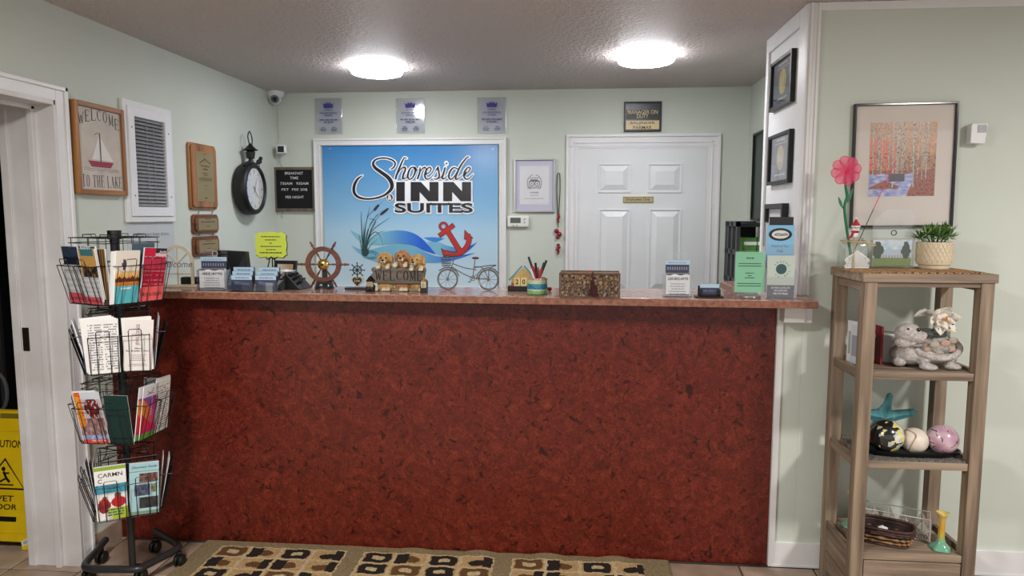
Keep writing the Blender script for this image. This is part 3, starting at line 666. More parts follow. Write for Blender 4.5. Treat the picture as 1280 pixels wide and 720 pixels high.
for m, e, y in ((AND, 7, -.0155), (ANR, 0, -.0165)):
    g = MB(); g.stroke([sp_(597+21*math.cos(k*PI/9), 446+21*math.sin(k*PI/9)) for k in range(18)], (9+e)*U, y, closed=True)
    g.stroke(SP([(574-e/2, 500+e/2), (657+e/2, 440-e/2)]), (22+e)*U, y); g.stroke(SP([(612, 462), (625, 480), (690, 585), (700, 600)]), [(18+e)*U, (26+e)*U, (28+e)*U, (30+e)*U], y)
    g.stroke(smooth_pts(SP([(606, 602), (650, 612), (700, 606), (735, 570), (750, 530), (742, 492)]), 6), (25+e)*U, y-.0002)
    g.flat(SP([(726-e/3, 472-e), (770+e, 514+e/2), (724-e/2, 522+e/2)]), y-.0004); g.flat(SP([(588-e, 582-e), (632+e, 606), (602-e/3, 626+e)]), y-.0004)
    g.build('anchor' if e == 0 else 'anchor_outline', m, t)
BK = mat('sign_black_vinyl', (24, 22, 30), .3); WV = mat('sign_white_vinyl', (240, 243, 246), .3)
SCR = [  # pen strokes of the script word: points and widths
 ([(112, 142), (84, 162), (64, 200), (62, 240), (84, 268), (130, 281), (190, 277), (245, 258), (283, 224), (288, 190), (268, 155), (228, 124), (190, 96), (176, 68), (196, 44), (240, 36), (285, 46), (308, 66), (300, 92), (280, 104)], [4, 12, 17, 17, 14, 10, 10, 12, 20, 24, 23, 20, 18, 14, 9, 8, 9, 10, 8, 4]),
 ([(378, 38), (362, 36), (345, 70), (322, 125), (310, 164)], [5, 8, 12, 13, 12]), ([(316, 148), (340, 106), (362, 92), (370, 104), (356, 140), (354, 160), (372, 156), (388, 138)], [4, 6, 11, 12, 12, 10, 6, 4]),
 ([(425, 92), (404, 94), (388, 122), (384, 150), (396, 164), (415, 150), (428, 120), (425, 94), (436, 110), (452, 104)], [6, 9, 13, 13, 9, 9, 12, 8, 4, 4]),
 ([(458, 92), (456, 120), (442, 163)], [8, 12, 12]), ([(448, 138), (468, 104), (486, 92), (494, 102)], [4, 7, 11, 8]),
 ([(492, 134), (512, 124), (524, 102), (512, 92), (494, 112), (486, 142), (496, 162), (516, 158), (538, 136)], [5, 6, 9, 8, 12, 13, 10, 7, 4]),
 ([(538, 136), (560, 96), (566, 92), (570, 120), (572, 148), (554, 164), (540, 158)], [4, 6, 8, 12, 12, 8, 6]), ([(556, 164), (580, 154), (590, 140)], [5, 5, 4]),
 ([(608, 92), (598, 128), (590, 156), (604, 160), (622, 140)], [10, 13, 12, 7, 4]), ([(614, 66), (618, 72)], [14, 12]),
 ([(686, 104), (660, 94), (638, 116), (630, 148), (642, 164), (664, 146), (682, 116)], [7, 9, 13, 13, 9, 8, 8]), ([(752, 32), (738, 34), (706, 74), (684, 116), (670, 158), (684, 162), (712, 140)], [5, 9, 12, 13, 12, 7, 4]),
 ([(718, 138), (744, 122), (758, 100), (746, 92), (728, 112), (720, 142), (732, 162), (752, 158), (775, 134)], [5, 6, 9, 8, 12, 13, 10, 7, 4])]
for m, e, y, nm in ((WV, 13, -.017, 'lettering_outline'), (BK, 0, -.019, 'lettering')):
    g = MB()
    for i, (p, ws) in enumerate(SCR):
        n = 8; q = smooth_pts([(a, b, c) for (a, b), c in zip(p, ws)], n); pp = SP([(a, b) for a, b, c in q]); sc = 1 if i == 0 else .85
        g.stroke(pp, [max(1, c*sc+e)*U for a, b, c in q], y-.00002*i)
        if e:
            for k in (0, -1): g.disc(pp[k][0], pp[k][1], (q[k][2]+e)*U*.5, y=y)
    E2 = e*.5
    def block(poly): g.flat(SP(poly), y-.0005)
    if e:
        block([(307, 172), (772, 172), (772, 303), (307, 303)])
        g.disc(*sp_(276, 273), 24*U, y=y-.0004)
    else:
        block([(315, 180), (366, 180), (366, 295), (315, 295)])
        for X in (401, 596):
            for k in (0, 113): block([(X+k, 180), (X+k+54, 180), (X+k+54, 295), (X+k, 295)])
            g.flat(SP([(X, 180), (X+62, 180), (X+167, 295), (X+105, 295)]), y-.0006)
        g.disc(*sp_(276, 273), 19*U, y=y-.0004)
    g.build(nm, m, t)
a_ = sp_(306, 364); b_ = sp_(774, 306)
text(t, 'SUITES', (a_[0]+b_[0])/2, (a_[1]+b_[1])/2, b_[0]-a_[0], b_[1]-a_[1], BK, y=-.0195, bold=.022)
text(t, 'SUITES', (a_[0]+b_[0])/2, (a_[1]+b_[1])/2, b_[0]-a_[0]+.022, b_[1]-a_[1]+.022, WV, y=-.0172, bold=.07, name='lettering_outline')
g = MB()
for X in (371,): g.flat(SP([(X, 176), (X+24, 176), (X+24, 299), (X, 299)]), -.0187)
g.build('letter_gap', WV, t)
a_ = sp_(276, 273); text(t, '&', a_[0], a_[1], .030, .034, WV, y=-.0202, bold=.03)
for px, py in ((413, 186), (616, 186)):
    q = PY(px, py, B-.013); MB().cyl((q.x-x, -.016, q.z-z), (q.x-x, -.012, q.z-z), .005, 10).build('screw', SILV, t)
# --- certificate, thermostat, prayer beads, manager sign
x, z, W, h = rectB(642.5, 198, 694, 265); t = on_back('framed_certificate', 'silver framed travel certificate with lavender mat beside the blue lake sign', 'certificate', x, z)
MB().frame(-W/2, 0, W/2, h, .012, -.02, 0).build('frame', SILV, t, bevel=.002)
MB().box((-W/2+.01, -.006, .01), (W/2-.01, -.001, h-.01)).build('mat_board', mat('lavender_mat', (212, 212, 230), .7), t)
MB().box((-W*.36, -.0072, h*.14), (W*.36, -.006, h*.86)).build('sheet', PAPER, t)
g = MB(); y = -.0078
for s in (-1, 1): g.stroke([(s*.05*math.cos(a), h*.55+.055*math.sin(a)) for a in [(-.9+k*.25) for k in range(10)]], .004, y)
g.stroke([(-.02+.017*math.cos(k*PI/8), h*.53+.017*math.sin(k*PI/8)) for k in range(16)], .005, y, closed=True); g.stroke([(.02+.017*math.cos(k*PI/8), h*.53+.017*math.sin(k*PI/8)) for k in range(16)], .005, y, closed=True)
g.disc(-.02, h*.53, .005, y=y); g.disc(.02, h*.53, .005, y=y); g.flat([(-.045, h*.57), (.045, h*.57), (.02, h*.6), (-.02, h*.6)], y); para(g, 0, .06, h*.63, 2, .005, .012, y, .1); para(g, 0, W*.5, h*.25, 1, .003, .01, y, .05); para(g, 0, .06, h*.31, 1, .003, .01, y, .05)
g.build('emblem', GREY, t); text(t, 'tripadvisor', 0, h*.455, .10, .016, DKP, y=-.0078, bold=.003); text(t, 'AWARD', 0, h*.365, .06, .009, DKP, y=-.0078, bold=.006)
MB().box((-W/2+.011, -.0125, .011), (W/2-.011, -.0115, h-.011)).build('glass', clear('picture_glass', (1, 1, 1), .02, .03), t)
x, z, W, h = rectB(634.5, 270, 661.5, 284); t = on_back('thermostat', 'white wall thermostat with grey display under the silver framed certificate', 'thermostat', x, z)
MB().box((-W/2, -.028, 0), (W/2, -.0, h)).build('housing', mat('thermostat_white', (230, 230, 226), .4), t, bevel=.01)
MB().box((-W/2+.022, -.0295, h*.38), (W*.12, -.028, h*.85)).build('display', mat('lcd_grey', (86, 92, 84), .25), t)
for bx_, bz_ in ((W*.3, h*.7), (W*.3, h*.42), (-W*.22, h*.15), (-W*.05, h*.15)): MB().cyl((bx_, -.031, bz_), (bx_, -.028, bz_), .006, 12).build('button', mat('button_grey', (170, 170, 168), .5), t)
q = PY(698, 265, B); t = on_back('hanging_beads', 'string of red beads on black cord hanging beside the door casing', 'ornament', q.x, q.z-.28)
g = MB()
for s in (-1, 1): g.tube(smooth_pts([(s*.001, -.01, .55), (s*.009, -.01, .53), (s*.011, -.01, .42), (s*.004, -.01, .28), (0, -.01, .17)], 6), .0028, 6)
g.build('cord', mat('dark_cord', (46, 46, 44), .8), t)
RBD = mat('red_bead', (142, 26, 38), .4)
for dx, dz, r in ((0, .262, .010), (.003, .245, .011), (-.002, .228, .010), (0, .212, .009), (-.012, .148, .017), (.008, .125, .018), (-.004, .105, .014), (0, .05, .012), (.004, .035, .013), (-.003, .02, .013), (.002, .004, .011), (0, -.012, .008)):
    MB().ell((dx, -.016, dz), (r, r, r*.95), 10, 8).build('bead', RBD, t, smooth=2)
MB().cyl((0, -.006, .552), (0, 0, .552), .004, 8).build('pin', SILV, t)
x, z, W, h = rectB(779.5, 127, 827, 165); t = on_back('manager_sign', 'black and gold manager on duty sign above the white back door', 'sign', x, z)
MB().frame(-W/2, 0, W/2, h, .01, -.02, 0).build('frame', BLK, t, bevel=.002); MB().box((-W/2+.008, -.008, .008), (W/2-.008, -.001, h-.008)).build('backing', mat('sign_black', (26, 30, 36), .3), t)
GLD = mat('gold_plate_sign', (222, 200, 148), .4); MB().box((-W/2+.014, -.0095, .016), (W/2-.014, -.008, h*.37)).build('name_plate', GLD, t); MB().box((-W/2+.014, -.0095, h*.41), (W/2-.014, -.008, h*.73)).build('duty_plate', BLK, t)
text(t, 'MANAGER ON', 0, h*.655, W*.8, .026, GLD, y=-.0105, bold=.005); text(t, 'DUTY', 0, h*.52, W*.3, .026, GLD, y=-.0105, bold=.005)
text(t, 'BALJINDER', 0, h*.28, W*.66, .022, mat('brown_print', (58, 44, 30), .5), y=-.0105, bold=.008); text(t, 'PARMAR', 0, h*.14, W*.5, .022, mat('brown_print'), y=-.0105, bold=.008)
# --- dark picture on the far right wall and the black shelf unit
a = PX(945, 181, 1.168); b = PX(953.5, 276, 1.168)
t = thing('dark_picture', 'dark green picture on the far right wall, mostly hidden by the white return', 'picture', (1.168, a.y-.24, b.z), -PI/2)
MB().frame(-.24, 0, .24, .56, .015, -.022, 0).build('frame', BLK, t); MB().box((-.23, -.012, .01), (.23, -.001, .55)).build('image', mat('dark_green_picture', (24, 48, 44), .3, var=.4, vscale=5), t)
# shelf unit
YF = 4.35; a = PY(921.5, 277, YF); X0 = a.x; ztop = a.z; far = PX(907, 279, X0).y
t = thing('plastic_shelf_unit', 'black slotted plastic shelf unit standing in the far right corner', 'shelf unit', ((X0+1.15)/2, YF, 0))
GPL = mat('charcoal_plastic', (62, 62, 66), .5, var=.15)
g = MB(); dx = X0-t.location.x; dep = far-YF
for yy in (0, dep*.36, dep*.72, dep-.03): g.box((dx, yy, 0), (dx+.02, yy+.035, ztop))
for k in range(9): g.box((dx, 0, ztop-.03-k*.17), (dx+.02, dep, ztop-k*.17))
g.box((dx+.001, dep*.98, 0), (dx+.02, dep, ztop)); g.build('slotted_side', GPL, t)
for zz in (ztop-.02, PY(935, 297, YF+.03).z-.115-.0125, ztop-.60, .05): MB().box((dx+.02, 0.0, zz-.012), (1.15-t.location.x, dep, zz+.012)).build('shelf_board', BLK, t)
MB().box((dx+.02, dep-.01, 0), (1.15-t.location.x, dep, ztop)).build('back_panel', BLK, t)
GRN = mat('green_carton', (92, 150, 62), .5, var=.3, vdark=(60, 110, 40), vscale=12)
zs = PY(935, 297, YF+.03).z-.115
for k, (ox, w_, lb) in enumerate(((.03, .075, 'green carton at the left on the black slotted shelf unit'), (.11, .09, 'green carton at the right on the black slotted shelf unit'))):
    c = thing('green_carton', lb, 'carton', (X0+.02+ox+w_/2, YF+.03, zs), 0, 'green cartons in the black shelf unit')
    MB().box((-w_/2, 0, 0), (w_/2, .12, .115)).build('carton', GRN, c, bevel=.002); MB().box((-w_/2, -.001, .07), (w_/2, 0, .09)).build('label_band', PAPER, c)
# ================================================================ THINGS ON THE WHITE RETURN (they face -x)
def on_return(name, label, cat, y, z, group=None): return thing(name, label, cat, (XR-.0005, y, z), -PI/2, group)
for k, (y0, y1, z0, z1, lb, num) in enumerate(((3.255, 3.60, 2.035, 2.262, 'black framed award with yellow circle, upper of two on the white return', '8.5'), (3.245, 3.59, 1.685, 1.918, 'black framed award with cream circle, lower of two on the white return', '8.6'))):
    t = on_return('framed_award', lb, 'framed award', (y0+y1)/2, z0, 'black framed awards on the white return'); W = y1-y0; h = z1-z0
    MB().frame(-W/2, 0, W/2, h, .016, -.022, 0).build('frame', BLK, t, bevel=.002)
    MB().box((-W/2+.012, -.008, .012), (W/2-.012, -.001, h-.012)).build('sheet', mat('slate_blue_sheet_%s' % ('upper', 'lower')[k], ((48, 58, 84), (72, 82, 108))[k], .5), t)
    MB().disc(0, h*.52, .058, y=-.0088, n=28).build('circle', mat('award_circle_%s' % ('yellow', 'cream')[k], ((214, 192, 80), (214, 184, 122))[k], .5), t)
    text(t, num, 0, h*.52, .062, .038, PAPER, y=-.0095, bold=.02); g = MB(); para(g, 0, W*.4, h*.85, 1, .009, .01, -.009, .1); para(g, 0, W*.6, h*.79, 1, .004, .01, -.009, .1); para(g, 0, W*.5, h*.17, 1, .007, .01, -.009, .1); g.build('print_lines', PAPER, t)
    MB().box((-W/2+.014, -.0135, .014), (W/2-.014, -.0125, h-.014)).build('glass', clear('picture_glass'), t)
# ================================================================ ARTWORK AND SENSOR ON THE GREEN WALL
a = PY(1061, 284, D-.02); b = PY(1192, 129, D-.02); W = b.x-a.x-.0; h = b.z-a.z
t = thing('birch_artwork', 'black framed print of birch trees in autumn on the green wall', 'picture', (PY(1124, 284, D).x, D, a.z)); t.rotation_euler = (0, -.012, 0); W = .405; h = .505
MB().frame(-W/2, 0, W/2, h, .009, -.022, 0).build('frame', mat('glossy_black_frame', (10, 10, 11), .15, spec=.7), t, bevel=.002)
MB().box((-W/2+.007, -.008, .007), (W/2-.007, -.001, h-.007)).build('mat_board', mat('cream_mat', (226, 216, 206), .8, var=.02), t)
tr_ = [(random.random(), random.uniform(.006, .017), random.uniform(-.03, .03)) for _ in range(44)]
tr_ += [(.36, .026, -.01), (.43, .02, .01), (.67, .03, -.02), (.73, .016, .03), (.86, .02, .02), (.3, .012, 0)]
def birch(u, v):
    n1 = nz2(u, v, 14, 3); n2 = nz2(u, v*1.2, 34, 9); n3 = random.random()
    c = mixc((92, 50, 24), (232, 150, 78), (n1*.5+n2*.75-.15)*1.15+.25*(n3-.5))
    if v > .55: c = mixc(c, (226, 178, 122), .35*n2+.2)
    if v < .78 and u < .42 and n1+.3*n2+ (.78-v)*.4 > .62: c = mixc((206, 66, 24), (240, 120, 50), n2+.3*(n3-.5))
    if v < .36: c = mixc((118, 54, 26), (196, 96, 48), n2*.8+n3*.2)
    if v < .6 and n2 < .36: c = mixc(c, (40, 26, 18), .7)
    for (cx, w_, sl) in tr_:
        xx = cx+sl*(v-.3)
        if abs(u-xx) < w_/2 and v > .22+(.14 if w_ < .015 else -.1*(w_ > .025)):
            c = mixc((216, 204, 184), (120, 104, 88), abs(u-xx)/w_*1.2)
            if nz2(u*4, v, 60, cx*50) < .40: c = (48, 38, 32)
            if w_ < .011: c = mixc(c, (176, 132, 86), .45)
    # creek
    e1 = .26+.09*nz2(u, 0, 5, 1)
    if v < e1 and u < .70 and not (v > .10 and v < .22-.12*(abs(u-.25)/.3) and u < .46):
        if u < .66-.25*max(0, .26-v)*1.5+ .05*nz2(u, v, 8, 2): c = mixc((120, 130, 196), (222, 224, 246), nz2(u, v*3, 12, 7)*1.5-.3)
    if .20 < v < .31 and .30 < u < .54: c = mixc((36, 28, 34), (84, 62, 60), n2)
    return c
raster('birch_print', -.133, .128, .128, .428, 120, 140, birch, -.0085, t, VCG)
MB().box((-W/2+.009, -.0145, .009), (W/2-.009, -.0135, h-.009)).build('glass', clear('picture_glass'), t)
a = PY(1207, 181, D-.02); b = PY(1230, 155, D-.02)
t = thing('motion_sensor', 'white motion sensor high on the green wall beside the birch picture', 'sensor', ((a.x+b.x)/2, D, a.z)); h = b.z-a.z
MB().prism([(-.030, .004), (.026, 0), (.034, h-.004), (.03, h), (-.024, h), (-.030, h-.006)], -.05, -.012).build('housing', mat('sensor_white', (228, 228, 230), .35), t, bevel=.005)
MB().box((-.006, -.0525, h*.55), (.028, -.05, h*.92)).build('lens', mat('sensor_lens', (176, 178, 182), .2), t, bevel=.001)
MB().box((-.012, -.014, h*.2), (.012, 0, h*.8)).build('bracket', mat('sensor_white'), t)
# ================================================================ THINGS ON THE WORKTOP
def on_top(name, label, cat, px, pyb, Y=None, rz=0, group=None):
    p = PZ(px, pyb, T)
    if Y is not None: p = PY(px, pyb, Y)
    return thing(name, label, cat, (p.x, p.y, T), rz, group)
def size(px0, px1, pyt, Y):
    a = PY(px0, pyt, Y); b = PY(px1, pyt, Y); return b.x-a.x, a.z-T
CREAM = mat('cream_wood', (206, 192, 166), .6, var=.1, vscale=20)
# arched welcome stand
Y_ = 3.15; W, h = size(204, 245, 305, Y_); t = on_top('welcome_arch', 'cream wooden arch with welcome lettering beside the brochure rack', 'decoration', 223, 357, Y_, .12)
r = W/2-.012
def arc(r, n=14, z0=0): return [(r*math.cos(PI-PI*k/n), z0+r*1.05*math.sin(PI-PI*k/n)) for k in range(n+1)]
zb = h-r*1.05-.012
for nm, rr in (('arch_frame', r),):
    o_ = [(-rr-.006, .014)]+arc(rr+.006, 14, zb)+[(rr+.006, .014)]; i_ = [(-rr+.006, .014)]+arc(rr-.006, 14, zb)+[(rr-.006, .014)]
    g = MB(); n = len(o_); vs = [(x, y, z) for y in (-.006, .006) for x, z in o_+i_]
    fs = []
    for i in range(n-1): fs += [(i+1, i, n+i, n+i+1), (2*n+i, 2*n+i+1, 3*n+i+1, 3*n+i), (i, i+1, 2*n+i+1, 2*n+i), (n+i+1, n+i, 3*n+i, 3*n+i+1)]
    g.add(vs, fs); g.build(nm, CREAM, t)
for a in (PI/2, PI*.78, PI*.22): MB().tube([(0, 0, zb*.92), (r*math.cos(a), 0, zb+r*1.05*math.sin(a))], .0035, 4).build('spoke', CREAM, t)
MB().box((-.003, -.003, .01), (.003, .003, zb)).build('mullion', CREAM, t)
MB().box((-r, -.003, zb*.5), (r, .003, zb*.5+.006)).build('crossbar', CREAM, t)
MB().box((-W*.58, -.02, 0), (W*.6, .02, .012)).build('base', CREAM, t, bevel=.002)
GL_ = mat('grey_script', (126, 124, 120), .6)
text(t, 'welcome', .0, zb*.92, W*.9, .03, GL_, y=-.009, bold=.012, italic=.3)
# black object behind the arch
t = on_top('black_stapler', 'small black box between the cream arch and the brochure holder', 'box', 241, 356, 3.2)
MB().box((-.05, -.02, 0), (.05, .02, .045)).build('body', BLK, t, bevel=.006)
# monitor seen from behind
Y_ = 3.2; W, h = size(272, 309, 313, Y_); t = on_top('desk_monitor', 'black desk monitor seen from behind the counter, tall dark wedge', 'monitor', 291, 356, Y_)
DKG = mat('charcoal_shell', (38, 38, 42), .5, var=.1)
g = MB(); g.add([(-W/2, -.005, 0), (W/2, -.005, .0), (W/2, .0, h*.97), (-W/2, .0, h), (-W*.3, .06, 0), (W/2, .06, 0), (W/2, .03, h*.97), (-W*.3, .03, h)],
   [(0, 1, 2, 3), (5, 4, 7, 6), (3, 2, 6, 7), (1, 5, 6, 2), (4, 0, 3, 7), (0, 4, 5, 1)]); g.build('shell', BLK, t, bevel=.004)
g = MB(); g.add([(W*.47, -.0065, .01), (W*.47, -.0065, h*.93), (-W*.1, -.0065, .01)], [(0, 2, 1)]); g.build('painted_lit_facet', DKG, t)  # paler triangle on the black shell; its lit look is put into the colour
# --- acrylic rate-card holders
def card_holder(px, pyb, Y, x0, x1, yt, lb, extra):
    W, h = size(x0, x1, yt, Y); t = on_top('card_holder', lb, 'brochure holder', px, pyb, Y, 0, 'clear rate card holders')
    o_ = [(-W/2, 0), (W/2, 0), (W/2, h*.55), (W*.42, h*.6), (W*.4, h*.92), (W*.3, h), (-W*.3, h), (-W*.4, h*.92), (-W*.42, h*.6), (-W/2, h*.55)]
    MB().prism(o_, .018, .021).build('back_plate', ACR, t)
    MB().prism([(-W/2, 0), (W/2, 0), (W/2, h*.46), (W*.36, h*.52), (W*.2, h*.46), (-W*.2, h*.46), (-W*.36, h*.52), (-W/2, h*.46)], -.022, -.020).build('front_plate', ACR, t)
    for s in (-1, 1): MB().box((s*W/2-.001, -.022, 0), (s*W/2+.001, .021, h*.5)).build('side_plate', ACR, t)
    MB().box((-W/2, -.026, 0), (W/2, .03, .003)).build('foot', ACR, t)
    g = MB(); mx = Matrix.Translation((0, 0, h*.88)) @ ROTX; g.lathe([(.011, -.017), (.0135, -.017), (.0135, -.016), (.011, -.016), (.011, -.017)], 20, mx=mx); g.build('round_emblem', mat('pale_grey_print', (190, 192, 196), .5), t)
    c = thing('rate_card', extra[0], 'card', (t.location.x, t.location.y, T+.004), 0, extra[2])
    w2 = W*.42; bh_ = h*.5; th = h*.78; rl = -.04
    MB().box((-w2, -.019, 0), (w2, .0, bh_)).build('front_card', PAPER, c)
    g = MB(); para(g, 0, w2*1.5, bh_*.52, 5, .0028, bh_*.11, -.0195, .3); g.build('print_lines', GREY, c)
    g = MB(); n = 16; g.flat([(-w2, bh_)]+[(-w2+2*w2*k/n, bh_-.006-.003*math.sin(k*.8)) for k in range(n+1)]+[(w2, bh_)], -.0194); MB().flat([(-w2, 0.002), (w2, .002), (w2, .008), (-w2, .006)], -.0194).build('foot_band', mat('slate_print', (92, 96, 110), .6), c); g.build('wave_band', mat('slate_print', (92, 96, 110), .6), c)
    text(c, extra[1], 0, bh_*.76, w2*1.7, .011, DKP, y=-.0198, bold=.016)
    b_ = MB(); b_.box((-w2, .002, 0), (w2, .008, th)); b_.build('rear_card', mat('navy_card', (62, 66, 88), .5), c)
    MB().box((-w2-.002, .0005, th-.018), (w2+.004, .0018, th)).build('sky_strip', mat('sky_strip', (176, 206, 226), .5), c)
    g = MB(); 
    for k in range(9): g.flat([(-w2*.85+k*w2*.2, th-.04), (-w2*.85+k*w2*.2+.004, th-.04), (-w2*.85+k*w2*.2+.004, th-.028), (-w2*.85+k*w2*.2, th-.028)], .0015)
    dashes(g, -w2*.8, w2*.8, th-.012, .004, -.0002); g.build('building_print', mat('pale_print', (150, 156, 176), .6), c)
card_holder(268, 361, 3.06, 250, 287, 311, 'clear acrylic card holder with grey top in front of the black monitor', ('white and blue rate cards in the left acrylic holder before the monitor', '-852-4770', 'rate cards in the acrylic holders'))
card_holder(846, 370, 3.0, 829, 864, 314, 'clear acrylic card holder standing before the white back door', ('white and blue rate cards in the right acrylic holder by the door', '250-852-4770', 'rate cards in the acrylic holders'))
# --- tiered business card holder
Y_ = 3.02; W, h = size(288, 350, 333, Y_); t = on_top('card_tray', 'low clear acrylic tray holding two columns of blue business cards', 'card holder', 320, 363.5, Y_)
for k in range(3):
    MB().box((-W/2+.004*k, -.03+.024*k, 0), (W/2-.012*(2-k), -.028+.024*k, h*(.38+.18*k))).build('divider', ACR, t)
MB().box((-W/2, -.032, 0), (W/2, .045, .003)).build('foot', ACR, t)
for s in (-1, 1): MB().prism([(-.032, 0), (.045, 0), (.045, h*.8), (-.032, h*.38)], 0, .002, mx=Matrix(((0, 1, 0, s*W/2-(.002 if s > 0 else 0)), (1, 0, 0, 0), (0, 0, 1, 0), (0, 0, 0, 1)))).build('side_plate', ACR, t)
k2 = 0
for ci, sx in enumerate((-.245, .245)):
    for k, pos in enumerate(('front', 'middle', 'rear')):
        c = thing('business_cards', 'blue business cards in the %s column of the clear tray, %s row' % (('left', 'right')[ci], pos), 'cards', (t.location.x+sx*W+(.5-k)*.006*(1 if ci == 0 else .4), t.location.y-.020+.024*k, T+.004+.012*k), 0, 'blue business cards in the clear tray')
        cw, ch = .047, h*(.62+.04*k); MB().box((-cw, -.004, 0), (cw, .008, ch)).build('card_stack', mat('navy_card'), c)
        MB().box((-cw, -.0046, ch*.72), (cw, -.004, ch)).build('sky_strip', mat('sky_strip'), c)
        g = MB(); dashes(g, -cw*.6, cw*.7, ch*.82, .004, -.0052); g.flat([(-cw*.7+.0, ch*.42), (cw*.8, ch*.36), (cw*.8, ch*.5), (-cw*.7, ch*.62)], -.0049); g.build('print', mat('blue_grey_print', (96, 112, 150), .6), c)
# --- neon sign on the wall side + easel
Y_ = 3.31; a = PY(320, 322, Y_); b = PY(358, 290, Y_); W = b.x-a.x; h = b.z-a.z
t = thing('neon_notice', 'bright yellow scalloped notice on a thin stand above the card terminal', 'notice', ((a.x+b.x)/2, Y_, T), .0)
z0 = a.z-T; pts = []
for k in range(48):
    a_ = 2*PI*k/48; x_ = max(-1, min(1, 1.25*math.cos(a_))); z_ = max(-1, min(1, 1.25*math.sin(a_))); rr = 1-.05*abs(math.sin(4*a_))**4-.04*(abs(math.cos(a_*2)) < .25)
    pts.append((x_*W/2*rr, z0+h/2+z_*h/2*rr))
MB().prism(pts, -.004, 0).build('plaque', mat('neon_yellow', (222, 240, 84), .6), t)
MB().prism([(x*1.02, z0+h/2+(z-z0-h/2)*1.02-.002) for x, z in pts], .0005, .006).build('backing', BLK, t)
g = MB(); 
for k, (ww, hh) in enumerate(((.62, .004), (.36, .004), (.08, .004), (.66, .004), (.3, .004), (.72, .005))): dashes(g, -W*ww/2, W*ww/2, z0+h*(.80-.125*k), hh, -.0046, 1)
g.build('print_lines', mat('dark_print'), t)
g = MB(); g.tube(smooth_pts([(-.03, .004, z0+.01), (-.015, -.012, z0-.008), (0, -.004, z0+.004), (.02, -.014, z0-.006), (.035, .004, z0+.01)], 5), .0025, 6); g.tube([(0, .006, z0+.02), (0, .012, 0)], .003, 6)
for s in (-1, 1): g.tube([(s*.01, .006, z0), (s*.04, -.008, 0)], .003, 6)
g.build('easel', MBLK, t, smooth=True)
# --- black frame and card terminal
t = on_top('desk_picture', 'small black tilted picture beneath the bright yellow notice', 'picture frame', 355, 357, 3.21, -.15)
mx = Matrix.Rotation(-.2, 4, 'X')
MB().frame(-.058, .01, .058, .125, .016, -.006, .006, mx=mx).build('frame', BLK, t, bevel=.001); raster('photo_print', -.043, .025, .043, .111, 16, 14, lambda u, v: mixc((206, 200, 202), (176, 150, 110), u*v*1.6), -.0015, t).matrix_local = mx
MB().box((-.05, .0, 0), (.05, .06, .02)).build('foot', BLK, t, bevel=.004)
t = on_top('card_terminal', 'black card payment terminal with keypad left of the ship wheel', 'terminal', 366, 359, 3.15, -.12)
g = MB(); g.add([(-.075, -.05, 0), (.07, -.05, 0), (.07, .06, 0), (-.075, .06, 0), (-.075, -.04, .055), (-.01, -.045, .075), (-.01, .05, .085), (-.075, .05, .07)], [(0, 3, 2, 1), (0, 1, 5, 4), (1, 2, 6, 5), (2, 3, 7, 6), (3, 0, 4, 7), (4, 5, 6, 7)]); g.build('body', BLK, t, bevel=.004)
MB().box((-.055, -.03, .076), (-.015, .03, .0795), mx=Matrix.Rotation(.12, 4, 'Y')).build('receipt', PAPER, t)
for i in range(3):
    for j in range(4):
        x_ = .0+.018*i; MB().box((x_, -.04+.02*j, .066-.70*x_-.0), (x_+.013, -.028+.02*j, .074-.72*x_)).build('key', DKG, t)
# --- ship's wheel
WDK = wood('varnished_red_wood', (124, 66, 42), (78, 38, 24), 'X', .3, scale=40)
def helm(t, R, hub, m, mh, zc, n=6, spoke=1.45, th=.012):
    mx = Matrix.Translation((0, 0, zc)) @ ROTX
    MB().lathe([(R*.76, -th), (R, -th), (R*1.02, 0), (R, th), (R*.76, th), (R*.74, 0), (R*.76, -th)], 40, mx=mx).build('rim', m, t, smooth=True)
    for k in range(n):
        a = PI/n+2*PI*k/n if n == 6 else 2*PI*k/n
        if n == 6: a = 2*PI*k/6
        d = Vector((math.cos(a), 0, math.sin(a))); c = Vector((0, 0, zc)); ds = [0.15, .45, .6, .74, 1.0, 1.06, 1.12, 1.22, 1.36, spoke, spoke+.02]; rs = [.05, .035, .06, .04, .05, .075, .045, .08, .05, .06, .02]
        MB().tube([c+d*R*q for q in ds], [R*q for q in rs], 8).build('spoke', m, t, smooth=2)
    MB().lathe([(0, th*1.6), (R*.12, th*1.6), (R*.24, th*1.2), (R*.3, th*.9), (R*.3, -th*.9), (0, -th*.9)], 24, mx=mx).build('hub', mh, t, smooth=True)
    MB().lathe([(0, th*1.9), (R*.08, th*1.8), (R*.09, th*1.5)], 14, mx=mx).build('hub_cap', BLK, t, smooth=True)
Y_ = 3.16; t = on_top('ship_wheel', 'wooden ship wheel with brass hub on black stand in front of the blue sign', 'ship wheel', 405, 359, Y_, .05)
zc = PY(405.5, 330.5, Y_).z-T; R = (PY(427, 330, Y_).x-PY(384, 330, Y_).x)/2
helm(t, R, None, WDK, mat('polished_brass', (206, 172, 92), .2, metal=.9), zc)
g = MB(); g.box((-.012, .012, .0), (.012, .022, zc)); g.prism([(-.045, 0), (-.03, .0), (-.02, .02), (.02, .02), (.03, 0), (.045, 0), (.035, .035), (.012, .045), (-.012, .045), (-.035, .035)], .0, .014); g.box((-.03, -.04, 0), (-.02, .05, .01)); g.box((.02, -.04, 0), (.03, .05, .01)); g.build('stand', BLK, t, bevel=.002)
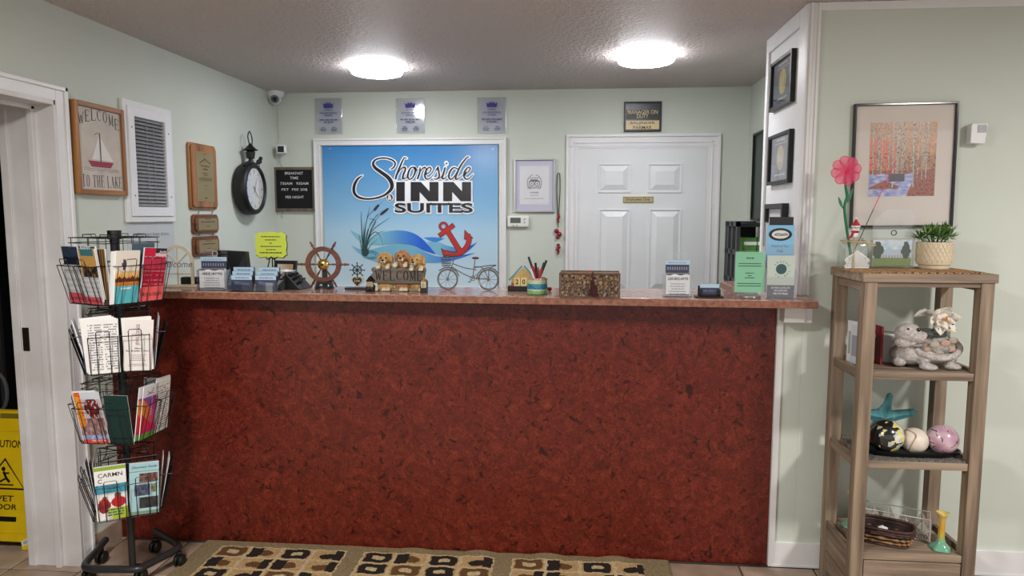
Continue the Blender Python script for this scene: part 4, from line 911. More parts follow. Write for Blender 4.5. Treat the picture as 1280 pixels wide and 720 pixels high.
# --- small black wheel with heart
t = on_top('heart_ornament', 'small black ship wheel ornament with cream heart right of the wooden wheel', 'ornament', 447, 360, 3.14)
MB().box((-.055, -.02, 0), (.05, .02, .01)).build('base', BLK, t, bevel=.002)
g = MB(); zc = .088; mx = Matrix.Translation((0, 0, zc)) @ ROTX; g.lathe([(.017, -.003), (.021, -.003), (.021, .003), (.017, .003), (.017, -.003)], 24, mx=mx)
for k in range(8):
    a = k*PI/4; g.tube([(0, 0, zc), (.033*math.cos(a), 0, zc+.033*math.sin(a))], .0022, 6); g.ell((.033*math.cos(a), 0, zc+.033*math.sin(a)), .0035, 8, 6)
g.ell((0, 0, zc), (.007, .005, .007), 10, 6); g.cyl((0, 0, .05), (0, 0, .07), .003, 6); g.build('wheel', MBLK, t, smooth=True)
def heart(s, z0, n=28): return [(s*16*math.sin(2*PI*k/n)**3/16, z0+s*(13*math.cos(2*PI*k/n)-5*math.cos(4*PI*k/n)-2*math.cos(6*PI*k/n)-math.cos(8*PI*k/n))/15) for k in range(n)]
MB().prism(heart(.029, .038), -.005, .004).build('heart', CREAM, t); MB().prism(heart(.022, .038), -.0058, -.005).build('heart_face', BLK, t)
text(t, 'Love', 0, .041, .026, .013, CREAM, y=-.0064, bold=.01, italic=.3)
# --- gnome
t = on_top('gnome_figurine', 'small black hatted figurine left of the puppy welcome statue', 'figurine', 463.5, 361, 3.07)
blob('body', [('e', (0, 0, .018), (.022, .018, .02)), ('e', (-.012, -.008, .008), (.012, .014, .009)), ('e', (.012, -.008, .008), (.012, .014, .009))], BLK, t, .0022, 3)
blob('beard', [('e', (0, -.012, .035), (.016, .009, .015)), ('e', (-.008, -.012, .028), (.008, .007, .01)), ('e', (.009, -.012, .028), (.008, .007, .01))], mat('tan_beard', (176, 156, 116), .8, bump=.2), t, .002, 2)
MB().lathe([(.02, 0), (.021, .004), (.014, .012), (.008, .02), (.001, .026)], 14, (0, 0, .044)).build('hat', BLK, t, smooth=True); MB().ell((0, -.022, .042), .004, 8, 6).build('nose', mat('skin_tan', (208, 160, 122), .6), t, smooth=2)
# --- puppies with welcome board
Y_ = 3.10; t = on_top('puppy_statue', 'three golden puppies looking over a grey WELCOME board', 'statue', 500, 361, Y_)
s_ = (PY(540, 330, Y_).x-PY(460, 330, Y_).x)/80      # metres per pixel here
def Q(px, py, y=0): return ((px-500)*s_, y, (361-py)*s_)
FURS = {'gold': mat('golden_fur', (206, 168, 108), .75, var=.2, vdark=(178, 136, 82), vscale=60, bump=.35, bscale=240), 'tan': mat('tan_fur', (192, 138, 92), .75, var=.2, vdark=(160, 108, 70), vscale=60, bump=.35, bscale=240), 'cream': mat('cream_fur', (226, 212, 184), .75, var=.12, vscale=60, bump=.3, bscale=240)}
FC = FURS['cream']
for cx, cy, ex, fur, tw, nm in ((482, 321, 0, 'gold', .12, 'left'), (503.5, 318.5, .5, 'tan', -.1, 'middle'), (523, 323, -3.4, 'gold', -.6, 'right')):
    f = FURS[fur]; X, _, Z = Q(cx, cy)
    blob('puppy_body', [('e', (X, .012, Z-.05), (.032, .024, .055)), ('e', (X, .004, .028), (.040, .020, .030)), ('e', (X, .004, Z-.028), (.022, .022, .03))], f, t, .003, 4)
    hx = ex*s_
    hd = blob('puppy_head', [('e', (X, -.004, Z+.002), (.0275, .026, .027)), ('e', (X+hx*.6, -.022, Z-.008), (.016, .018, .013)), ('e', (X-.012, -.018, Z+.004), (.011, .012, .011)), ('e', (X+.012, -.018, Z+.004), (.011, .012, .011)),
         ('e', (X-.028+hx*.2, .0, Z-.002), (.009, .013, .022), EUL(0, .18, 0)), ('e', (X+.028+hx*.2, .0, Z-.002), (.009, .013, .022), EUL(0, -.18, 0))], f, t, .0022, 3)
    blob('muzzle', [('e', (X+hx, -.033, Z-.011), (.012, .011, .009)), ('e', (X+hx-.005, -.037, Z-.014), (.007, .007, .006)), ('e', (X+hx+.005, -.037, Z-.014), (.007, .007, .006)), ('e', (X+hx*.9, -.03, Z-.018), (.009, .009, .006))], FC, hd, .0018, 2)
    MB().ell((X+hx*1.1, -.045, Z-.006), (.0065, .005, .005), 12, 8).build('nose', BLK, hd, smooth=2)
    for s in (-1, 1):
        MB().ell((X+s*.0115+hx*.75, -.0285-(.0 if abs(ex) < 1 else 0), Z+.0035), (.0046, .0034, .0046), 10, 8).build('eye', mat('puppy_eye', (30, 22, 18), .2, spec=.7), hd, smooth=2)
    MB().tube([(X+hx-.006, -.043, Z-.0175), (X+hx, -.0455, Z-.0155), (X+hx+.006, -.043, Z-.0175)], .0011, 5).build('mouth', mat('mouth_brown', (60, 40, 32), .6), hd)
    for s in ((-1, 1) if nm != 'middle' else (-1, 1)):
        px_ = X+s*(.021 if nm != 'middle' else .022)
        blob('paw', [('c', [(px_, 0, Z-.045), (px_, -.028, Z-.030), (px_, -.036, Z-.037)], [.008, .009, .008]), ('e', (px_, -.038, Z-.035), (.0105, .009, .0085)), ('e', (px_-.006, -.044, Z-.039), (.0042, .005, .006)), ('e', (px_, -.045, Z-.040), (.0042, .005, .006)), ('e', (px_+.006, -.044, Z-.039), (.0042, .005, .006))], FC, t, .0016, 2)
BD = wood('weathered_grey_board', (136, 126, 114), (88, 80, 70), 'X', .85, scale=30, bump=.4)
x0, _, z1 = Q(467, 332); x1, _, z0 = Q(533.5, 351)
MB().prism([(x0, z0), (x1-.004, z0-.001), (x1, z0+.012), (x1-.006, z0+.02), (x1+.002, z1-.012), (x1, z1), (x1-.03, z1-.001), (x0+.03, z1+.001), (x0+.002, z1), (x0-.003, z1-.01), (x0+.006, z1-.022), (x0-.004, z1-.032), (x0+.004, z0+.012)], -.030, -.012).build('board', BD, t, bevel=.002)
g = MB(); serif(g, 'WELCOME', x0+.018, x1-.012, lambda u: (z0+.014, 0), z1-z0-.028, -.0312, 1.3, .14); g.build('lettering', mat('carved_black', (34, 30, 28), .8), t)
MB().box((x0+.01, -.014, 0), (x1-.01, .03, .012)).build('base', mat('statue_base', (168, 148, 116), .8, var=.2, vscale=30, bump=.3), t, bevel=.003)
for px_ in (472, 482, 487, 504, 509, 528):
    X, _, _z = Q(px_, 357); blob('foot', [('e', (X, -.022, .010), (.012, .013, .0095)), ('e', (X-.006, -.033, .007), (.005, .006, .006)), ('e', (X+.001, -.034, .007), (.005, .006, .006)), ('e', (X+.007, -.032, .007), (.004, .006, .006))], FC, t, .002, 2)
# --- little lantern figure
t = on_top('lantern_figurine', 'small black and cream lantern figurine right of the WELCOME board', 'figurine', 530, 362.5, 3.03)
MB().box((-.015, -.012, 0), (.015, .012, .022)).build('base', BLK, t, bevel=.002); MB().box((-.013, -.01, .022), (.013, .01, .052)).build('body', CREAM, t, bevel=.003); MB().stroke([(-.004, .027), (-.002, .044), (.004, .03)], .002, -.0105).build('mark', BLK, t)
for s in (-1, 1): MB().box((s*.014-.0015, -.011, .022), (s*.014+.0015, .011, .054)).build('post', BLK, t)
MB().lathe([(.016, 0), (.014, .005), (.004, .009), (.003, .013), (0, .016)], 12, (0, 0, .053)).build('cap', mat('polished_brass'), t, smooth=True)
# --- bicycle model
Y_ = 3.16; t = on_top('bicycle_model', 'small grey wire bicycle model with front basket right of the puppies', 'model bicycle', 588, 360, Y_)
s_ = (PY(630, 330, Y_).x-PY(545, 330, Y_).x)/85
def Q(px, py, y=0): return ((px-588)*s_, y, (360-py)*s_)
WG = mat('wire_grey', (120, 116, 112), .4, metal=.7)
for cx, cy in ((559.5, 346), (610.5, 345.5)):
    X, _, Z = Q(cx, cy); r = 12.5*s_; Z = r+.003
    g = MB(); g.tube([(X+r*math.cos(k*PI/14), 0, Z+r*math.sin(k*PI/14)) for k in range(28)], .003, 6, closed=True); g.tube([(X+r*.9*math.cos(k*PI/14), 0, Z+r*.9*math.sin(k*PI/14)) for k in range(28)], .0012, 5, closed=True)
    g.ell((X, 0, Z), (.006, .008, .006), 10, 6); w = g.build('wheel', WG, t, smooth=True)
    for k in range(10):
        a = k*PI/5; MB().tube([(X, 0, Z), (X+r*.95*math.cos(a), 0, Z+r*.95*math.sin(a))], .0008, 4).build('spoke', WG, w)
    MB().tube([(X+r*1.2*math.cos(a*PI/12), 0, Z+r*1.2*math.sin(a*PI/12)) for a in ((1, 3, 5, 7, 9) if cx < 580 else (2, 4, 6, 8, 10, 12))], .003, 6).build('mudguard', WG, t, smooth=True)
g = MB(); fa = Q(559.5, 345.5); ra = Q(610.5, 345.5); bb = Q(591, 345); st = Q(594, 322); hd = Q(566, 327)
for p in ([fa, Q(563, 336), hd, Q(568, 320)], [hd, Q(580, 332), Q(592, 334), Q(596, 335)], [Q(565, 331), Q(576, 338), bb], [bb, st], [bb, ra], [Q(593, 331), Q(603, 332), ra], [Q(593, 332), Q(612, 329), Q(620, 329)], [Q(620, 329), Q(612, 333), ra]): g.tube(smooth_pts(p, 3), .0022, 6)
g.build('bike_frame', WG, t, smooth=True)
g = MB()
for y in (-.016, .016): g.tube(smooth_pts([Q(568, 320, 0), Q(570, 315, y*.6), Q(564, 313, y), Q(559, 314, y*1.4)], 4), .0018, 6)
g.build('handlebar', WG, t, smooth=True)
g = MB(); mx = Matrix.Translation(Q(594.5, 320)); g.ell((0, 0, 0), (.017, .011, .006), 12, 8, mx=mx); g.build('saddle', mat('brown_leather', (92, 58, 44), .5), t, smooth=2)
g = MB(); x0, _, z0 = Q(552, 330); x1, _, z1 = Q(564, 319)
for zz, k in ((z0, .8), (z0+.012, .86), (z1-.012, .93), (z1, 1)):
    xc = (x0+x1)/2; hw = (x1-x0)/2*k; g.tube([(xc-hw, -.018*k, zz), (xc+hw, -.018*k, zz), (xc+hw, .018*k, zz), (xc-hw, .018*k, zz)], .0012, 4, closed=True)
for k in range(5):
    for y in (-1, 1): x_ = x0+(x1-x0)*k/4; xc = (x0+x1)/2; g.tube([(xc+(x_-xc)*.8, y*.0145, z0), (x_, y*.018, z1)], .001, 4)
g.build('basket', WG, t, kind='stuff')
g = MB(); c = bb; g.tube([(c[0]+.011*math.cos(k*PI/7), -.004, c[2]+.011*math.sin(k*PI/7)) for k in range(14)], .0018, 5, closed=True); g.tube([Q(587, 350, -.008), Q(595, 340, .008)], .0018, 5); g.box((c[0]-.02, -.012, c[2]-.018), (c[0]-.008, -.004, c[2]-.014)); g.build('crank', WG, t)
g = MB(); 
for y in (-.01, 0, .01): g.tube([Q(604, 330, y), Q(620, 328.5, y)], .0013, 4)
g.build('carrier', WG, t)
MB().tube([Q(597, 346, -.004), Q(603, 359.6, -.02)], .0015, 5).build('kickstand', WG, t)
# --- wooden house calendar
t = on_top('house_calendar', 'little wooden house block calendar on black base left of the pen cup', 'calendar', 660, 360, 3.16)
MB().box((-.09, -.02, 0), (.088, .02, .022)).build('base', BLK, t, bevel=.002)
MB().prism([(-.075, .03), (.03, .03), (.03, .056), (-.022, .105), (-.075, .056)], .0, .014).build('house', mat('kraft_wood', (200, 168, 108), .6, var=.1, vscale=20), t)
for a, b in (((-.085, .047), (-.026, .112)), ((-.018, .112), (.04, .047))): MB().stroke([a, b], .007, -.003).build('roof_slat', mat('teal_paint', (66, 146, 168), .5), t)
for k, ch in enumerate('20'):
    MB().box((-.062+k*.03, -.022+.004, .022), (-.034+k*.03, 0, .06)).build('number_block', mat('pale_block', (226, 204, 142), .5), t, bevel=.001); text(t, ch, -.048+k*.03, .042, .013, .022, BLK, y=-.0187, bold=.02, name='block_number')
g = MB().box((-.074, -.02, .022), (-.064, 0, .035)); g.build('red_block', mat('red_block', (190, 56, 50), .5), t)
MB().ell((.098, -.01, .010), (.010, .010, .010), 12, 8).build('bead', mat('red_block'), t, smooth=2)
# --- pen cup and pens
t = on_top('pen_cup', 'round green and blue pen cup holding pens on the worktop', 'pen cup', 671.5, 367, 3.02)
W, h = size(659, 684, 347, 3.02); rc = W/2
def cupf(u, v):
    c = (120, 168, 104) if v < .3 else (52, 128, 152) if v < .66 else (176, 196, 160) if v < .82 else (206, 188, 156)
    if .28 < v < .32: c = (214, 214, 190)
    if v > .88 and int(u*40) % 2: c = (150, 60, 60)
    if .4 < v < .58 and nz2(u*40, v*12, 1, 4) > .56: c = (30, 62, 100)
    return mixc(c, (255, 255, 255), .1*random.random())
ro = raster('cup_wall', 0, 0, 2*PI, h, 48, 18, cupf, 0, t, vcmat('glazed_print', .3))
for v in ro.data.vertices:
    a = v.co.x; v.co = Vector((rc*math.cos(a), rc*math.sin(a), v.co.z))
MB().lathe([(0, .002), (rc-.003, .003), (rc-.003, h), (rc+.0005, h), (rc+.0005, h-.003)], 32).build('cup_lining', CREAM, t, smooth=True)
MB().lathe([(0, 0), (rc+.001, 0), (rc+.002, .004), (rc, .006)], 32).build('cup_base', mat('moss_glaze', (84, 112, 66), .4), t, smooth=True)
pens = ((-.062, .02, .052, (30, 30, 40), 'black pen leaning far left in the pen cup', .082), (-.03, .0, .02, (198, 40, 52), 'red pen leaning left in the pen cup', .045), (-.012, -.012, .012, (58, 54, 66), 'dark grey pen upright in the pen cup', .06), (.004, .01, .006, (210, 120, 150), 'pink pen in the middle of the pen cup', .04), (.045, .01, .02, (36, 44, 96), 'blue pen leaning right in the pen cup', .06),
        (.062, -.005, .03, (24, 24, 30), 'black pen leaning far right in the pen cup', .07), (.03, -.015, .02, (206, 60, 60), 'red pen leaning right in the pen cup', .035), (.016, .015, .01, (130, 180, 80), 'green pen behind the others in the pen cup', .03), (-.045, -.01, .02, (226, 226, 230), 'white pen leaning left in the pen cup', .035), (.05, .018, .02, (210, 206, 222), 'white pen leaning right in the pen cup', .045))
for dx, dy, _, c, lb, up in pens:
    p0 = Vector((-dx*.25, -dy*.4, .006)); p1 = Vector((dx*.62, dy, h+up*1.05)); k = (h+up)/max((p1-p0).length, .01)
    o = thing('pen', lb, 'pen', t.location, 0, 'pens in the cup'); d_ = (p1-p0)
    MB().tube([p0, p0+d_*.96, p1], [.004, .0042, .0035], 8).build('barrel', mat('pen_%s' % '_'.join(lb.split()[:1]), c, .3), o, smooth=True)
    q = p0+d_*.72; MB().tube([q, p1+d_*.01], [.0049, .0049], 8).build('cap', mat('pen_cap', (24, 24, 32), .3) if c[0] < 100 else mat('pen_%s' % '_'.join(lb.split()[:1])), o, smooth=True)
# --- beaded basket box
Y_ = 3.0; W, h = size(701, 773.5, 339, Y_); t = on_top('beaded_box', 'low beaded wicker box with a maroon tassel near the middle of the worktop', 'box', 737, 368.5, Y_, -.03)
dd = .085; BR = mat('cane_brown', (120, 90, 64), .6, var=.3, vscale=50, bump=.3)
def bead(u, v):
    n_ = nz2(u*3, v, 7, 5); m_ = nz2(u*3, v, 11, 11); r_ = random.random()
    c = (96, 76, 58)
    if n_ > .60: c = (150, 138, 124)
    elif n_ < .42: c = (40, 36, 44)
    if m_ > .62: c = (166, 116, 54)
    if m_ < .36 and v < .5: c = (52, 54, 92)
    return mixc(c, (190, 180, 170), .22*r_*(r_ > .6))
MB().box((-W/2+.004, -dd+.004, 0), (W/2-.004, dd-.05, h-.006)).build('box_body', mat('dark_wicker', (70, 54, 42), .7, bump=.4), t)
ro = raster('bead_panel', -W/2+.005, .004, W/2-.005, h-.006, 110, 44, bead, -dd+.002, t)
for v in ro.data.vertices: v.co.y -= .004*abs(math.sin(v.co.x*240))*abs(math.sin(v.co.z*240))
g = MB()
for k in range(12):
    x_ = -W/2+W*k/11; g.tube([(x_, -dd-.001, 0), (x_, -dd-.001, h)], .0018, 5)
for k in range(5): z_ = .003+(h-.006)*k/4; g.tube([(-W/2, -dd-.001, z_), (W/2, -dd-.001, z_)], .0013 if 0 < k < 4 else .003, 5)
g.build('cane_grid', BR, t, kind='stuff')
g = MB(); g.tube([(-W/2, -dd, h-.003), (W/2, -dd, h-.003), (W/2, .035, h-.003), (-W/2, .035, h-.003)], .0045, 6, closed=True); g.box((-W/2, -dd, h-.008), (W/2, .035, h-.004)); g.build('lid', BR, t, smooth=True)
for s in (-1, 1): MB().tube([(s*W/2, -dd, 0), (s*W/2, -dd, h)], .004, 6).build('corner_cane', BR, t)
MR = mat('maroon_thread', (78, 32, 34), .8, var=.3, vscale=80)
tx = .012; MB().tube([(tx, -dd-.004, h+.003), (tx, -dd-.010, h*.72)], .003, 6).ell((tx, -dd-.01, h*.66), .008, 10, 6).build('tassel_cord', MR, t, smooth=True)
g = MB()
for k in range(26): a = -1+2*k/25; g.tube([(tx+a*.005, -dd-.012, h*.66), (tx+a*.018+.006, -dd-.014-.004*math.sin(k*3), .006+.006*abs(a))], [.0018, .0012], 4)
g.build('tassel', MR, t, kind='stuff')
MB().tube(smooth_pts([(-.012, -dd+.01, h), (0, -dd-.0, h+.009), (.016, -dd+.01, h)], 4), .002, 5).ell((.003, -dd, h+.006), (.005, .004, .004), 8, 6).build('clasp', mat('red_block'), t)
# --- business card stand
t = on_top('business_card_stand', 'black business card stand with navy cards before the door casing', 'card holder', 886, 370.5, 2.99, -.03); W, h = size(872, 899, 355, 2.99)
MB().box((-W*.66, -.035, 0), (W*.64, .03, .006)).build('base', BLK, t, bevel=.002)
MB().box((-W/2, .008, .006), (W/2, .012, h*.85)).build('back', BLK, t); MB().box((-W/2, -.020, .006), (W/2, -.017, .014)).build('lip', BLK, t)
for s in (-1, 1): MB().box((s*W*.42-W*.08, -.020, .006), (s*W*.42+W*.08, -.016, h*.62)).build('side_cheek', BLK, t)
c = thing('business_cards', 'navy and sky business cards in the black stand', 'cards', (t.location.x, t.location.y, T+.007), -.03)
MB().box((-W*.44, -.015, 0), (W*.44, .006, h*.75)).build('card_stack', mat('navy_card'), c); MB().box((-W*.44, -.0156, h*.62), (W*.44, -.015, h*.9)).build('sky_strip', mat('sky_strip'), c); g = MB(); dashes(g, -W*.3, W*.3, h*.34, .005, -.0158); g.build('print', mat('blue_grey_print'), c)
# --- green notice on round base
Y_ = 2.975; W, h = size(917, 955, 313, Y_); t = on_top('green_notice', 'mint green notice in clear stand with round silver foot', 'notice', 936, 372, Y_, -.1)
MB().lathe([(0, 0), (.045, 0), (.047, .003), (.047, .012), (.044, .015), (0, .016)], 40).build('foot', SILV, t, smooth=True); MB().box((-.02, -.006, .015), (.02, .006, .022)).build('clamp', ACR, t)
MB().prism([(-W/2, .018), (W/2, .022), (W/2, h), (-W/2, h)], -.0025, .0025).build('acrylic_plate', ACR, t); MB().box((-W/2+.003, -.0012, .024), (W/2-.003, .0012, h-.006)).build('green_sheet', mat('mint_paper', (134, 204, 164), .6), t)
g = MB(); para(g, 0, .03, h*.83, 1, .004, .01, -.003, .1)
for z_, n, w_ in ((.72, 2, .8), (.52, 1, .3), (.465, 1, .14), (.42, 1, .34), (.30, 2, .8)): para(g, 0, W*w_, h*z_, n, .0026, .010, -.003, .1)
g.build('print_lines', DKP, t)
# --- tiered brochure holder
Y_ = 2.97; W, h = size(956, 993, 277, Y_); t = on_top('brochure_tower', 'tall clear acrylic brochure tower at the right end of the worktop', 'brochure holder', 974, 373, Y_, -.03)
MB().box((-W/2, .05, 0), (W/2, .053, h)).build('back_plate', ACR, t)
for k in range(2):
    z_ = h*.42*k; MB().box((-W/2, -.018+.03*k, z_), (W/2, -.016+.03*k, z_+.09)).build('pocket_front', ACR, t); MB().box((-W/2, -.018+.03*k, z_), (W/2, .05, z_+.003)).build('pocket_floor', ACR, t)
for s in (-1, 1): MB().prism([(-.018, 0), (.053, 0), (.053, h), (.035, h*.8), (.012, h*.42), (-.018, h*.36)], 0, .002, mx=Matrix(((0, 1, 0, s*W/2-(.002 if s > 0 else 0)), (1, 0, 0, 0), (0, 0, 1, 0), (0, 0, 0, 1)))).build('side_plate', ACR, t)
def leaflet(name, lb, base, w_, h_, th, fn, nx=14, nz=30, rz=0, group=None, cat='brochure', m=None):
    c = thing(name, lb, cat, base, rz, group); MB().box((-w_/2, 0, 0), (w_/2, th, h_)).build('pages', PAPER, c); raster('cover_print', -w_/2, 0, w_/2, h_, nx, nz, fn, -.0006, c, m or VCG); return c
tx, ty = t.location.x, t.location.y
GG = 'brochures in the tall acrylic tower'
c = leaflet('brochure', 'grey green satellite brochure in the lowest pocket of the acrylic tower', (tx, ty-.012, T+.004), W*.92, h*.55, .01, lambda u, v: (84, 84, 96) if v < .30 else (192, 204, 194), 4, 20, -.03, GG)
wv = W*.92; MB().disc(0, h*.375, .021, y=-.0012, n=28).build('globe_print', mat('dark_teal_print', (52, 86, 88), .5), c)
for k in range(13): a = 2.5-k*.4; text(c, 'AROUND THE WORLD'[k], .031*math.cos(a), h*.375+.031*math.sin(a), .005, .007, mat('dark_teal_print'), y=-.0012, bold=.01, rot=a-PI/2, name='ring_lettering')
text(c, '#2 PARK SATELLITE', 0, h*.13, wv*.7, .008, PAPER, y=-.0012, bold=.01); text(c, 'TECHNICIAN', 0, h*.095, wv*.5, .008, PAPER, y=-.0012, bold=.01); text(c, '780-707-8656', 0, h*.055, wv*.55, .008, PAPER, y=-.0012, bold=.02)
c = leaflet('brochure', 'sky blue historical walk brochure in the middle of the acrylic tower', (tx, ty+.02, T+h*.42+.004), W*.92, h*.52, .008, lambda u, v: (132, 190, 226), 3, 4, -.03, GG)
MB().disc(0, h*.40, .046, .026, y=-.0012, n=30).build('oval_badge', mat('badge_black', (30, 34, 40), .5), c); MB().disc(0, h*.40, .034, .017, y=-.0018, n=30).build('badge_field', mat('badge_cream', (220, 220, 214), .5), c)
g = MB(); g.stroke(smooth_pts([(-.024, h*.395), (-.01, h*.412), (.005, h*.402), (.02, h*.41), (.028, h*.395), (.0, h*.388), (-.022, h*.392)], 4), .004, -.0022); g.build('badge_drawing', GREY, c)
text(c, 'Historical Toy', 0, h*.245, .066, .012, mat('blue_ink', (50, 98, 148), .5), y=-.0012, bold=.0); text(c, 'Walk', 0, h*.185, .026, .011, mat('blue_ink'), y=-.0012)
leaflet('brochure', 'black brochure with yellow title behind the sky blue one', (tx+.006, ty+.034, T+h*.46), W*.82, h*.60, .006, lambda u, v: (36, 34, 38) if not (.865 < v < .885 and .15 < u < .85) else (196, 160, 60), 12, 24, -.03, GG)
leaflet('brochure', 'plain beige leaflet at the very back of the acrylic tower', (tx, ty+.0445, T+.02), W*.9, h*.98-.02, .004, lambda u, v: (206, 200, 196), 2, 2, -.03, GG)
# small framed print on the return, behind the tower
t = on_return('small_framed_print', 'small black framed print low on the white return behind the acrylic tower', 'picture frame', 3.43, 1.39); W = .30; h = .205
MB().frame(-W/2, 0, W/2, h, .022, -.03, 0).build('frame', BLK, t, bevel=.002); MB().box((-W/2+.02, -.012, .02), (W/2-.02, -.001, h-.02)).build('sheet', mat('pale_insert'), t)
text(t, 'thank you', 0, .055, .2, .03, mat('blue_ink'), y=-.013); g = MB(); para(g, -.05, .1, .11, 1, .008, .01, -.013, .1); g.build('print_lines', GREY, t)
# ================================================================ BROCHURE RACK
RX, RY = PZ(166, 708, .08).x, PZ(166, 708, .08).y
rack = thing('brochure_rack', 'black wire spinning brochure rack on casters beside the left doorway', 'rack', (RX, RY, 0))
RB = mat('rack_black_wire', (17, 17, 18), .4, spec=.5)
def zR(y): return PY(150, y, RY).z
ztop = zR(288)
MB().cyl((0, 0, .07), (0, 0, ztop-.03), .0135, 14).cyl((0, 0, .6), (0, 0, ztop-.02), .017, 14).build('pole', mat('grey_black_pole', (44, 44, 44), .4, metal=.3), rack, smooth=True)
MB().cyl((0, 0, ztop-.035), (0, 0, ztop), .026, 16).cyl((0, 0, ztop-.05), (0, 0, ztop-.035), .018, 12).build('top_cap', BLK, rack, smooth=True)
bp = [PZ(132, 676, .07), PZ(120, 691, .07), PZ(107, 706, .07), PZ(112, 712, .07), PZ(140, 713, .07), PZ(169, 713, .07), PZ(181, 709, .07), PZ(219, 689, .07), PZ(222, 683, .07), PZ(216, 678, .07), PZ(194, 665, .07)]
bp = [(p.x-RX, p.y-RY, .075) for p in bp]
MB().tube(smooth_pts(bp, 4), .0155, 12).build('base_tube', mat('dark_grey_tube', (40, 40, 42), .35, spec=.5), rack, smooth=True)
MB().tube([(0, 0, .078), ((bp[5][0]+bp[6][0])/2, (bp[5][1]+bp[6][1])/2, .078)], .015, 10).build('foot_bar', RB, rack, smooth=True)
for cx, cy in ((127, 696), (194, 683), (224.5, 700), (111, 718), (176, 719)):
    p = PZ(cx, cy, .028); x, y = p.x-RX, p.y-RY
    c = MB().cyl((x, y, .055), (x, y, .068), .012, 10).box((x-.012, y-.012, .028), (x+.012, y+.012, .052)).build('caster', BLK, rack, bevel=.003)
    for s in (-1, 1): MB().lathe([(0, -.008), (.022, -.008), (.0265, -.004), (.0265, .004), (.022, .008), (0, .008)], 20, mx=Matrix.Translation((x+s*.011, y, .0275)) @ Matrix.Rotation(PI/2, 4, 'Y')).build('caster_wheel', RB, c, smooth=True)
WR = .0017
tiers = [(zR(375)-.004, .255, math.radians(68), .108), (zR(459), .235, math.radians(33), .100), (zR(543), .235, math.radians(90), .100), (zR(633), .235, math.radians(32), .100)]
pocket_me = {}
def pocket_pts(s):
    g = MB(); w_ = .047
    yb, yt, zt = -(s+.022), -(s+.062), .150
    def yz(z): return yb+(yt-yb)*z/zt
    g.tube([(-.022, -s, 0), (-.022, yb, 0), (-.022, yz(.17), .170), (-.018, yz(.176), .176), (.018, yz(.176), .176), (.022, yz(.17), .170), (.022, yb, 0), (.022, -s, 0)], WR, 4)
    g.tube([(-w_, -s, .150), (-w_-.004, yz(.15), .150), (w_+.004, yz(.15), .150), (w_, -s, .150)], WR, 4)
    g.tube([(-w_, -s, 0), (-w_, yb, 0), (w_, yb, 0), (w_, -s, 0)], WR, 4)
    g.tube([(-w_, yb, 0), (-w_-.003, yz(.15), .15)], WR, 4); g.tube([(w_, yb, 0), (w_+.003, yz(.15), .15)], WR, 4)
    return g
for ti, (z0, hh, ang, s) in enumerate(tiers):
    g = MB()
    for z_ in (0, .02, .15, hh-.02, hh): g.tube([(-s-.01, -s, z_), (s+.01, -s, z_), (s+.01, s, z_), (-s-.01, s, z_)], WR, 4, closed=True)
    for k in range(4):
        for q in (-1, -.03, .03, 1):
            a = k*PI/2; x_, y_ = q*s, -s; X, Y__ = x_*math.cos(a)-y_*math.sin(a), x_*math.sin(a)+y_*math.cos(a); g.tube([(X, Y__, 0), (X, Y__, hh)], WR, 4)
    for z_ in (.0, hh):
        for k in range(4): a = k*PI/2+PI/4; g.tube([(0, 0, z_), (s*1.38*math.cos(a), s*1.38*math.sin(a), z_)], .0024, 5)
        for k in range(4): a = k*PI/2; g.tube([(0, 0, z_), (s*math.cos(a), s*math.sin(a), z_)], .002, 5)
    for k in range(4):   # loops on the top of the tier
        a = k*PI/2
        for q in (-.5, .5):
            pp = [(q*s-.028, -s*.7, hh), (q*s-.026, -s*.72, hh+.012), (q*s+.026, -s*.72, hh+.012), (q*s+.028, -s*.7, hh)]
            g.tube([(x_*math.cos(a)-y_*math.sin(a), x_*math.sin(a)+y_*math.cos(a), z_) for x_, y_, z_ in pp], WR, 4)
    o = g.build('tier_frame', RB, rack, kind='stuff'); o.location = (0, 0, z0); o.rotation_euler = (0, 0, ang)
    pm = None
    for k in range(4):
        for q in (-.054, .054):
            if pm is None: p = pocket_pts(s).build('pocket', RB, o); pm = p.data
            else: p = bpy.data.objects.new('pocket', pm); COL.objects.link(p); p.parent = o
            a = k*PI/2; p.location = (q*math.cos(a), q*math.sin(a), 0); p.rotation_euler = (0, 0, a)
# ---- brochures in the rack
GRP = 'brochures in the wire rack'
def in_rack(ti, side, q, lb, fn, w_=.098, h_=.205, th=.0015, nx=16, nz=32, back=0, tilt=.13, roll=0, lift=.004, m=None, cat='brochure', dx=0, name='brochure'):
    z0, hh, ang, s = tiers[ti]; a = ang+side*PI/2
    M = Matrix.Translation((RX, RY, z0+lift)) @ Matrix.Rotation(a, 4, 'Z') @ Matrix.Translation((q+dx, -(s+.017)+back, 0)) @ Matrix.Rotation(tilt, 4, 'X') @ Matrix.Rotation(roll, 4, 'Y')
    c = thing(name, lb, cat, (0, 0, 0), 0, GRP); c.matrix_world = M; c.location = M.to_translation(); c.rotation_euler = M.to_euler()
    MB().box((-w_/2, 0, 0), (w_/2, th, h_)).build('pages', PAPER, c)
    raster('cover_print', -w_/2, 0, w_/2, h_, nx, nz, fn, -.0005, c, m)
    return c
W_ = (236, 234, 230)
def f_sunset(u, v):
    if v > .62: return (232, 222, 208) if not ((u-.35)**2*2+(v-.74)**2 < .012) else (70, 70, 84)
    if v > .34:
        t_ = (v-.34)/.28; c = mixc((196, 112, 20), (250, 214, 150), t_)
        if .42 < v < .53 and nz2(u, 0, 9, 2)*.12+.43 > v: c = (96, 44, 24)
        return c
    return (92, 186, 196) if not (.25 < u < .65 and .28 < v < .305) else (226, 240, 240)
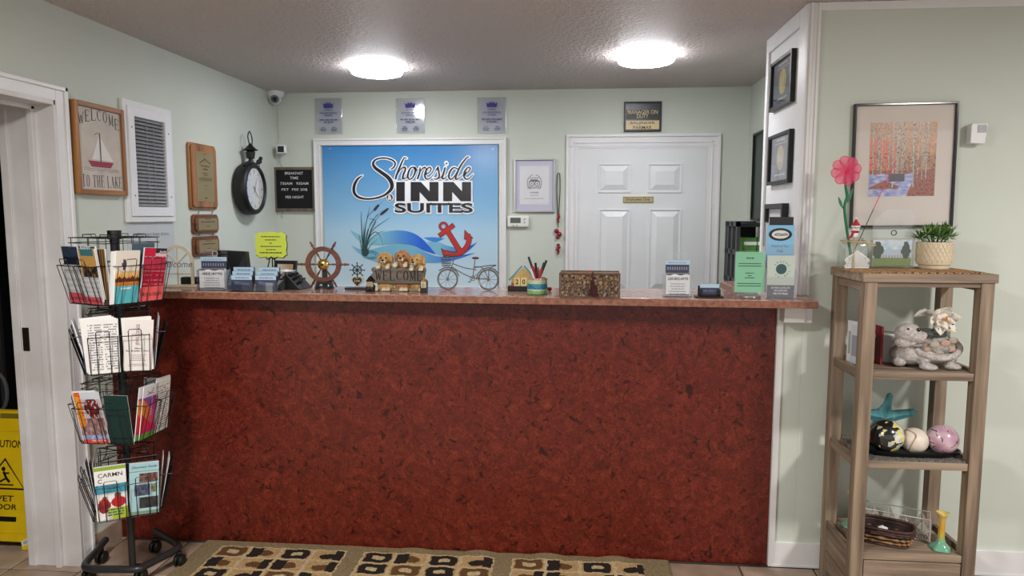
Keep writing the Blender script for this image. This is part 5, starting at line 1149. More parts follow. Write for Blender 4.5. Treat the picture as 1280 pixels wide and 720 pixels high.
c = in_rack(0, 0, -.052, 'cream brochure with orange sunset band and turquoise foot, top tier', f_sunset, nx=20, nz=44, roll=.02, th=.006)
text(c, 'Coast', 0, .062, .04, .008, PAPER, y=-.001, bold=.02)
def f_white(u, v): return W_
in_rack(0, 0, -.055, 'white brochure directly behind the sunset brochure in the top tier', f_white, back=.008, nx=1, nz=1, dx=-.008, th=.003)
def f_red(u, v):
    if v > .90: return (200, 30, 60) if u < .5 else (40, 40, 44)
    if v > .84: return (226, 190, 196) if u > .5 else (200, 30, 60)
    if .78 > v > .60: return (186, 62, 84) if int(v*60) % 2 == 0 and nz2(u, v, 30, 5) > .4 else (196, 40, 66)
    return (176, 24, 52) if not (int(v*55) % 5 == 0 and nz2(u*2, v, 20, 6) > .45) else (206, 120, 136)
c = in_rack(0, 0, .056, 'crimson brochure with white corner at the right of the top tier', f_red, nx=20, nz=50, roll=.07, th=.008, lift=.01)
text(c, 'Jade', .03, .19, .034, .012, PAPER, y=-.001, bold=.01, italic=.3)
def f_attr(u, v): return (236, 96, 98)
c = in_rack(0, 0, .053, 'short coral attractions card before the crimson brochure', f_attr, h_=.055, w_=.104, nx=1, nz=1, back=-.003, cat='card')
text(c, 'Attractions', 0, .028, .088, .018, DKP, y=-.001, bold=.0)
def f_slate(u, v): return (70, 92, 104) if v > .3 else (96, 112, 116)
in_rack(0, 0, .03, 'slate blue brochure standing behind the crimson one', f_slate, back=.02, nx=2, nz=8, lift=.03)
def f_loc(u, v): return (206, 84, 96) if v < .28 else (mixc((206, 206, 206), (170, 170, 172), .5*(int(v*40) % 2)))
c = in_rack(0, 3, -.052, 'grey card with a red band at the left end of the top tier', f_loc, h_=.15, nx=6, nz=26, back=-.003, w_=.10)
text(c, 'Local Attractions', 0, .02, .09, .014, DKP, y=-.001, bold=0)
c = in_rack(0, 3, .052, 'grey card with a coral band left of the sunset brochure', f_loc, h_=.105, nx=6, nz=26, back=-.003, w_=.10)
text(c, 'Attractions', 0, .015, .08, .013, DKP, y=-.001, bold=0)
def f_ban(u, v):
    if v > .86: return (62, 116, 122) if .1 < u < .9 else (196, 150, 84)
    if v > .66: return (196, 150, 84)
    n_ = nz2(u, v, 9, 8); return mixc((40, 34, 34), (168, 122, 66), max(0, (n_-.45)*4)) if u > .12 else (196, 150, 84)
c = in_rack(0, 3, .052, 'amber and teal attraction brochure near the left corner of the top tier', f_ban, nx=20, nz=44, th=.004, lift=.014)
text(c, 'BANFF', 0, .208, .06, .012, W_ and PAPER, y=-.001, bold=.01)
def f_dk(u, v): return mixc((24, 30, 44), (64, 84, 108), nz2(u, v*3, 8, 21)*(v > .8))
in_rack(0, 3, -.052, 'dark navy brochure at the far left of the top tier', f_dk, nx=10, nz=30, th=.004, lift=.02)
in_rack(0, 3, .045, 'dark blue grey brochure behind the amber one', lambda u, v: mixc((30, 42, 50), (70, 96, 106), nz2(u, v, 10, 31)), nx=8, nz=20, th=.006, lift=.022, back=.008)
in_rack(0, 3, .060, 'tan striped brochure leaning in the corner of the top tier', lambda u, v: (150, 112, 62) if int(u*14) % 2 else (60, 48, 36), nx=14, nz=4, th=.006, lift=.01, back=.02, tilt=.05)
# tier 2
def f_text(seed, dark=(120, 120, 132), cols=2):
    def f(u, v):
        r_ = int(v*44)
        if r_ % 2 == 0: return W_
        cu = (u*cols) % 1
        if cu < .1 or cu > .9 or v > .93 or v < .04: return W_
        n_ = noise.noise(Vector((int(u*26)*.7+seed, r_*.9, seed)))
        return mixc(W_, dark, .75) if n_ > -.12 and noise.noise(Vector((cols*int(u*cols), int(v*7), seed))) > -.35 else W_
    return f
in_rack(1, 0, -.054, 'white rate sheet with two columns of print in the second tier', f_text(3), nx=30, nz=88, w_=.106, h_=.215, roll=-.0, tilt=.10)
for k in range(3): in_rack(1, 0, -.054, '%s white sheet behind the two column rate sheet, second tier' % ('first', 'second', 'rearmost')[k], f_white, nx=1, nz=1, w_=.106, h_=.215, roll=-.02*k-.02, tilt=.10, back=.003*(k+1), dx=-.003*(k+1), lift=.006+.004*k)
c = in_rack(1, 0, .056, 'white leaflet with large maroon upright lettering in the second tier', lambda u, v: (234, 228, 224), nx=1, nz=1, w_=.100, h_=.205, roll=.08, tilt=.10)
text(c, 'JEWELS SENSE', -.002, .145, .085, .016, mat('maroon_ink', (104, 56, 70), .6), y=-.001, bold=0, rot=PI/2)
text(c, 'Alberta\nBed, Breakfast & Resort', .0, .085, .084, .018, DKP, y=-.001, bold=.008); g = MB(); para(g, 0, .06, .062, 4, .002, .007, -.001, .3); para(g, 0, .07, .025, 2, .002, .006, -.001, .2); g.build('print_lines', GREY, c)
for k in range(3): in_rack(1, 0, .058, '%s plain white leaflet behind the maroon lettered one' % ('first', 'second', 'rearmost')[k], f_white, nx=1, nz=1, w_=.10, h_=.215, roll=.0-.012*k, tilt=.10, back=.003*(k+1), dx=.006, lift=.004)
for k in range(2): in_rack(1, 3, -.03+.045*k, '%s blue green leaflet at the left side of the second tier' % ('rear', 'front')[k], lambda u, v: (92, 132, 142), nx=1, nz=1, h_=.205, back=-.002+.006*k, tilt=.22, w_=.10, th=.004)
in_rack(1, 0, -.09, 'navy leaflet at the left behind the white rate sheets', lambda u, v: (38, 50, 84), nx=1, nz=1, back=.03, lift=.015, w_=.07)
for k, (c_, lb) in enumerate((((70, 70, 72), 'dark grey leaflet on the right side of the second tier'), ((40, 40, 44), 'black leaflet on the right side of the second tier'))):
    in_rack(1, 1, -.045+.08*k, lb, lambda u, v, c_=c_: c_ if v > .05 else (196, 196, 196), nx=1, nz=20, tilt=.12, back=-.002)
# tier 3
def f_meal(u, v):
    if v < .09: return (222, 72, 52)
    if u < .24 and v > .34: return (232, 128, 36) if nz2(u, v*14, 3, 2) > .42 else (208, 58, 40)
    if v > .86: return (206, 212, 222)
    n_ = nz2(u, v, 12, 77); m_ = nz2(u, v, 22, 41)
    if v > .50:
        d_ = (u-.62)**2+(v-.70)**2*2.2
        return mixc((206, 208, 214), mixc((150, 40, 34), (96, 30, 34), n_*1.3), 1 if d_ < .085 and n_ > .34 else .15)
    if v > .16: return mixc(mixc((232, 214, 170), (60, 52, 60), n_*1.5-.3), (196, 60, 60) if m_ > .5 else (70, 100, 160), .35+.3*(m_ > .6))
    return mixc((70, 120, 186), (210, 210, 220), n_)
c = in_rack(2, 3, -.04, 'orange edged seafood leaflet with crab photo in the third tier', f_meal, nx=28, nz=60, w_=.105, h_=.215, roll=-.06, tilt=.15, th=.004, lift=.0)
text(c, '780-801-7541', .012, .012, .06, .008, PAPER, y=-.001, bold=.01); text(c, 'FARM LIFE GROWS', -.041, .14, .12, .014, mat('orange_ink', (246, 190, 60), .5), y=-.001, bold=.03, rot=PI/2)
in_rack(2, 3, -.055, 'white leaflet behind the orange edged seafood leaflet', f_white, nx=1, nz=1, roll=-.06, tilt=.15, back=.008, h_=.21, lift=.008)
def f_rain(u, v):
    if v > .80: return (230, 230, 234)
    if v < .10: return (98, 170, 56)
    if v < .16+.1*u: return (214, 40, 110)
    k_ = v+.35*u
    if k_ > .92 and u < .6: return (96, 130, 186)
    if k_ > .78: return mixc((128, 92, 176), (196, 52, 140), u)
    if k_ > .5: return mixc((236, 150, 50), (206, 60, 140), u*1.2-.1)
    return mixc((226, 60, 60), (214, 36, 104), u*1.4)
for q, lb in ((-.04, 'rainbow coloured travel guide in the third tier, facing front'),):
    c = in_rack(2, 0, q, lb, f_rain, nx=24, nz=48, w_=.10, h_=.215, roll=.04, tilt=.12, th=.003)
    text(c, 'EXPLORE', .012, .13, .08, .009, PAPER, y=-.001, bold=0, rot=PI/2); g = MB(); g.stroke(smooth_pts([(-.02, .195), (-.008, .185), (.008, .188), (.018, .203)], 4), .0025, -.001); para(g, 0, .05, .18, 1, .002, .01, -.001); g.build('logo', DKP, c)
in_rack(2, 0, -.056, 'second rainbow travel guide just behind the first', f_rain, nx=14, nz=28, w_=.10, h_=.215, roll=.04, tilt=.12, back=.008, th=.003, lift=.006)
for k in range(3): in_rack(2, 0, .054, '%s in the right hand stack of the third tier' % ('white leaflet with dark upright print', 'second white leaflet', 'rearmost white leaflet')[k], f_text(9, (90, 90, 96), 1) if k == 0 else f_white, nx=24 if k == 0 else 1, nz=88 if k == 0 else 1, w_=.10, h_=.215, roll=.03*k, tilt=.12, back=.004*k, lift=.004+.006*k)
in_rack(2, 3, .056, 'dark green leaflet deep in the third tier', lambda u, v: (24, 52, 48), nx=1, nz=1, back=.012, lift=-.005)
in_rack(2, 1, -.05, 'black photo leaflet on the far side of the third tier', lambda u, v: mixc((40, 40, 44), (110, 112, 116), nz2(u, v*2, 6, 3)), nx=8, nz=16)
# tier 4
def f_car(u, v):
    if v > .93: return (140, 170, 52)
    if v > .66: return W_
    if v > .50: return (66, 150, 176)
    n_ = nz2(u, v, 10, 5)
    if v < .22 and u > .35: return (170, 186, 50) if v > .08 or u > .5 else (200, 190, 180)
    if ((u-.26)/.2)**2+((v-.27)/.14)**2 < 1: return mixc((86, 30, 30), (170, 40, 46), n_*1.3)
    if ((u-.72)/.24)**2+((v-.32)/.1)**2 < 1: return (180, 34, 44)
    if ((u-.70)/.1)**2+((v-.45)/.055)**2 < 1: return (120, 72, 56)
    if ((u-.28)/.09)**2+((v-.40)/.05)**2 < 1: return (150, 96, 74)
    return W_
c = in_rack(3, 0, -.055, 'white brochure reading CARMN with green top edge in the lowest tier', f_car, nx=30, nz=60, w_=.108, h_=.22, roll=0, tilt=.06, th=.012)
text(c, 'CARMN', .0, .186, .084, .017, DKP, y=-.001, bold=.01); text(c, 'C', -.036, .163, .014, .017, DKP, y=-.001, bold=.01); g = MB(); para(g, .0, .06, .138, 3, .004, .011, -.001, .1); para(g, .012, .06, .038, 3, .005, .011, -.001, .1); g.build('print_lines', mat('teal_ink', (40, 96, 110), .6), c)
def f_blue(u, v):
    if v > .87: return (160, 198, 206)
    for (a, b, c_, d_, col_) in ((.34, .63, .96, .80, (150, 96, 84)), (.16, .37, .7, .58, (96, 104, 130)), (.74, .42, .94, .58, (150, 156, 110)), (.32, .12, .96, .33, (66, 62, 60))):
        if a < u < c_ and b < v < d_: return mixc(col_, (30, 30, 40), nz2(u, v, 12, a)*1.3-.35)
    if v < .07 or .83 < v < .85: return (120, 150, 130)
    return (166, 204, 210)
c = in_rack(3, 0, .056, 'pale teal brochure with three small photos in the lowest tier', f_blue, nx=30, nz=60, w_=.105, h_=.215, roll=.04, tilt=.06, th=.01)
text(c, 'Discovery Guide', .0, .198, .09, .012, DKP, y=-.001, bold=.006, italic=.4)
for k in range(3): in_rack(3, 3, -.03+.02*k, '%s leaflet at the left side of the lowest tier' % ('white', 'mauve grey', 'dark grey')[k], lambda u, v, k=k: ((220, 220, 220), (110, 92, 92), (60, 52, 54))[k], nx=1, nz=1, tilt=.16-.05*k, back=.005*k, lift=.01, w_=.09, roll=-.03)
for k in range(2): in_rack(3, 1, -.04+.02*k, '%s grey newsletter at the right side of the lowest tier' % ('light', 'darker')[k], lambda u, v, k=k: ((176, 176, 178), (128, 124, 124))[k], nx=1, nz=1, tilt=.2-.08*k, back=.006*k, lift=.01, w_=.09)
# ================================================================ WET FLOOR SIGN IN THE DOORWAY
YEL = mat('yellow_plastic', (232, 196, 16), .4, var=.08)
bR = PZ(46, 688, 0); scale = 1.0
t = thing('wet_floor_sign', 'yellow folding wet floor caution sign inside the dark left doorway', 'sign', (bR.x-.18, bR.y, 0), .0)
Wb, Wt = .180, .088; hT = PY(20, 520, bR.y).z
tl = Matrix.Rotation(-.16, 4, 'X')
for s, nm in ((1, 'front_leaf'), (-1, 'rear_leaf')):
    g = MB(); pl = [(-Wb, 0), (-Wb+.07, 0), (-Wb+.075, .035), (Wb-.075, .035), (Wb-.07, 0), (Wb, 0), (Wt+.012, hT-.085), (Wt-.008, hT-.06), (Wt-.016, hT-.03), (Wt-.012, hT), (-Wt+.012, hT), (-Wt+.016, hT-.03), (-Wt+.008, hT-.06), (-Wt-.012, hT-.085)]
    mx = Matrix.Translation((0, -.0 if s > 0 else .24, 0)) @ Matrix.Rotation(-.18*s, 4, 'X')
    g.prism(pl, -.008, .008, mx=mx); leaf = g.build(nm, YEL, t, bevel=.004)
mx = Matrix.Rotation(-.18, 4, 'X')
g = MB(); pl = [(-Wb+.03, .075), (Wb-.03, .075), (Wt-.008, hT-.09), (-Wt+.008, hT-.09)]; g.ring(pl, [(x*.97, z+(.004 if z < .2 else -.004)) for x, z in pl], -.011, -.008, mx=mx); g.build('raised_border', YEL, t)
def onleaf(nm, build, m):
    g = MB(); build(g); o = g.build(nm, m, t); o.rotation_euler = (-.18, 0, 0); return o
lf = bpy.data.objects.new('print_face', bpy.data.meshes.new('print_face')); 
fm = MB().box((-.06, -.0093, hT*.20), (.075, -.0083, hT*.235)).build('label_plate', BLK, t); fm.rotation_euler = (-.18, 0, 0)
bpy.data.objects.remove(lf)
zt_ = hT*.53; tri = [(-.105, zt_-.06), (.105, zt_-.06), (0, zt_+.075)]
onleaf('warning_triangle', lambda g: g.stroke(tri, .012, -.0095, closed=True), BLK)
onleaf('falling_figure', lambda g: (g.disc(-.005, zt_+.03, .010, y=-.0095), g.stroke([(-.004, zt_+.018), (.012, zt_-.012), (.03, zt_-.03)], .012, -.0095), g.stroke([(.0, zt_+.01), (.025, zt_+.012)], .007, -.0095), g.stroke([(.012, zt_-.012), (-.02, zt_-.03)], .008, -.0095), g.stroke([(-.03, zt_-.042), (.05, zt_-.042)], .006, -.0095)), BLK)
hold = onleaf('handle_slot_shade', lambda g: g.box((-.04, -.0093, hT-.035), (.06, -.0083, hT-.012)), mat('slot_shadow', (120, 104, 30), .6))  # no cut slot here; its shade is painted as an ochre strip
text(hold, 'CAUTION', 0, hT*.76, .165, .034, BLK, y=-.0095, bold=.012); text(hold, 'WET', .0, hT*.365, .11, .027, BLK, y=-.0095, bold=.012); text(hold, 'FLOOR', .0, hT*.305, .15, .025, BLK, y=-.0095, bold=.012)
st = MB().box((-.025, -.0093, -.012), (.025, -.0085, .012)).build('barcode_sticker', PAPER, t); st.matrix_local = mx @ Matrix.Translation((Wb-.045, 0, .04)) @ Matrix.Rotation(-.5, 4, 'Y')
g = MB()
for k in range(8): g.box((-.018+k*.0045, -.0096, -.008), (-.016+k*.0045, -.0093, .008))
o = g.build('barcode', BLK, st, kind='stuff')
# a dark hose loop hanging in the room beyond
q = PY(0, 490, 3.4)
t = thing('hose_loop', 'dim grey looped hose hanging behind the yellow wet floor sign', 'hose', (q.x, 3.4, q.z))
MB().tube([(.05*math.cos(k*PI/8)-.01, 0, .1*math.sin(k*PI/8)) for k in range(16)], .010, 8, closed=True).build('hose', mat('dim_grey_hose', (90, 90, 92), .6), t, smooth=True)
MB().box((-.02, .03, -.3), (.0, .05, 1.0)).build('hook_post', mat('dark_post', (40, 40, 42), .7), t)
MB().box((-.10, .04, -q.z), (.06, .1, -q.z+.02)).build('foot', mat('dark_post'), t)
MB().box((-.02, .03, -q.z), (.0, .05, -.3)).build('lower_post', mat('dark_post'), t)
# ================================================================ SHELF UNIT ON THE RIGHT
SX0, SX1, SY0, SY1, SZ = 1.052, 1.522, 2.69, 3.03, 1.330
shx = (SX0+SX1)/2
GW = wood('greige_oak_upright', (158, 138, 116), (96, 80, 66), 'Z', .6, scale=34, bump=.2); GWX = wood('greige_oak_board', (162, 142, 121), (102, 86, 72), 'X', .6, scale=34, bump=.2); GWY = wood('greige_oak_side', (154, 134, 112), (96, 80, 66), 'Y', .6, scale=34, bump=.2)
sh = thing('shelf_unit', 'tall greige wood open shelf unit with bottom drawer against the green wall', 'shelf', (shx, SY0, 0))
def SB(nm, x0, y0, z0, x1, y1, z1, m, bev=.0015, par=None): return MB().box((x0-shx, y0-SY0, z0), (x1-shx, y1-SY0, z1)).build(nm, m, par or sh, bevel=bev)
LG = .047; ZT = SZ-.032
SB('top_board', SX0, SY0, ZT, SX1, SY1, SZ, GWX)
for x in (SX0+.008, SX1-LG-.008):
    for y in (SY0+.006, SY1-LG-.006): SB('leg', x, y, 0, x+LG, y+LG, ZT, GW)
ix0, ix1 = SX0+.008+LG, SX1-LG-.008; iy0, iy1 = SY0+.006, SY1-.006
SB('apron', ix0, iy0+.004, ZT-.018, ix1, iy0+.02, ZT, GWX)
SB('apron', ix0, iy1-.02, ZT-.018, ix1, iy1-.004, ZT, GWX)
for x in (SX0+.016, SX1-.032): SB('side_rail', x, iy0+LG, ZT-.035, x+.016, iy1-LG, ZT, GWY)
SHZ = (.962, .621, .262)
for k, z in enumerate(SHZ):
    SB('shelf_board', ix0, iy0+.006, z-.028, ix1, iy1-.006, z, GWX)
    for x in (SX0+.014, SX1-.030): SB('side_rail', x, iy0+LG, z-.035, x+.016, iy1-LG, z+.004, GWY)
SB('drawer_case', ix0, iy0+.03, .05, ix1, iy1-.006, .234, GWX)
for x in (SX0+.020, SX1-.030): SB('side_panel', x, iy0+LG, .05, x+.01, iy1-LG, .228, GWY)
for x in (SX0+.012, SX1-.028): SB('side_rail', x, iy0+LG, .10, x+.016, iy1-LG, .135, GWY)
dr = SB('drawer', ix0+.004, iy0+.002, .06, ix1-.004, iy0+.022, .230, GWX)
MB().box((-.07, -.006, .165), (.07, .006, .178)).build('drawer_handle', GWX, dr, bevel=.002).location = (0.0, -.012, 0)
for s in (-.06, .06): MB().box((s-.006, -.018, .165), (s+.006, .004, .178)).build('handle_foot', GWX, dr)
def on_shelf(name, label, cat, px, pyb, Z, rz=0, group=None, Y=None):
    p = PZ(px, pyb, Z) if Y is None else Vector((PY(px, pyb, Y).x, Y, Z))
    return thing(name, label, cat, (p.x, p.y, Z), rz, group)
# woven mat on top
t = thing('woven_mat', 'tan woven seagrass placemat lying on top of the shelf unit', 'placemat', (shx-.02, (SY0+SY1)/2-.01, SZ))
MT = mat('seagrass', (190, 152, 108), .85, var=.35, vdark=(132, 96, 62), vscale=70, bump=.6, bscale=180)
w_, d_ = .225, .15; N = 44
ol = []
for k in range(N):
    for (a, b) in (((-w_+2*w_*k/N), -d_),): ol.append((a, b+.004*math.sin(k*1.9)))
g = MB(); nx, ny = 46, 28
for i in range(nx):
    for j in range(ny):
        x = -w_+2*w_*i/nx; y = -d_+2*d_*j/ny; s_ = 2*w_/nx; q_ = 2*d_/ny
        if i in (0, nx-1) and j % 2: continue
        if j in (0, ny-1) and i % 3 == 0: continue
        z_ = .0035+.002*((i+j) % 2); g.box((x+.0006, y+.0006, .0), (x+s_-.0006, y+q_-.0006, z_))
g.build('weave', MT, t, kind='stuff'); t.rotation_euler = (0, 0, .03)
ZM = SZ+.0065
# glass jar with lace, flower, snowman
t = on_shelf('glass_jar', 'square glass jar with white lace cut pattern on the shelf mat', 'jar', 1065, 332.5, ZM, Y=2.92)
JW, JH = .028*1.85, .0; jw = (PY(1081, 300, 2.83).x-PY(1049, 300, 2.83).x)/2; jh = PY(1065, 297, 2.92).z-ZM
GLS = clear('jar_glass', (.93, .97, .96), .12, .04)
def rsq(w, n=5, r=.4):
    o_ = []
    for cx, cy, a0 in ((1, 1, 0), (-1, 1, PI/2), (-1, -1, PI), (1, -1, 3*PI/2)):
        for k in range(n): a = a0+PI/2*k/(n-1); o_.append((w*(cx*(1-r)+r*math.cos(a)), w*(cy*(1-r)+r*math.sin(a))))
    return o_
def loft(g, secs, capb=True):
    vs = []; n = len(secs[0][0])
    for pts, z in secs: vs += [(x, y, z) for x, y in pts]
    fs = [(i*n+k, i*n+(k+1) % n, (i+1)*n+(k+1) % n, (i+1)*n+k) for i in range(len(secs)-1) for k in range(n)]
    if capb: fs.append(tuple(range(n))[::-1])
    return g.add(vs, fs)
loft(MB(), [(rsq(jw), 0), (rsq(jw), jh*.74), (rsq(jw*.95), jh*.82), (rsq(jw*.78, r=.9), jh*.88), (rsq(jw*.76, r=.95), jh*.98), (rsq(jw*.8, r=.95), jh)]).build('glass', GLS, t, smooth=True)
LC = mat('white_lace', (236, 234, 230), .6)
g = MB()
for row in range(5):
    for k in range(7-row % 2):
        x = -jw*.86+jw*1.72*(k+.5*(row % 2))/6; z = .008+row*.0115; r_ = .0052
        if row > 2 and abs(x) > jw*(.75-.2*(row-2)): continue
        g.stroke([(x+r_*math.cos(a*PI/4), z+r_*math.sin(a*PI/4)) for a in range(8)], .0028, -jw-.001, closed=True); g.disc(x, z, .0018, y=-jw-.001, n=8)
g.stroke(smooth_pts([(-jw*.9, .034), (-jw*.5, .050), (-jw*.15, .06), (0, .068), (jw*.15, .06), (jw*.5, .050), (jw*.9, .034)], 4), .004, -jw-.0012); g.box((-jw*.95, -jw-.002, .0), (jw*.95, -jw-.0008, .004)); g.build('lace_band', LC, t, kind='stuff')
MB().tube(smooth_pts([(-jw*.8, -jw*.5, jh*.9), (0, -jw*.86, jh*.86), (jw*.8, -jw*.5, jh*.88), (jw*.8, jw*.5, jh*.9), (-jw*.8, jw*.5, jh*.9)], 5, True), .003, 6, closed=True).tube(smooth_pts([(jw*.5, -jw*.8, jh*.87), (jw*1.3, -jw*1.1, jh*.8), (jw*1.2, -jw*1.1, jh*.74), (jw*.6, -jw, jh*.84)], 4), .0025, 6).build('twine', mat('twine', (196, 170, 130), .8), t, smooth=True)
fl = thing('paper_flower', 'pink openwork paper flower with green stem standing in the glass jar', 'flower', (t.location.x, t.location.y, ZM+.004)); PK = mat('pink_petal', (226, 66, 112), .55)
base = t.location
FILM = bpy.data.materials.new('pink_mesh_film'); FILM.use_nodes = True; _p = FILM.node_tree.nodes['Principled BSDF']; _p.inputs['Base Color'].default_value = lin((232, 70, 120)); _p.inputs['Alpha'].default_value = .55; _p.inputs['Roughness'].default_value = .6
fc = PY(1057.5, 213.5, base.y-.01); cx, cz = fc.x-base.x, fc.z-ZM-.004; RP = (PY(1076, 213, base.y).x-PY(1039, 213, base.y).x)/2
sc_ = fl
for k in range(8):
    a = k*PI/4+.2; d = (math.cos(a), math.sin(a)); n_ = (-d[1], d[0])
    def pp(u, v, y=-.011): return (cx+d[0]*u+n_[0]*v, y-.004*math.sin(u/RP*3), cz+d[1]*u+n_[1]*v)
    o_ = [pp(0, 0), pp(RP*.45, -RP*.26), pp(RP*.8, -RP*.34), pp(RP*.97, -RP*.2), pp(RP*1.03, 0), pp(RP*.97, RP*.2), pp(RP*.8, RP*.34), pp(RP*.45, RP*.26)]
    g = MB(); g.tube(o_, .0014, 4, closed=True)
    for v in (-.22, -.13, -.04, .04, .13, .22): g.tube([pp(RP*.12, v*RP*.15), pp(RP*.9, v*RP*1.15)], .0009, 3)
    f_ = MB(); f_.add([o_[i] for i in range(8)], [tuple(range(8))]); pe = g.build('petal', PK, fl); f_.build('petal_film', FILM, pe)
GS = mat('green_stem', (28, 112, 72), .5)
MB().tube(smooth_pts([(cx, -.006, cz), (cx+.004, -.004, cz-.06), (cx+.012, 0, cz-.10), (cx+.006, 0, cz-.16), (.0, 0, .01)], 5), .0055, 8).build('stem', GS, fl, smooth=True)
MB().prism(smooth_pts([(cx+.008, cz-.115), (cx+.02, cz-.09), (cx+.033, cz-.065), (cx+.028, cz-.10), (cx+.016, cz-.125)], 3), -.004, -.002).prism(smooth_pts([(cx+.0, cz-.15), (cx-.016, cz-.13), (cx-.022, cz-.10), (cx-.008, cz-.12)], 3), -.004, -.002).build('leaf', GS, fl)
sn = thing('snowman_pick', 'small snowman ornament in red hat and scarf on the glass jar', 'ornament', (base.x+.006, base.y-.055, ZM)); zc = PY(1070, 286, base.y-.055).z-ZM
sx = PY(1070, 280, base.y-.055).x-sn.location.x
SW = mat('snow_white', (236, 236, 234), .7); RD = mat('santa_red', (176, 32, 44), .7)
MB().ell((sx, 0, zc), (.014, .010, .015), 14, 10).build('head', SW, sn, smooth=2); MB().ell((sx-.006, 0, zc-.022), (.016, .010, .014), 14, 10).build('body', SW, sn, smooth=2)
MB().lathe([(.015, 0), (.013, .01), (.006, .022), (.001, .03)], 14, (sx, 0, zc+.008)).build('hat', RD, sn, smooth=True); MB().lathe([(.015, -.003), (.018, 0), (.015, .004), (.013, 0), (.015, -.003)], 14, (sx, 0, zc+.008)).ell((sx, 0, zc+.04), .004, 8, 6).build('hat_trim', SW, sn, smooth=True)
MB().lathe([(.010, -.004), (.017, 0), (.010, .005)], 14, (sx-.002, 0, zc-.012)).tube([(sx-.012, -.01, zc-.012), (sx-.02, -.012, zc-.03), (sx-.03, -.012, zc-.036)], [.005, .005, .004], 6).build('scarf', RD, sn, smooth=True)
MB().tube([(sx-.004, .002, zc-.03), (sx, .006, zc-.085), (sx, .0, 0)], .0022, 6).build('stick', mat('twine'), sn)
for s in (-.005, .005): MB().ell((sx+s, -.0095, zc+.003), .0017, 8, 6).build('eye', BLK, sn, smooth=2)
MB().tube([(sx, -.009, zc), (sx, -.016, zc-.001)], [.002, .0005], 6).build('nose', mat('carrot', (230, 120, 40), .6), sn)
# thin wand leaning out of the jar over the picture
w0 = base.copy(); tip = PY(1120, 201, base.y-.0); wd = thing('thin_wand', 'thin pink tipped dark wand leaning out of the glass jar', 'stick', (base.x, base.y, ZM))
d = Vector((tip.x-base.x-.0, 0, tip.z-ZM)); p0 = Vector((-.015, .01, .005)); m_ = p0+(d-p0)*.55
MB().tube([p0, m_], .0016, 6).build('shaft', mat('dark_green_wire', (38, 60, 52), .5), wd); MB().tube([m_, d], .0016, 6).build('pink_tip', PK, wd)
# clear acrylic photo block
t = on_shelf('photo_block', 'clear acrylic block with a lake photo between jar and plant', 'photo', 1114, 333.5, ZM, rz=.03, Y=2.89)
pw = (PY(1141, 300, 2.89).x-PY(1087, 300, 2.89).x)/2; ph = PY(1112, 298, 2.89).z-ZM
def lake(u, v):
    if v > .62: c = mixc((196, 206, 216), (120, 170, 206), nz2(u*1.5, v, 5, 2)*1.6-.5); c = mixc(c, (238, 236, 232), nz2(u, v*3, 6, 9)*.9-.1)
    elif v > .44: c = (176, 190, 202)
    elif v > .34: c = (150, 150, 160) if int(u*40) % 3 else (206, 206, 204)
    else: c = mixc((92, 116, 48), (130, 148, 74), nz2(u, v, 20, 3))
    for tx_, w_2 in ((.12, .17), (.86, .13)):
        if abs(u-tx_) < w_2*(1.05-abs(v-.6)*2.2)*(.7+.6*nz2(u, v, 16, 4)) and .3 < v < .92: c = mixc((30, 44, 30), (70, 84, 56), nz2(u, v, 24, 5))
    return c
MB().box((-pw, -.011, 0), (pw, .011, ph)).build('acrylic_block', ACR, t, bevel=.003); MB().box((-pw+.008, .0, .006), (pw-.008, .002, ph-.006)).build('photo_card', PAPER, t); raster('photo_print', -pw+.008, .006, pw-.008, ph-.006, 40, 30, lake, -.0008, t)
t = on_shelf('clear_card_holder', 'empty clear acrylic card holder behind the lake photo block', 'card holder', 1115, 330, ZM, Y=2.93); ch_ = PY(1115, 262, 2.93).z-ZM
MB().prism([(-pw, 0), (pw, 0), (pw, ch_*.86), (pw*.8, ch_), (-pw*.4, ch_), (-pw, ch_*.8)], -.001, .001).build('back_plate', clear('thin_acrylic', (1, 1, 1), .10, .08), t)
MB().lathe([(.008, 0), (.0115, 0), (.0115, .001), (.008, .001), (.008, 0)], 18, mx=Matrix.Translation((-.0, -.0012, ch_*.6)) @ ROTX).build('round_emblem', mat('emblem_black', (50, 52, 56), .5), t)
MB().box((-pw, -.02, 0), (pw, .02, .002)).build('foot', ACR, t)
# potted plant
Y_ = 2.89; t = on_shelf('potted_plant', 'spiky green artificial plant in a cream patterned pot', 'plant', 1167, 334, ZM, Y=Y_)
rp = (PY(1189, 310, Y_).x-PY(1146, 310, Y_).x)/2; hp = PY(1167, 303, Y_-rp).z-ZM
PT = mat('cream_ceramic', (222, 206, 176), .5, var=.04)
MB().lathe([(0, 0), (rp*.80, 0), (rp*.84, .006), (rp*.84, .014), (rp*.95, .017), (rp*1.0, .03), (rp*1.0, hp*.96), (rp*.99, hp), (rp*.92, hp), (rp*.9, hp*.85), (0, hp*.85)], 40).build('pot', PT, t, smooth=True)
g = MB()
for row in range(5):
    for k in range(26):
        a = 2*PI*(k+.5*(row % 2))/26; z = .026+row*(hp-.034)/4.6; r_ = rp*1.004
        P_ = [(r_*math.cos(a+q*.105), r_*math.sin(a+q*.105), z+w_2) for q, w_2 in ((-1, .0), (-.7, .010), (0, .014), (.7, .010), (1, 0))]; g.tube(P_, .0013, 4)
g.build('relief_pattern', PT, t, kind='stuff'); MB().lathe([(0, hp*.86), (rp*.9, hp*.86)], 20).build('soil', mat('soil', (60, 48, 38), .9), t)
cz_ = hp; random.seed(5)
LFM = [mat('leaf_green', (104, 146, 74), .5, var=.15), mat('leaf_dark_green', (70, 112, 52), .5, var=.15), mat('leaf_light_green', (152, 186, 108), .5, var=.1)]
lm = []
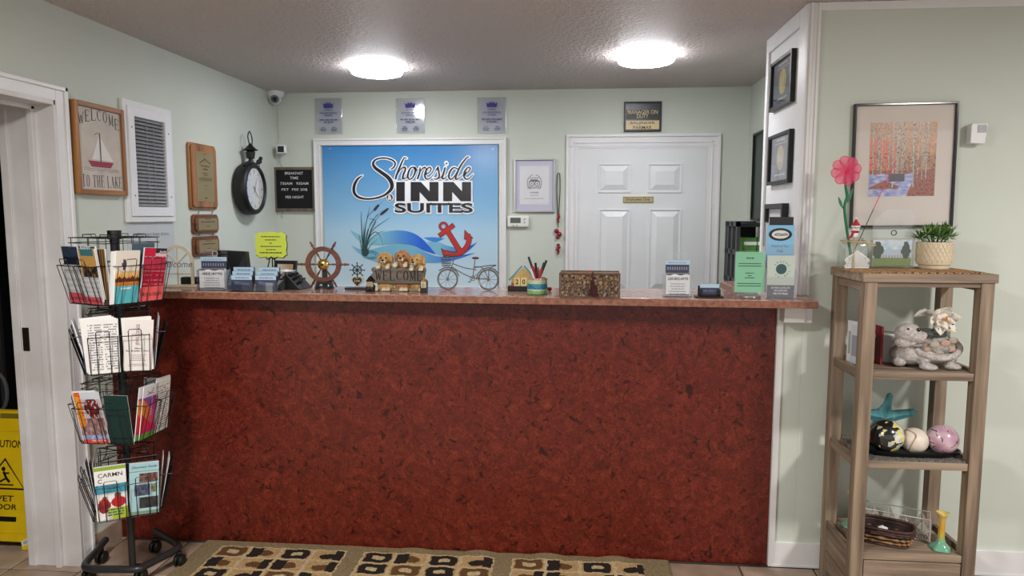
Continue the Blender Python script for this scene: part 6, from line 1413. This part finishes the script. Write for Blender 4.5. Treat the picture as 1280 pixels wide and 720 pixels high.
for m in LFM:
    g = MB(); g.add([(0, 0, 0), (.0032, .001, .014), (.0036, .0015, .028), (0, .003, .05), (-.0036, .0015, .028), (-.0032, .001, .014), (0, -.0015, .022)], [(0, 1, 6), (1, 2, 6), (2, 3, 6), (3, 4, 6), (4, 5, 6), (5, 0, 6)]); o = g.build('leaf', m, t); lm.append(o.data); bpy.data.objects.remove(o)
for hx, hy, hz in ((-.038, -.01, .026), (.036, -.008, .036), (.0, .018, .036), (.0, -.024, .018), (-.018, .0, .036), (.018, .012, .028), (-.05, .01, .012), (.05, .005, .016)):
    g = MB().tube([(hx*.3, hy*.3, hp*.8), (hx, hy, cz_+hz)], .003, 5).build('twig', LFM[1], t)
    for k in range(44):
        th = math.acos(random.uniform(-.35, 1)); ph_ = random.random()*2*PI; o = bpy.data.objects.new('leaf', random.choice(lm)); COL.objects.link(o); o.parent = t
        d = Vector((math.sin(th)*math.cos(ph_), math.sin(th)*math.sin(ph_), math.cos(th))); o.location = Vector((hx, hy, cz_+hz))+d*.004; o.rotation_euler = d.to_track_quat('Z', 'Y').to_euler(); s_ = random.uniform(.65, 1.0); o.scale = (s_*1.2, s_, s_)
# ---------------- second shelf: turtle planter, box, papers
Z1 = SHZ[0]; Y_ = 2.80
t = on_shelf('turtle_planter', 'grey stone turtle planter with white poinsettia on the second shelf', 'planter', 1150, 466, Z1, Y=2.835)
u_ = (PY(1189, 440, 2.82).x-PY(1108, 440, 2.82).x)/81
ST = mat('speckled_stone', (206, 199, 194), .85, var=.2, vdark=(160, 152, 148), vscale=85, detail=8, bump=.6, bscale=220)
def QT(px, py, y=0): return ((px-1150)*u_, y, (466-py)*u_)
blob('body', [('e', QT(1155, 447, 0), (34*u_, 28*u_, 16*u_)), ('e', QT(1133, 450, -.012), (22*u_, 20*u_, 13*u_)),
   ('c', [QT(1128, 450, -.03), QT(1123, 436, -.045), QT(1121, 425, -.05)], [13*u_, 9*u_, 10*u_]), ('e', QT(1123, 420, -.056), (16*u_, 14*u_, 13.5*u_)), ('e', QT(1133, 424, -.068), (10.5*u_, 10*u_, 8*u_)), ('e', QT(1138, 421, -.075), (6*u_, 6*u_, 5*u_)), ('e', QT(1117, 432, -.06), (10*u_, 9*u_, 7*u_)), ('e', QT(1131, 433, -.066), (9*u_, 8*u_, 4*u_)),
   ('e', QT(1116, 414, -.055), (5.5*u_, 5*u_, 5*u_)), ('e', QT(1130, 413, -.06), (5.5*u_, 5*u_, 5*u_)),
   ('c', [QT(1142, 448, -.05), QT(1147, 458, -.075)], [9*u_, 10*u_]), ('e', QT(1147, 462, -.08), (11*u_, 11*u_, 4.6*u_)), ('c', [QT(1172, 448, -.04), QT(1178, 458, -.06)], [9*u_, 9*u_]), ('e', QT(1179, 461.5, -.065), (11*u_, 10*u_, 4.6*u_)),
   ('e', QT(1118, 459, -.03), (8*u_, 10*u_, 6*u_)), ('e', QT(1187, 456, .0), (6*u_, 5*u_, 4*u_))], ST, t, .0032, 3)
SHM = mat('shell_stone_grey', (172, 164, 158), .8, var=.3, vscale=90, bump=.5)
blob('shell', [('e', QT(1160, 438, .004), (33*u_, 31*u_, 15*u_)), ('e', QT(1160, 430, .004), (25*u_, 24*u_, 12*u_))], SHM, t, .0032, 3)
blob('shell_rim', [('c', smooth_pts([QT(1131, 437, -.03), QT(1140, 446, -.075), QT(1158, 449, -.098), QT(1176, 446, -.09), QT(1189, 439, -.05), QT(1192, 434, .0)], 4), 4.2*u_)], ST, t, .0028, 2)
SP_ = [mat('shell_pink_stone', (196, 160, 142), .8, var=.15, bump=.4), mat('shell_tan_stone', (184, 170, 156), .8, var=.15, bump=.4)]
for k, (px, py, yy, rx, rz_) in enumerate(((1141, 430, -.085, 6.5, 4), (1153, 433, -.1, 6.5, 4.5), (1166, 431, -.098, 6.5, 4.5), (1178, 428, -.085, 6, 4.5), (1147, 440, -.1, 6, 3.5), (1160, 442, -.108, 6.5, 3.5), (1174, 439, -.1, 6.5, 4), (1186, 434, -.065, 4.5, 4))):
    X, _, Z = QT(px, py); cc = Vector(QT(1160, 434, .004)); sx_ = (X-cc.x)/(33*u_); sz_ = (Z-cc.z)/(16*u_); yy = cc.y-31*u_*math.sqrt(max(.05, 1-sx_*sx_-.5*sz_*sz_))+.004
    MB().ell((X, yy, Z), (rx*u_, .005, rz_*u_), 10, 8).build('shell_stone', SP_[k % 2], t, smooth=2)
for px, py, yy in ((1118, 414, -.083), (1130, 413.5, -.087)):
    X, _, Z = QT(px, py); MB().ell((X+.003, yy-.002, Z), (.0075, .005, .0075), 12, 8).build('eye', mat('stone_eye', (24, 22, 24), .25, spec=.7), t, smooth=2)
MB().tube([QT(1128, 431, -.093), QT(1134, 430.5, -.097), QT(1140, 429, -.093)], .0016, 5).build('mouth', mat('mouth_dark', (86, 76, 72), .8), t)
for cx_, n_ in ((1147, 4), (1179, 4)):
    for k in range(n_): X, _, Z = QT(cx_-7+k*4.6, 461); MB().ell((X, -.08-.028*(1-abs(k-1.5)/3)+(.018 if cx_ > 1160 else 0), Z-.002), (.0045, .006, .006), 8, 6).build('claw', mat('claw_grey', (92, 88, 86), .7), t, smooth=2)
c0 = QT(1157, 424, -.004)
MB().lathe([(0, 0), (21*u_, 0), (22*u_, .008), (21*u_, .016), (19*u_, .016), (18.5*u_, .004), (0, .004)], 30, c0).build('pot_rim', mat('dark_pot_rim', (74, 84, 82), .4), t, smooth=True)
pf = thing('poinsettia', 'white artificial poinsettia bloom with gold centre in the turtle planter', 'flower', (t.location.x, t.location.y, Z1)); PW = mat('white_petal', (232, 224, 212), .7, var=.08, vscale=60)
fc_ = Vector(QT(1163, 400, -.075))
def petal(a, l, w_, droop, par, m, y0=0, c=None):
    c = c or fc_; d = Vector((math.cos(a), -.35, math.sin(a))).normalized(); n_ = Vector((-math.sin(a), -.0, math.cos(a))); g = MB(); vs = []; fs = []
    prof = ((0, .12), (.25, .55), (.45, 1), (.6, .8), (.68, .92), (.85, .5), (1, .0))
    for u, w2 in prof:
        p = c+d*(l*u)+Vector((0, y0+.016*math.sin(u*PI), -droop*u*u))
        vs += [tuple(p-n_*w_*w2), tuple(p+Vector((0, -.003, .002))), tuple(p+n_*w_*w2)]
    for i in range(len(prof)-1): a_ = i*3; fs += [(a_, a_+1, a_+4, a_+3), (a_+1, a_+2, a_+5, a_+4)]
    g.add(vs, fs); o = g.build('petal', m, par, smooth=2); so = o.modifiers.new('s', 'SOLIDIFY'); so.thickness = .0008; return o
for k in range(6): petal(k*PI/3+.25, .060, .023, .006, pf, PW, .006)
for k in range(6): petal(k*PI/3+.75, .038, .015, .002, pf, PW, -.004)
for k in range(9): a = k*.7; MB().ell(fc_+Vector((.010*math.cos(a)*(k % 3)/2, -.014, .009*math.sin(a)*(k % 3)/2)), .004, 8, 6).build('stamen', mat('gold_stamen', (190, 130, 50), .5), pf, smooth=2)
MB().tube([fc_, fc_+Vector((0, .03, -.03)), Vector(c0)+Vector((0, 0, .006))], .003, 6).build('stem', GS, pf)
for k, a in enumerate((3.6, 4.3, 5.4, 5.9)): petal(a, .042, .012, .006, pf, mat('dark_leaf', (30, 52, 34), .6), .014)
petal(2.9, .105, .018, .03, pf, mat('fabric_grey_petal', (190, 184, 176), .7), .024, fc_+Vector((-.01, .02, .012)))
petal(2.35, .07, .016, .02, pf, mat('fabric_grey_petal'), .02, fc_+Vector((-.01, .02, .0)))
t = on_shelf('white_box', 'plain white storage box behind the stone turtle', 'box', 1120, 458, Z1, Y=2.93); MB().box((-.115, -.05, 0), (.03, .04, .105)).build('box_body', mat('white_plastic', (206, 204, 200), .4), t, bevel=.006); MB().box((-.12, -.054, .098), (.034, .044, .115)).build('lid', mat('white_plastic'), t, bevel=.004)
for k, (px, c_, lb, rz, hh, dy) in enumerate(((1069, (222, 222, 226), 'upright white papers at the left end of the second shelf', -1.2, .165, 0), (1073, (206, 210, 222), 'pale blue grey envelope beside the upright white papers', -1.25, .150, .0), (1094, (128, 26, 34), 'dark red booklet standing left of the stone turtle', -1.50, .150, .02))):
    t = on_shelf('papers' if k < 2 else 'red_booklet', lb, 'papers' if k < 2 else 'booklet', px, 455, Z1, rz, Y=2.86+dy-.03*(k == 1))
    MB().box((-.045, -.004, 0), (.045, .004, hh)).build('sheets', mat('paper_%d' % k, c_, .6), t); MB().box((-.038, -.0046, hh*.2), (.038, -.004, hh*.75)).build('print', mat('dull_print_%d' % k, tuple(int(v*.75) for v in c_), .6), t)
# ---------------- third shelf: runner, tray, balls, starfish
Z2 = SHZ[1]
t = thing('lace_runner', 'grey and white crocheted runner on the third shelf', 'runner', (shx, (SY0+SY1)/2, Z2)); g = MB(); GR = mat('grey_yarn', (150, 146, 140), .9, var=.5, vdark=(56, 52, 50), vscale=160, bump=.8, bscale=300)
wI = (ix1-ix0)/2-.003; dI = (iy1-iy0)/2-.012
for i in range(40):
    for j in range(26):
        x = -wI+2*wI*(i+.5)/40; y = -dI+2*dI*(j+.5)/26
        g.box((x-.0045, y-.0045, 0), (x+.0045, y+.0045, .004+.002*random.random()))
g.build('crochet', GR, t, kind='stuff')
ZR2 = Z2+.006
t = thing('black_tray', 'long black oval tray holding three balls on the third shelf', 'tray', (shx+.015, 2.79, ZR2)); a_, b_ = .172, .062
def ov(s, n=36): return [(a_*s*math.copysign(abs(math.cos(2*PI*k/n))**.7, math.cos(2*PI*k/n)), b_*s*math.copysign(abs(math.sin(2*PI*k/n))**.7, math.sin(2*PI*k/n))) for k in range(n)]
loft(MB(), [(ov(.86), 0), (ov(.98), .010), (ov(1.02), .022), (ov(.99), .022), (ov(.95), .012), (ov(.84), .005), (ov(.02), .005)]).build('tray_body', mat('satin_black', (16, 16, 18), .3), t, smooth=True)
def ball(px, py, rpx, name, label, cat, m, fn=None):
    Y_ = 2.78; c = PY(px, py, Y_); r = rpx*Y_/F/1.0; o = thing(name, label, cat, (c.x, Y_, ZR2+.0055)); 
    if fn:
        ro = raster('painted_surface', 0, 0, 1, 1, 72, 40, fn, 0, o, vcmat('glossy_ball_print', .2, .5, 1))
        for v in ro.data.vertices:
            a = v.co.x*2*PI; th = PI*(1-v.co.z); v.co = Vector((r*math.sin(th)*math.sin(a), -r*math.sin(th)*math.cos(a)*-1, r+r*math.cos(th)))
        ro.data.polygons.foreach_set('use_smooth', [True]*len(ro.data.polygons))
    else: MB().ell((0, 0, r), r, 36, 24).build('ball_body', m, o, smooth=2)
    return o, r
def s3(u, v, s, o):
    st_ = math.sin(PI*(1-v)); return noise.noise(Vector((st_*math.sin(u*2*PI)*s+o, st_*math.cos(u*2*PI)*s, math.cos(PI*(1-v))*s+o)))*.5+.5
def fcloi(u, v):
    xr = math.sin(PI*(1-v))*math.sin(u*2*PI); n_ = s3(u, v, 1.2, 6)+.22*xr; m_ = s3(u, v, 3.2, 8)+.22*xr
    if m_ > .58: return (226, 206, 84) if s3(u, v, 6, 2) > .5 else (170, 192, 214)
    return (222, 216, 190) if n_ > .60 else (22, 24, 24)
ball(1107, 551, 20.5, 'painted_ball', 'glossy black ball painted with yellow and white flowers', 'ball', None, fcloi)
o, r = ball(1143, 553, 15.5, 'baseball', 'white baseball with red stitching in the middle of the tray', 'ball', mat('baseball_leather', (226, 214, 198), .6, var=.08, vscale=30))
def seam(t_):
    A = .44; p = Vector((math.cos(t_)*(1-A*0)+.3*math.cos(3*t_)*0, 0, 0)); a = .4*math.sin(2*t_)
    x = math.cos(t_)*math.cos(a*1.9); y = math.sin(t_)*math.cos(a*1.9); z = math.sin(a*1.9); return Vector((x, y, z))
Rm = EUL(.5, .9, -.3)
P = [Rm @ seam(2*PI*k/90) for k in range(90)]
MB().tube([p*r*1.002+Vector((0, 0, r)) for p in P], .0009, 4, closed=True).build('seam', mat('seam_tan', (170, 140, 120), .7), o)
g = MB()
for k in range(0, 90):
    p = P[k]; tn = (P[(k+1) % 90]-P[k-1]).normalized(); sd = p.cross(tn); 
    for s in (-1, 1): q = (p+sd*s*.075+tn*.03).normalized(); g.tube([p*r*1.006+Vector((0, 0, r)), q*r*1.006+Vector((0, 0, r))], .0007, 3)
g.build('stitching', mat('stitch_red', (130, 40, 44), .7), o, kind='stuff')
def fpink(u, v):
    n_ = s3(u, v, 2.2, 26); m_ = s3(u, v, 1.6, 18)
    c = mixc((176, 132, 152), (214, 190, 200), n_*1.6-.3); return (96, 60, 76) if abs(m_-.5) < .012 else c
ball(1178, 554, 18, 'marbled_ball', 'mauve marbled glossy ball at the right end of the tray', 'ball', None, fpink)
t = on_shelf('starfish', 'large teal painted starfish leaning behind the balls on the third shelf', 'starfish', 1104, 545, Z2+.006, Y=2.93)
TL = mat('teal_starfish_wood', (104, 172, 178), .7, var=.6, vdark=(44, 108, 118), vscale=26, stretch=(1, 1, .25), detail=8, bump=.5)
cz_ = PY(1100, 524, 2.93).z-Z2; cx0 = 0
u2 = 2.93/F
arms = ((7, 493), (37, 514), (24, 550), (-20, 552), (-33, 515))
star = []
ac = [math.atan2((522-py), dx) for dx, py in arms]; ln = [math.hypot(522-py, dx)*u2*1.05 for dx, py in arms]
order = sorted(range(5), key=lambda i: ac[i]); ol = []
for ii, i in enumerate(order):
    a = ac[i]; L2 = ln[i]
    for da, q in ((-.26, .55), (-.10, .93), (0, 1.0), (.10, .93), (.26, .55)): ol.append((math.cos(a+da)*L2*q, math.sin(a+da)*L2*q))
    nxt = ac[order[(ii+1) % 5]]+(2*PI if ii == 4 else 0); am = (a+nxt)/2; ol.append((math.cos(am)*.04, math.sin(am)*.04))
g = MB(); n = len(ol); vs = [(x, -.004, cz_+z) for x, z in ol]+[(x, .008, cz_+z) for x, z in ol]+[(0, -.022, cz_), (0, .01, cz_)]
for i in order: vs.append((math.cos(ac[i])*ln[i]*.55, -.015, cz_+math.sin(ac[i])*ln[i]*.55))
fs = []
for i in range(n):
    j_ = (i+1) % n; arm = i//6; ra = 2*n+2+arm; k6 = i % 6
    if k6 == 5: fs.append((i, j_, 2*n)); fs.append((j_, 2*n+2+(arm+1) % 5, 2*n))
    elif k6 == 4: fs.append((i, j_, 2*n)); fs.append((2*n, ra, i))
    else:
        fs.append((i, j_, ra))
        if k6 == 0: fs.append((2*n, i, ra)) if False else None
    fs.append((i, i+n, j_+n, j_)); fs.append((j_+n, i+n, 2*n+1))
fs = [f for f in fs if f]; g.add(vs, fs); o = g.build('starfish_body', TL, t); o.rotation_euler = (-.05, 0, 0)
# ---------------- bottom shelf: baskets and candle holders
Z3 = SHZ[2]
WB = mat('brown_wicker', (74, 42, 38), .6, var=.3, vscale=60, bump=.3); WB2 = mat('tan_straw', (168, 124, 72), .7, var=.3, vscale=60)
pA = PZ(1122, 690, Z3); pB = PZ(1068, 668, Z3)
t = thing('wicker_basket', 'oval dark brown wicker basket with straw weave on the lowest shelf', 'basket', (1.222, 2.815, Z3), -.42)
def osec(s, n=40, A=.108, B_=.062): return [(A*s*math.copysign(abs(math.cos(2*PI*k/n))**.6, math.cos(2*PI*k/n)), B_*s*math.copysign(abs(math.sin(2*PI*k/n))**.6, math.sin(2*PI*k/n))) for k in range(n)]
loft(MB(), [(osec(.86), .002), (osec(1.02), .066), (osec(.99), .066), (osec(.83), .005), (osec(.02), .005)]).build('basket_body', mat('dark_weave', (54, 34, 30), .8, var=.3, vscale=60, bump=.4), t, smooth=True)
MB().tube([(x, y, .068) for x, y in osec(1.03)], .0055, 8, closed=True).build('rim', WB, t, smooth=True)
MB().tube([(x, y, .005) for x, y in osec(.88)], .005, 8, closed=True).build('base_ring', WB, t, smooth=True)
for row in range(3):
    g = MB(); sc0 = .87+.055*row; z = .016+.016*row; pts = osec(1, 40)
    for k in range(40):
        if (k+row) % 2: continue
        a = pts[k]; b = pts[(k+1) % 40]; c = pts[(k+2) % 40]; sc = sc0+.01
        g.tube([(a[0]*sc, a[1]*sc, z), (b[0]*(sc+.05), b[1]*(sc+.05), z+.001), (c[0]*sc, c[1]*sc, z)], [.002, .0062, .002], 6)
    g.build('straw_row', WB2 if row < 2 else WB, t, kind='stuff')
MB().tube([(x, y, .056) for x, y in osec(1.0)], .004, 6, closed=True).build('upper_band', WB, t, smooth=True)
blobp = thing('tissue_scrap', 'small scrap of white tissue inside the brown wicker basket', 'tissue', (t.location.x-.005, t.location.y-.01, Z3+.006)); blob('tissue', [('e', (0, 0, .03), (.016, .012, .03)), ('e', (.012, .002, .045), (.012, .008, .008)), ('e', (-.01, .0, .048), (.008, .008, .008))], PAPER, blobp, .003, 2)
t = thing('wire_basket', 'white wire basket with sailboat cutouts on the lowest shelf', 'basket', (1.315, 2.905, Z3), -.42); WW = mat('white_wire', (206, 204, 198), .45)
A_, B_, H_ = .118, .045, .088
for z, r_ in ((.002, .002), (.028, .0014), (H_*.52-.018, .0014), (H_, .0022)): MB().tube([(-A_, -B_, z), (A_, -B_, z), (A_, B_, z), (-A_, B_, z)], r_, 5, closed=True).build('rail', WW, t)
for sx_, sy_ in ((-1, -1), (1, -1), (1, 1), (-1, 1)): MB().tube([(sx_*A_, sy_*B_, 0), (sx_*A_, sy_*B_, H_)], .002, 5).build('post', WW, t)
g = MB()
for s in (-1, 1):
    for k in range(24):
        x = -A_+2*A_*k/24; g.tube([(x, s*B_, .002), (x+A_/12, s*B_, .028)], .0009, 3); g.tube([(x+A_/12, s*B_, .002), (x, s*B_, .028)], .0009, 3)
g.build('lattice', WW, t, kind='stuff')
for s in (-1, 1):
    for k in range(4):
        x = -A_+2*A_*(k+.5)/4; y0_ = s*B_-.001
        MB().prism([(x-.003, .040), (x-.003, .078), (x-.022, .040)], y0_, y0_+.002).prism([(x+.002, .040), (x+.002, .084), (x+.024, .040)], y0_, y0_+.002).prism([(x-.024, .036), (x+.026, .036), (x+.016, .030), (x-.016, .030)], y0_, y0_+.002).build('sailboat', mat('pale_cutout', (196, 190, 180), .6), t)
def candle(px, pyb, Yc, lb):
    t = on_shelf('candle_holder', lb, 'candle holder', px, pyb, Z3, Y=Yc, group='glazed candle holders'); hh = .148
    m = bpy.data.materials.get('glaze_yellow_green')
    if not m:
        m = bpy.data.materials.new('glaze_yellow_green'); m.use_nodes = True; nt = m.node_tree; p = nt.nodes['Principled BSDF']; p.inputs['Roughness'].default_value = .15
        tc = nt.nodes.new('ShaderNodeTexCoord'); sp3 = nt.nodes.new('ShaderNodeSeparateXYZ'); r = nt.nodes.new('ShaderNodeValToRGB'); nzn = nt.nodes.new('ShaderNodeTexNoise'); nzn.inputs['Scale'].default_value = 40; ad = nt.nodes.new('ShaderNodeMath'); ad.operation = 'MULTIPLY_ADD'; ad.inputs[1].default_value = .012
        nt.links.new(tc.outputs['Object'], sp3.inputs[0]); nt.links.new(tc.outputs['Object'], nzn.inputs['Vector']); nt.links.new(nzn.outputs['Fac'], ad.inputs[0]); nt.links.new(sp3.outputs['Z'], ad.inputs[2])
        ml = nt.nodes.new('ShaderNodeMath'); ml.operation = 'MULTIPLY'; ml.inputs[1].default_value = 6.4; nt.links.new(ad.outputs[0], ml.inputs[0]); nt.links.new(ml.outputs[0], r.inputs[0]); nt.links.new(r.outputs[0], p.inputs['Base Color'])
        e = r.color_ramp.elements; e[0].position = .25; e[0].color = lin((108, 164, 136)); e[1].position = 1; e[1].color = lin((206, 186, 110)); q = e.new(.38); q.color = lin((176, 170, 70)); q = e.new(.6); q.color = lin((204, 154, 50))
    vs = []; n = 30; prof = ((.0, .004), (.036, .0), (.038, .005), (.030, .013), (.017, .028), (.012, .045), (.0115, .08), (.0125, .12), (.016, .135), (.024, .146), (.021, .147), (.010, .138), (.008, .115), (0, .11)); g = MB()
    for k in range(n):
        a = 2*PI*k/n; lob = 1+.10*math.cos(5*a)
        for r_, z in prof: rr = r_*(lob if z < .03 and r_ > .02 else (1+.12*math.cos(3*a) if z > .13 and r_ > .015 else 1)); vs.append((rr*math.cos(a), rr*math.sin(a), z*hh/.148))
    mN = len(prof); fs = [(k*mN+i, ((k+1) % n)*mN+i, ((k+1) % n)*mN+i+1, k*mN+i+1) for k in range(n) for i in range(mN-1)]
    g.add(vs, fs); g.build('holder_body', m, t, smooth=2)
candle(1175, 693, 2.755, 'yellow and green glazed candle holder at the right front of the lowest shelf')
candle(1064, 651, 2.93, 'yellow and green glazed candle holder half hidden behind the left shelf leg')
flush_text()
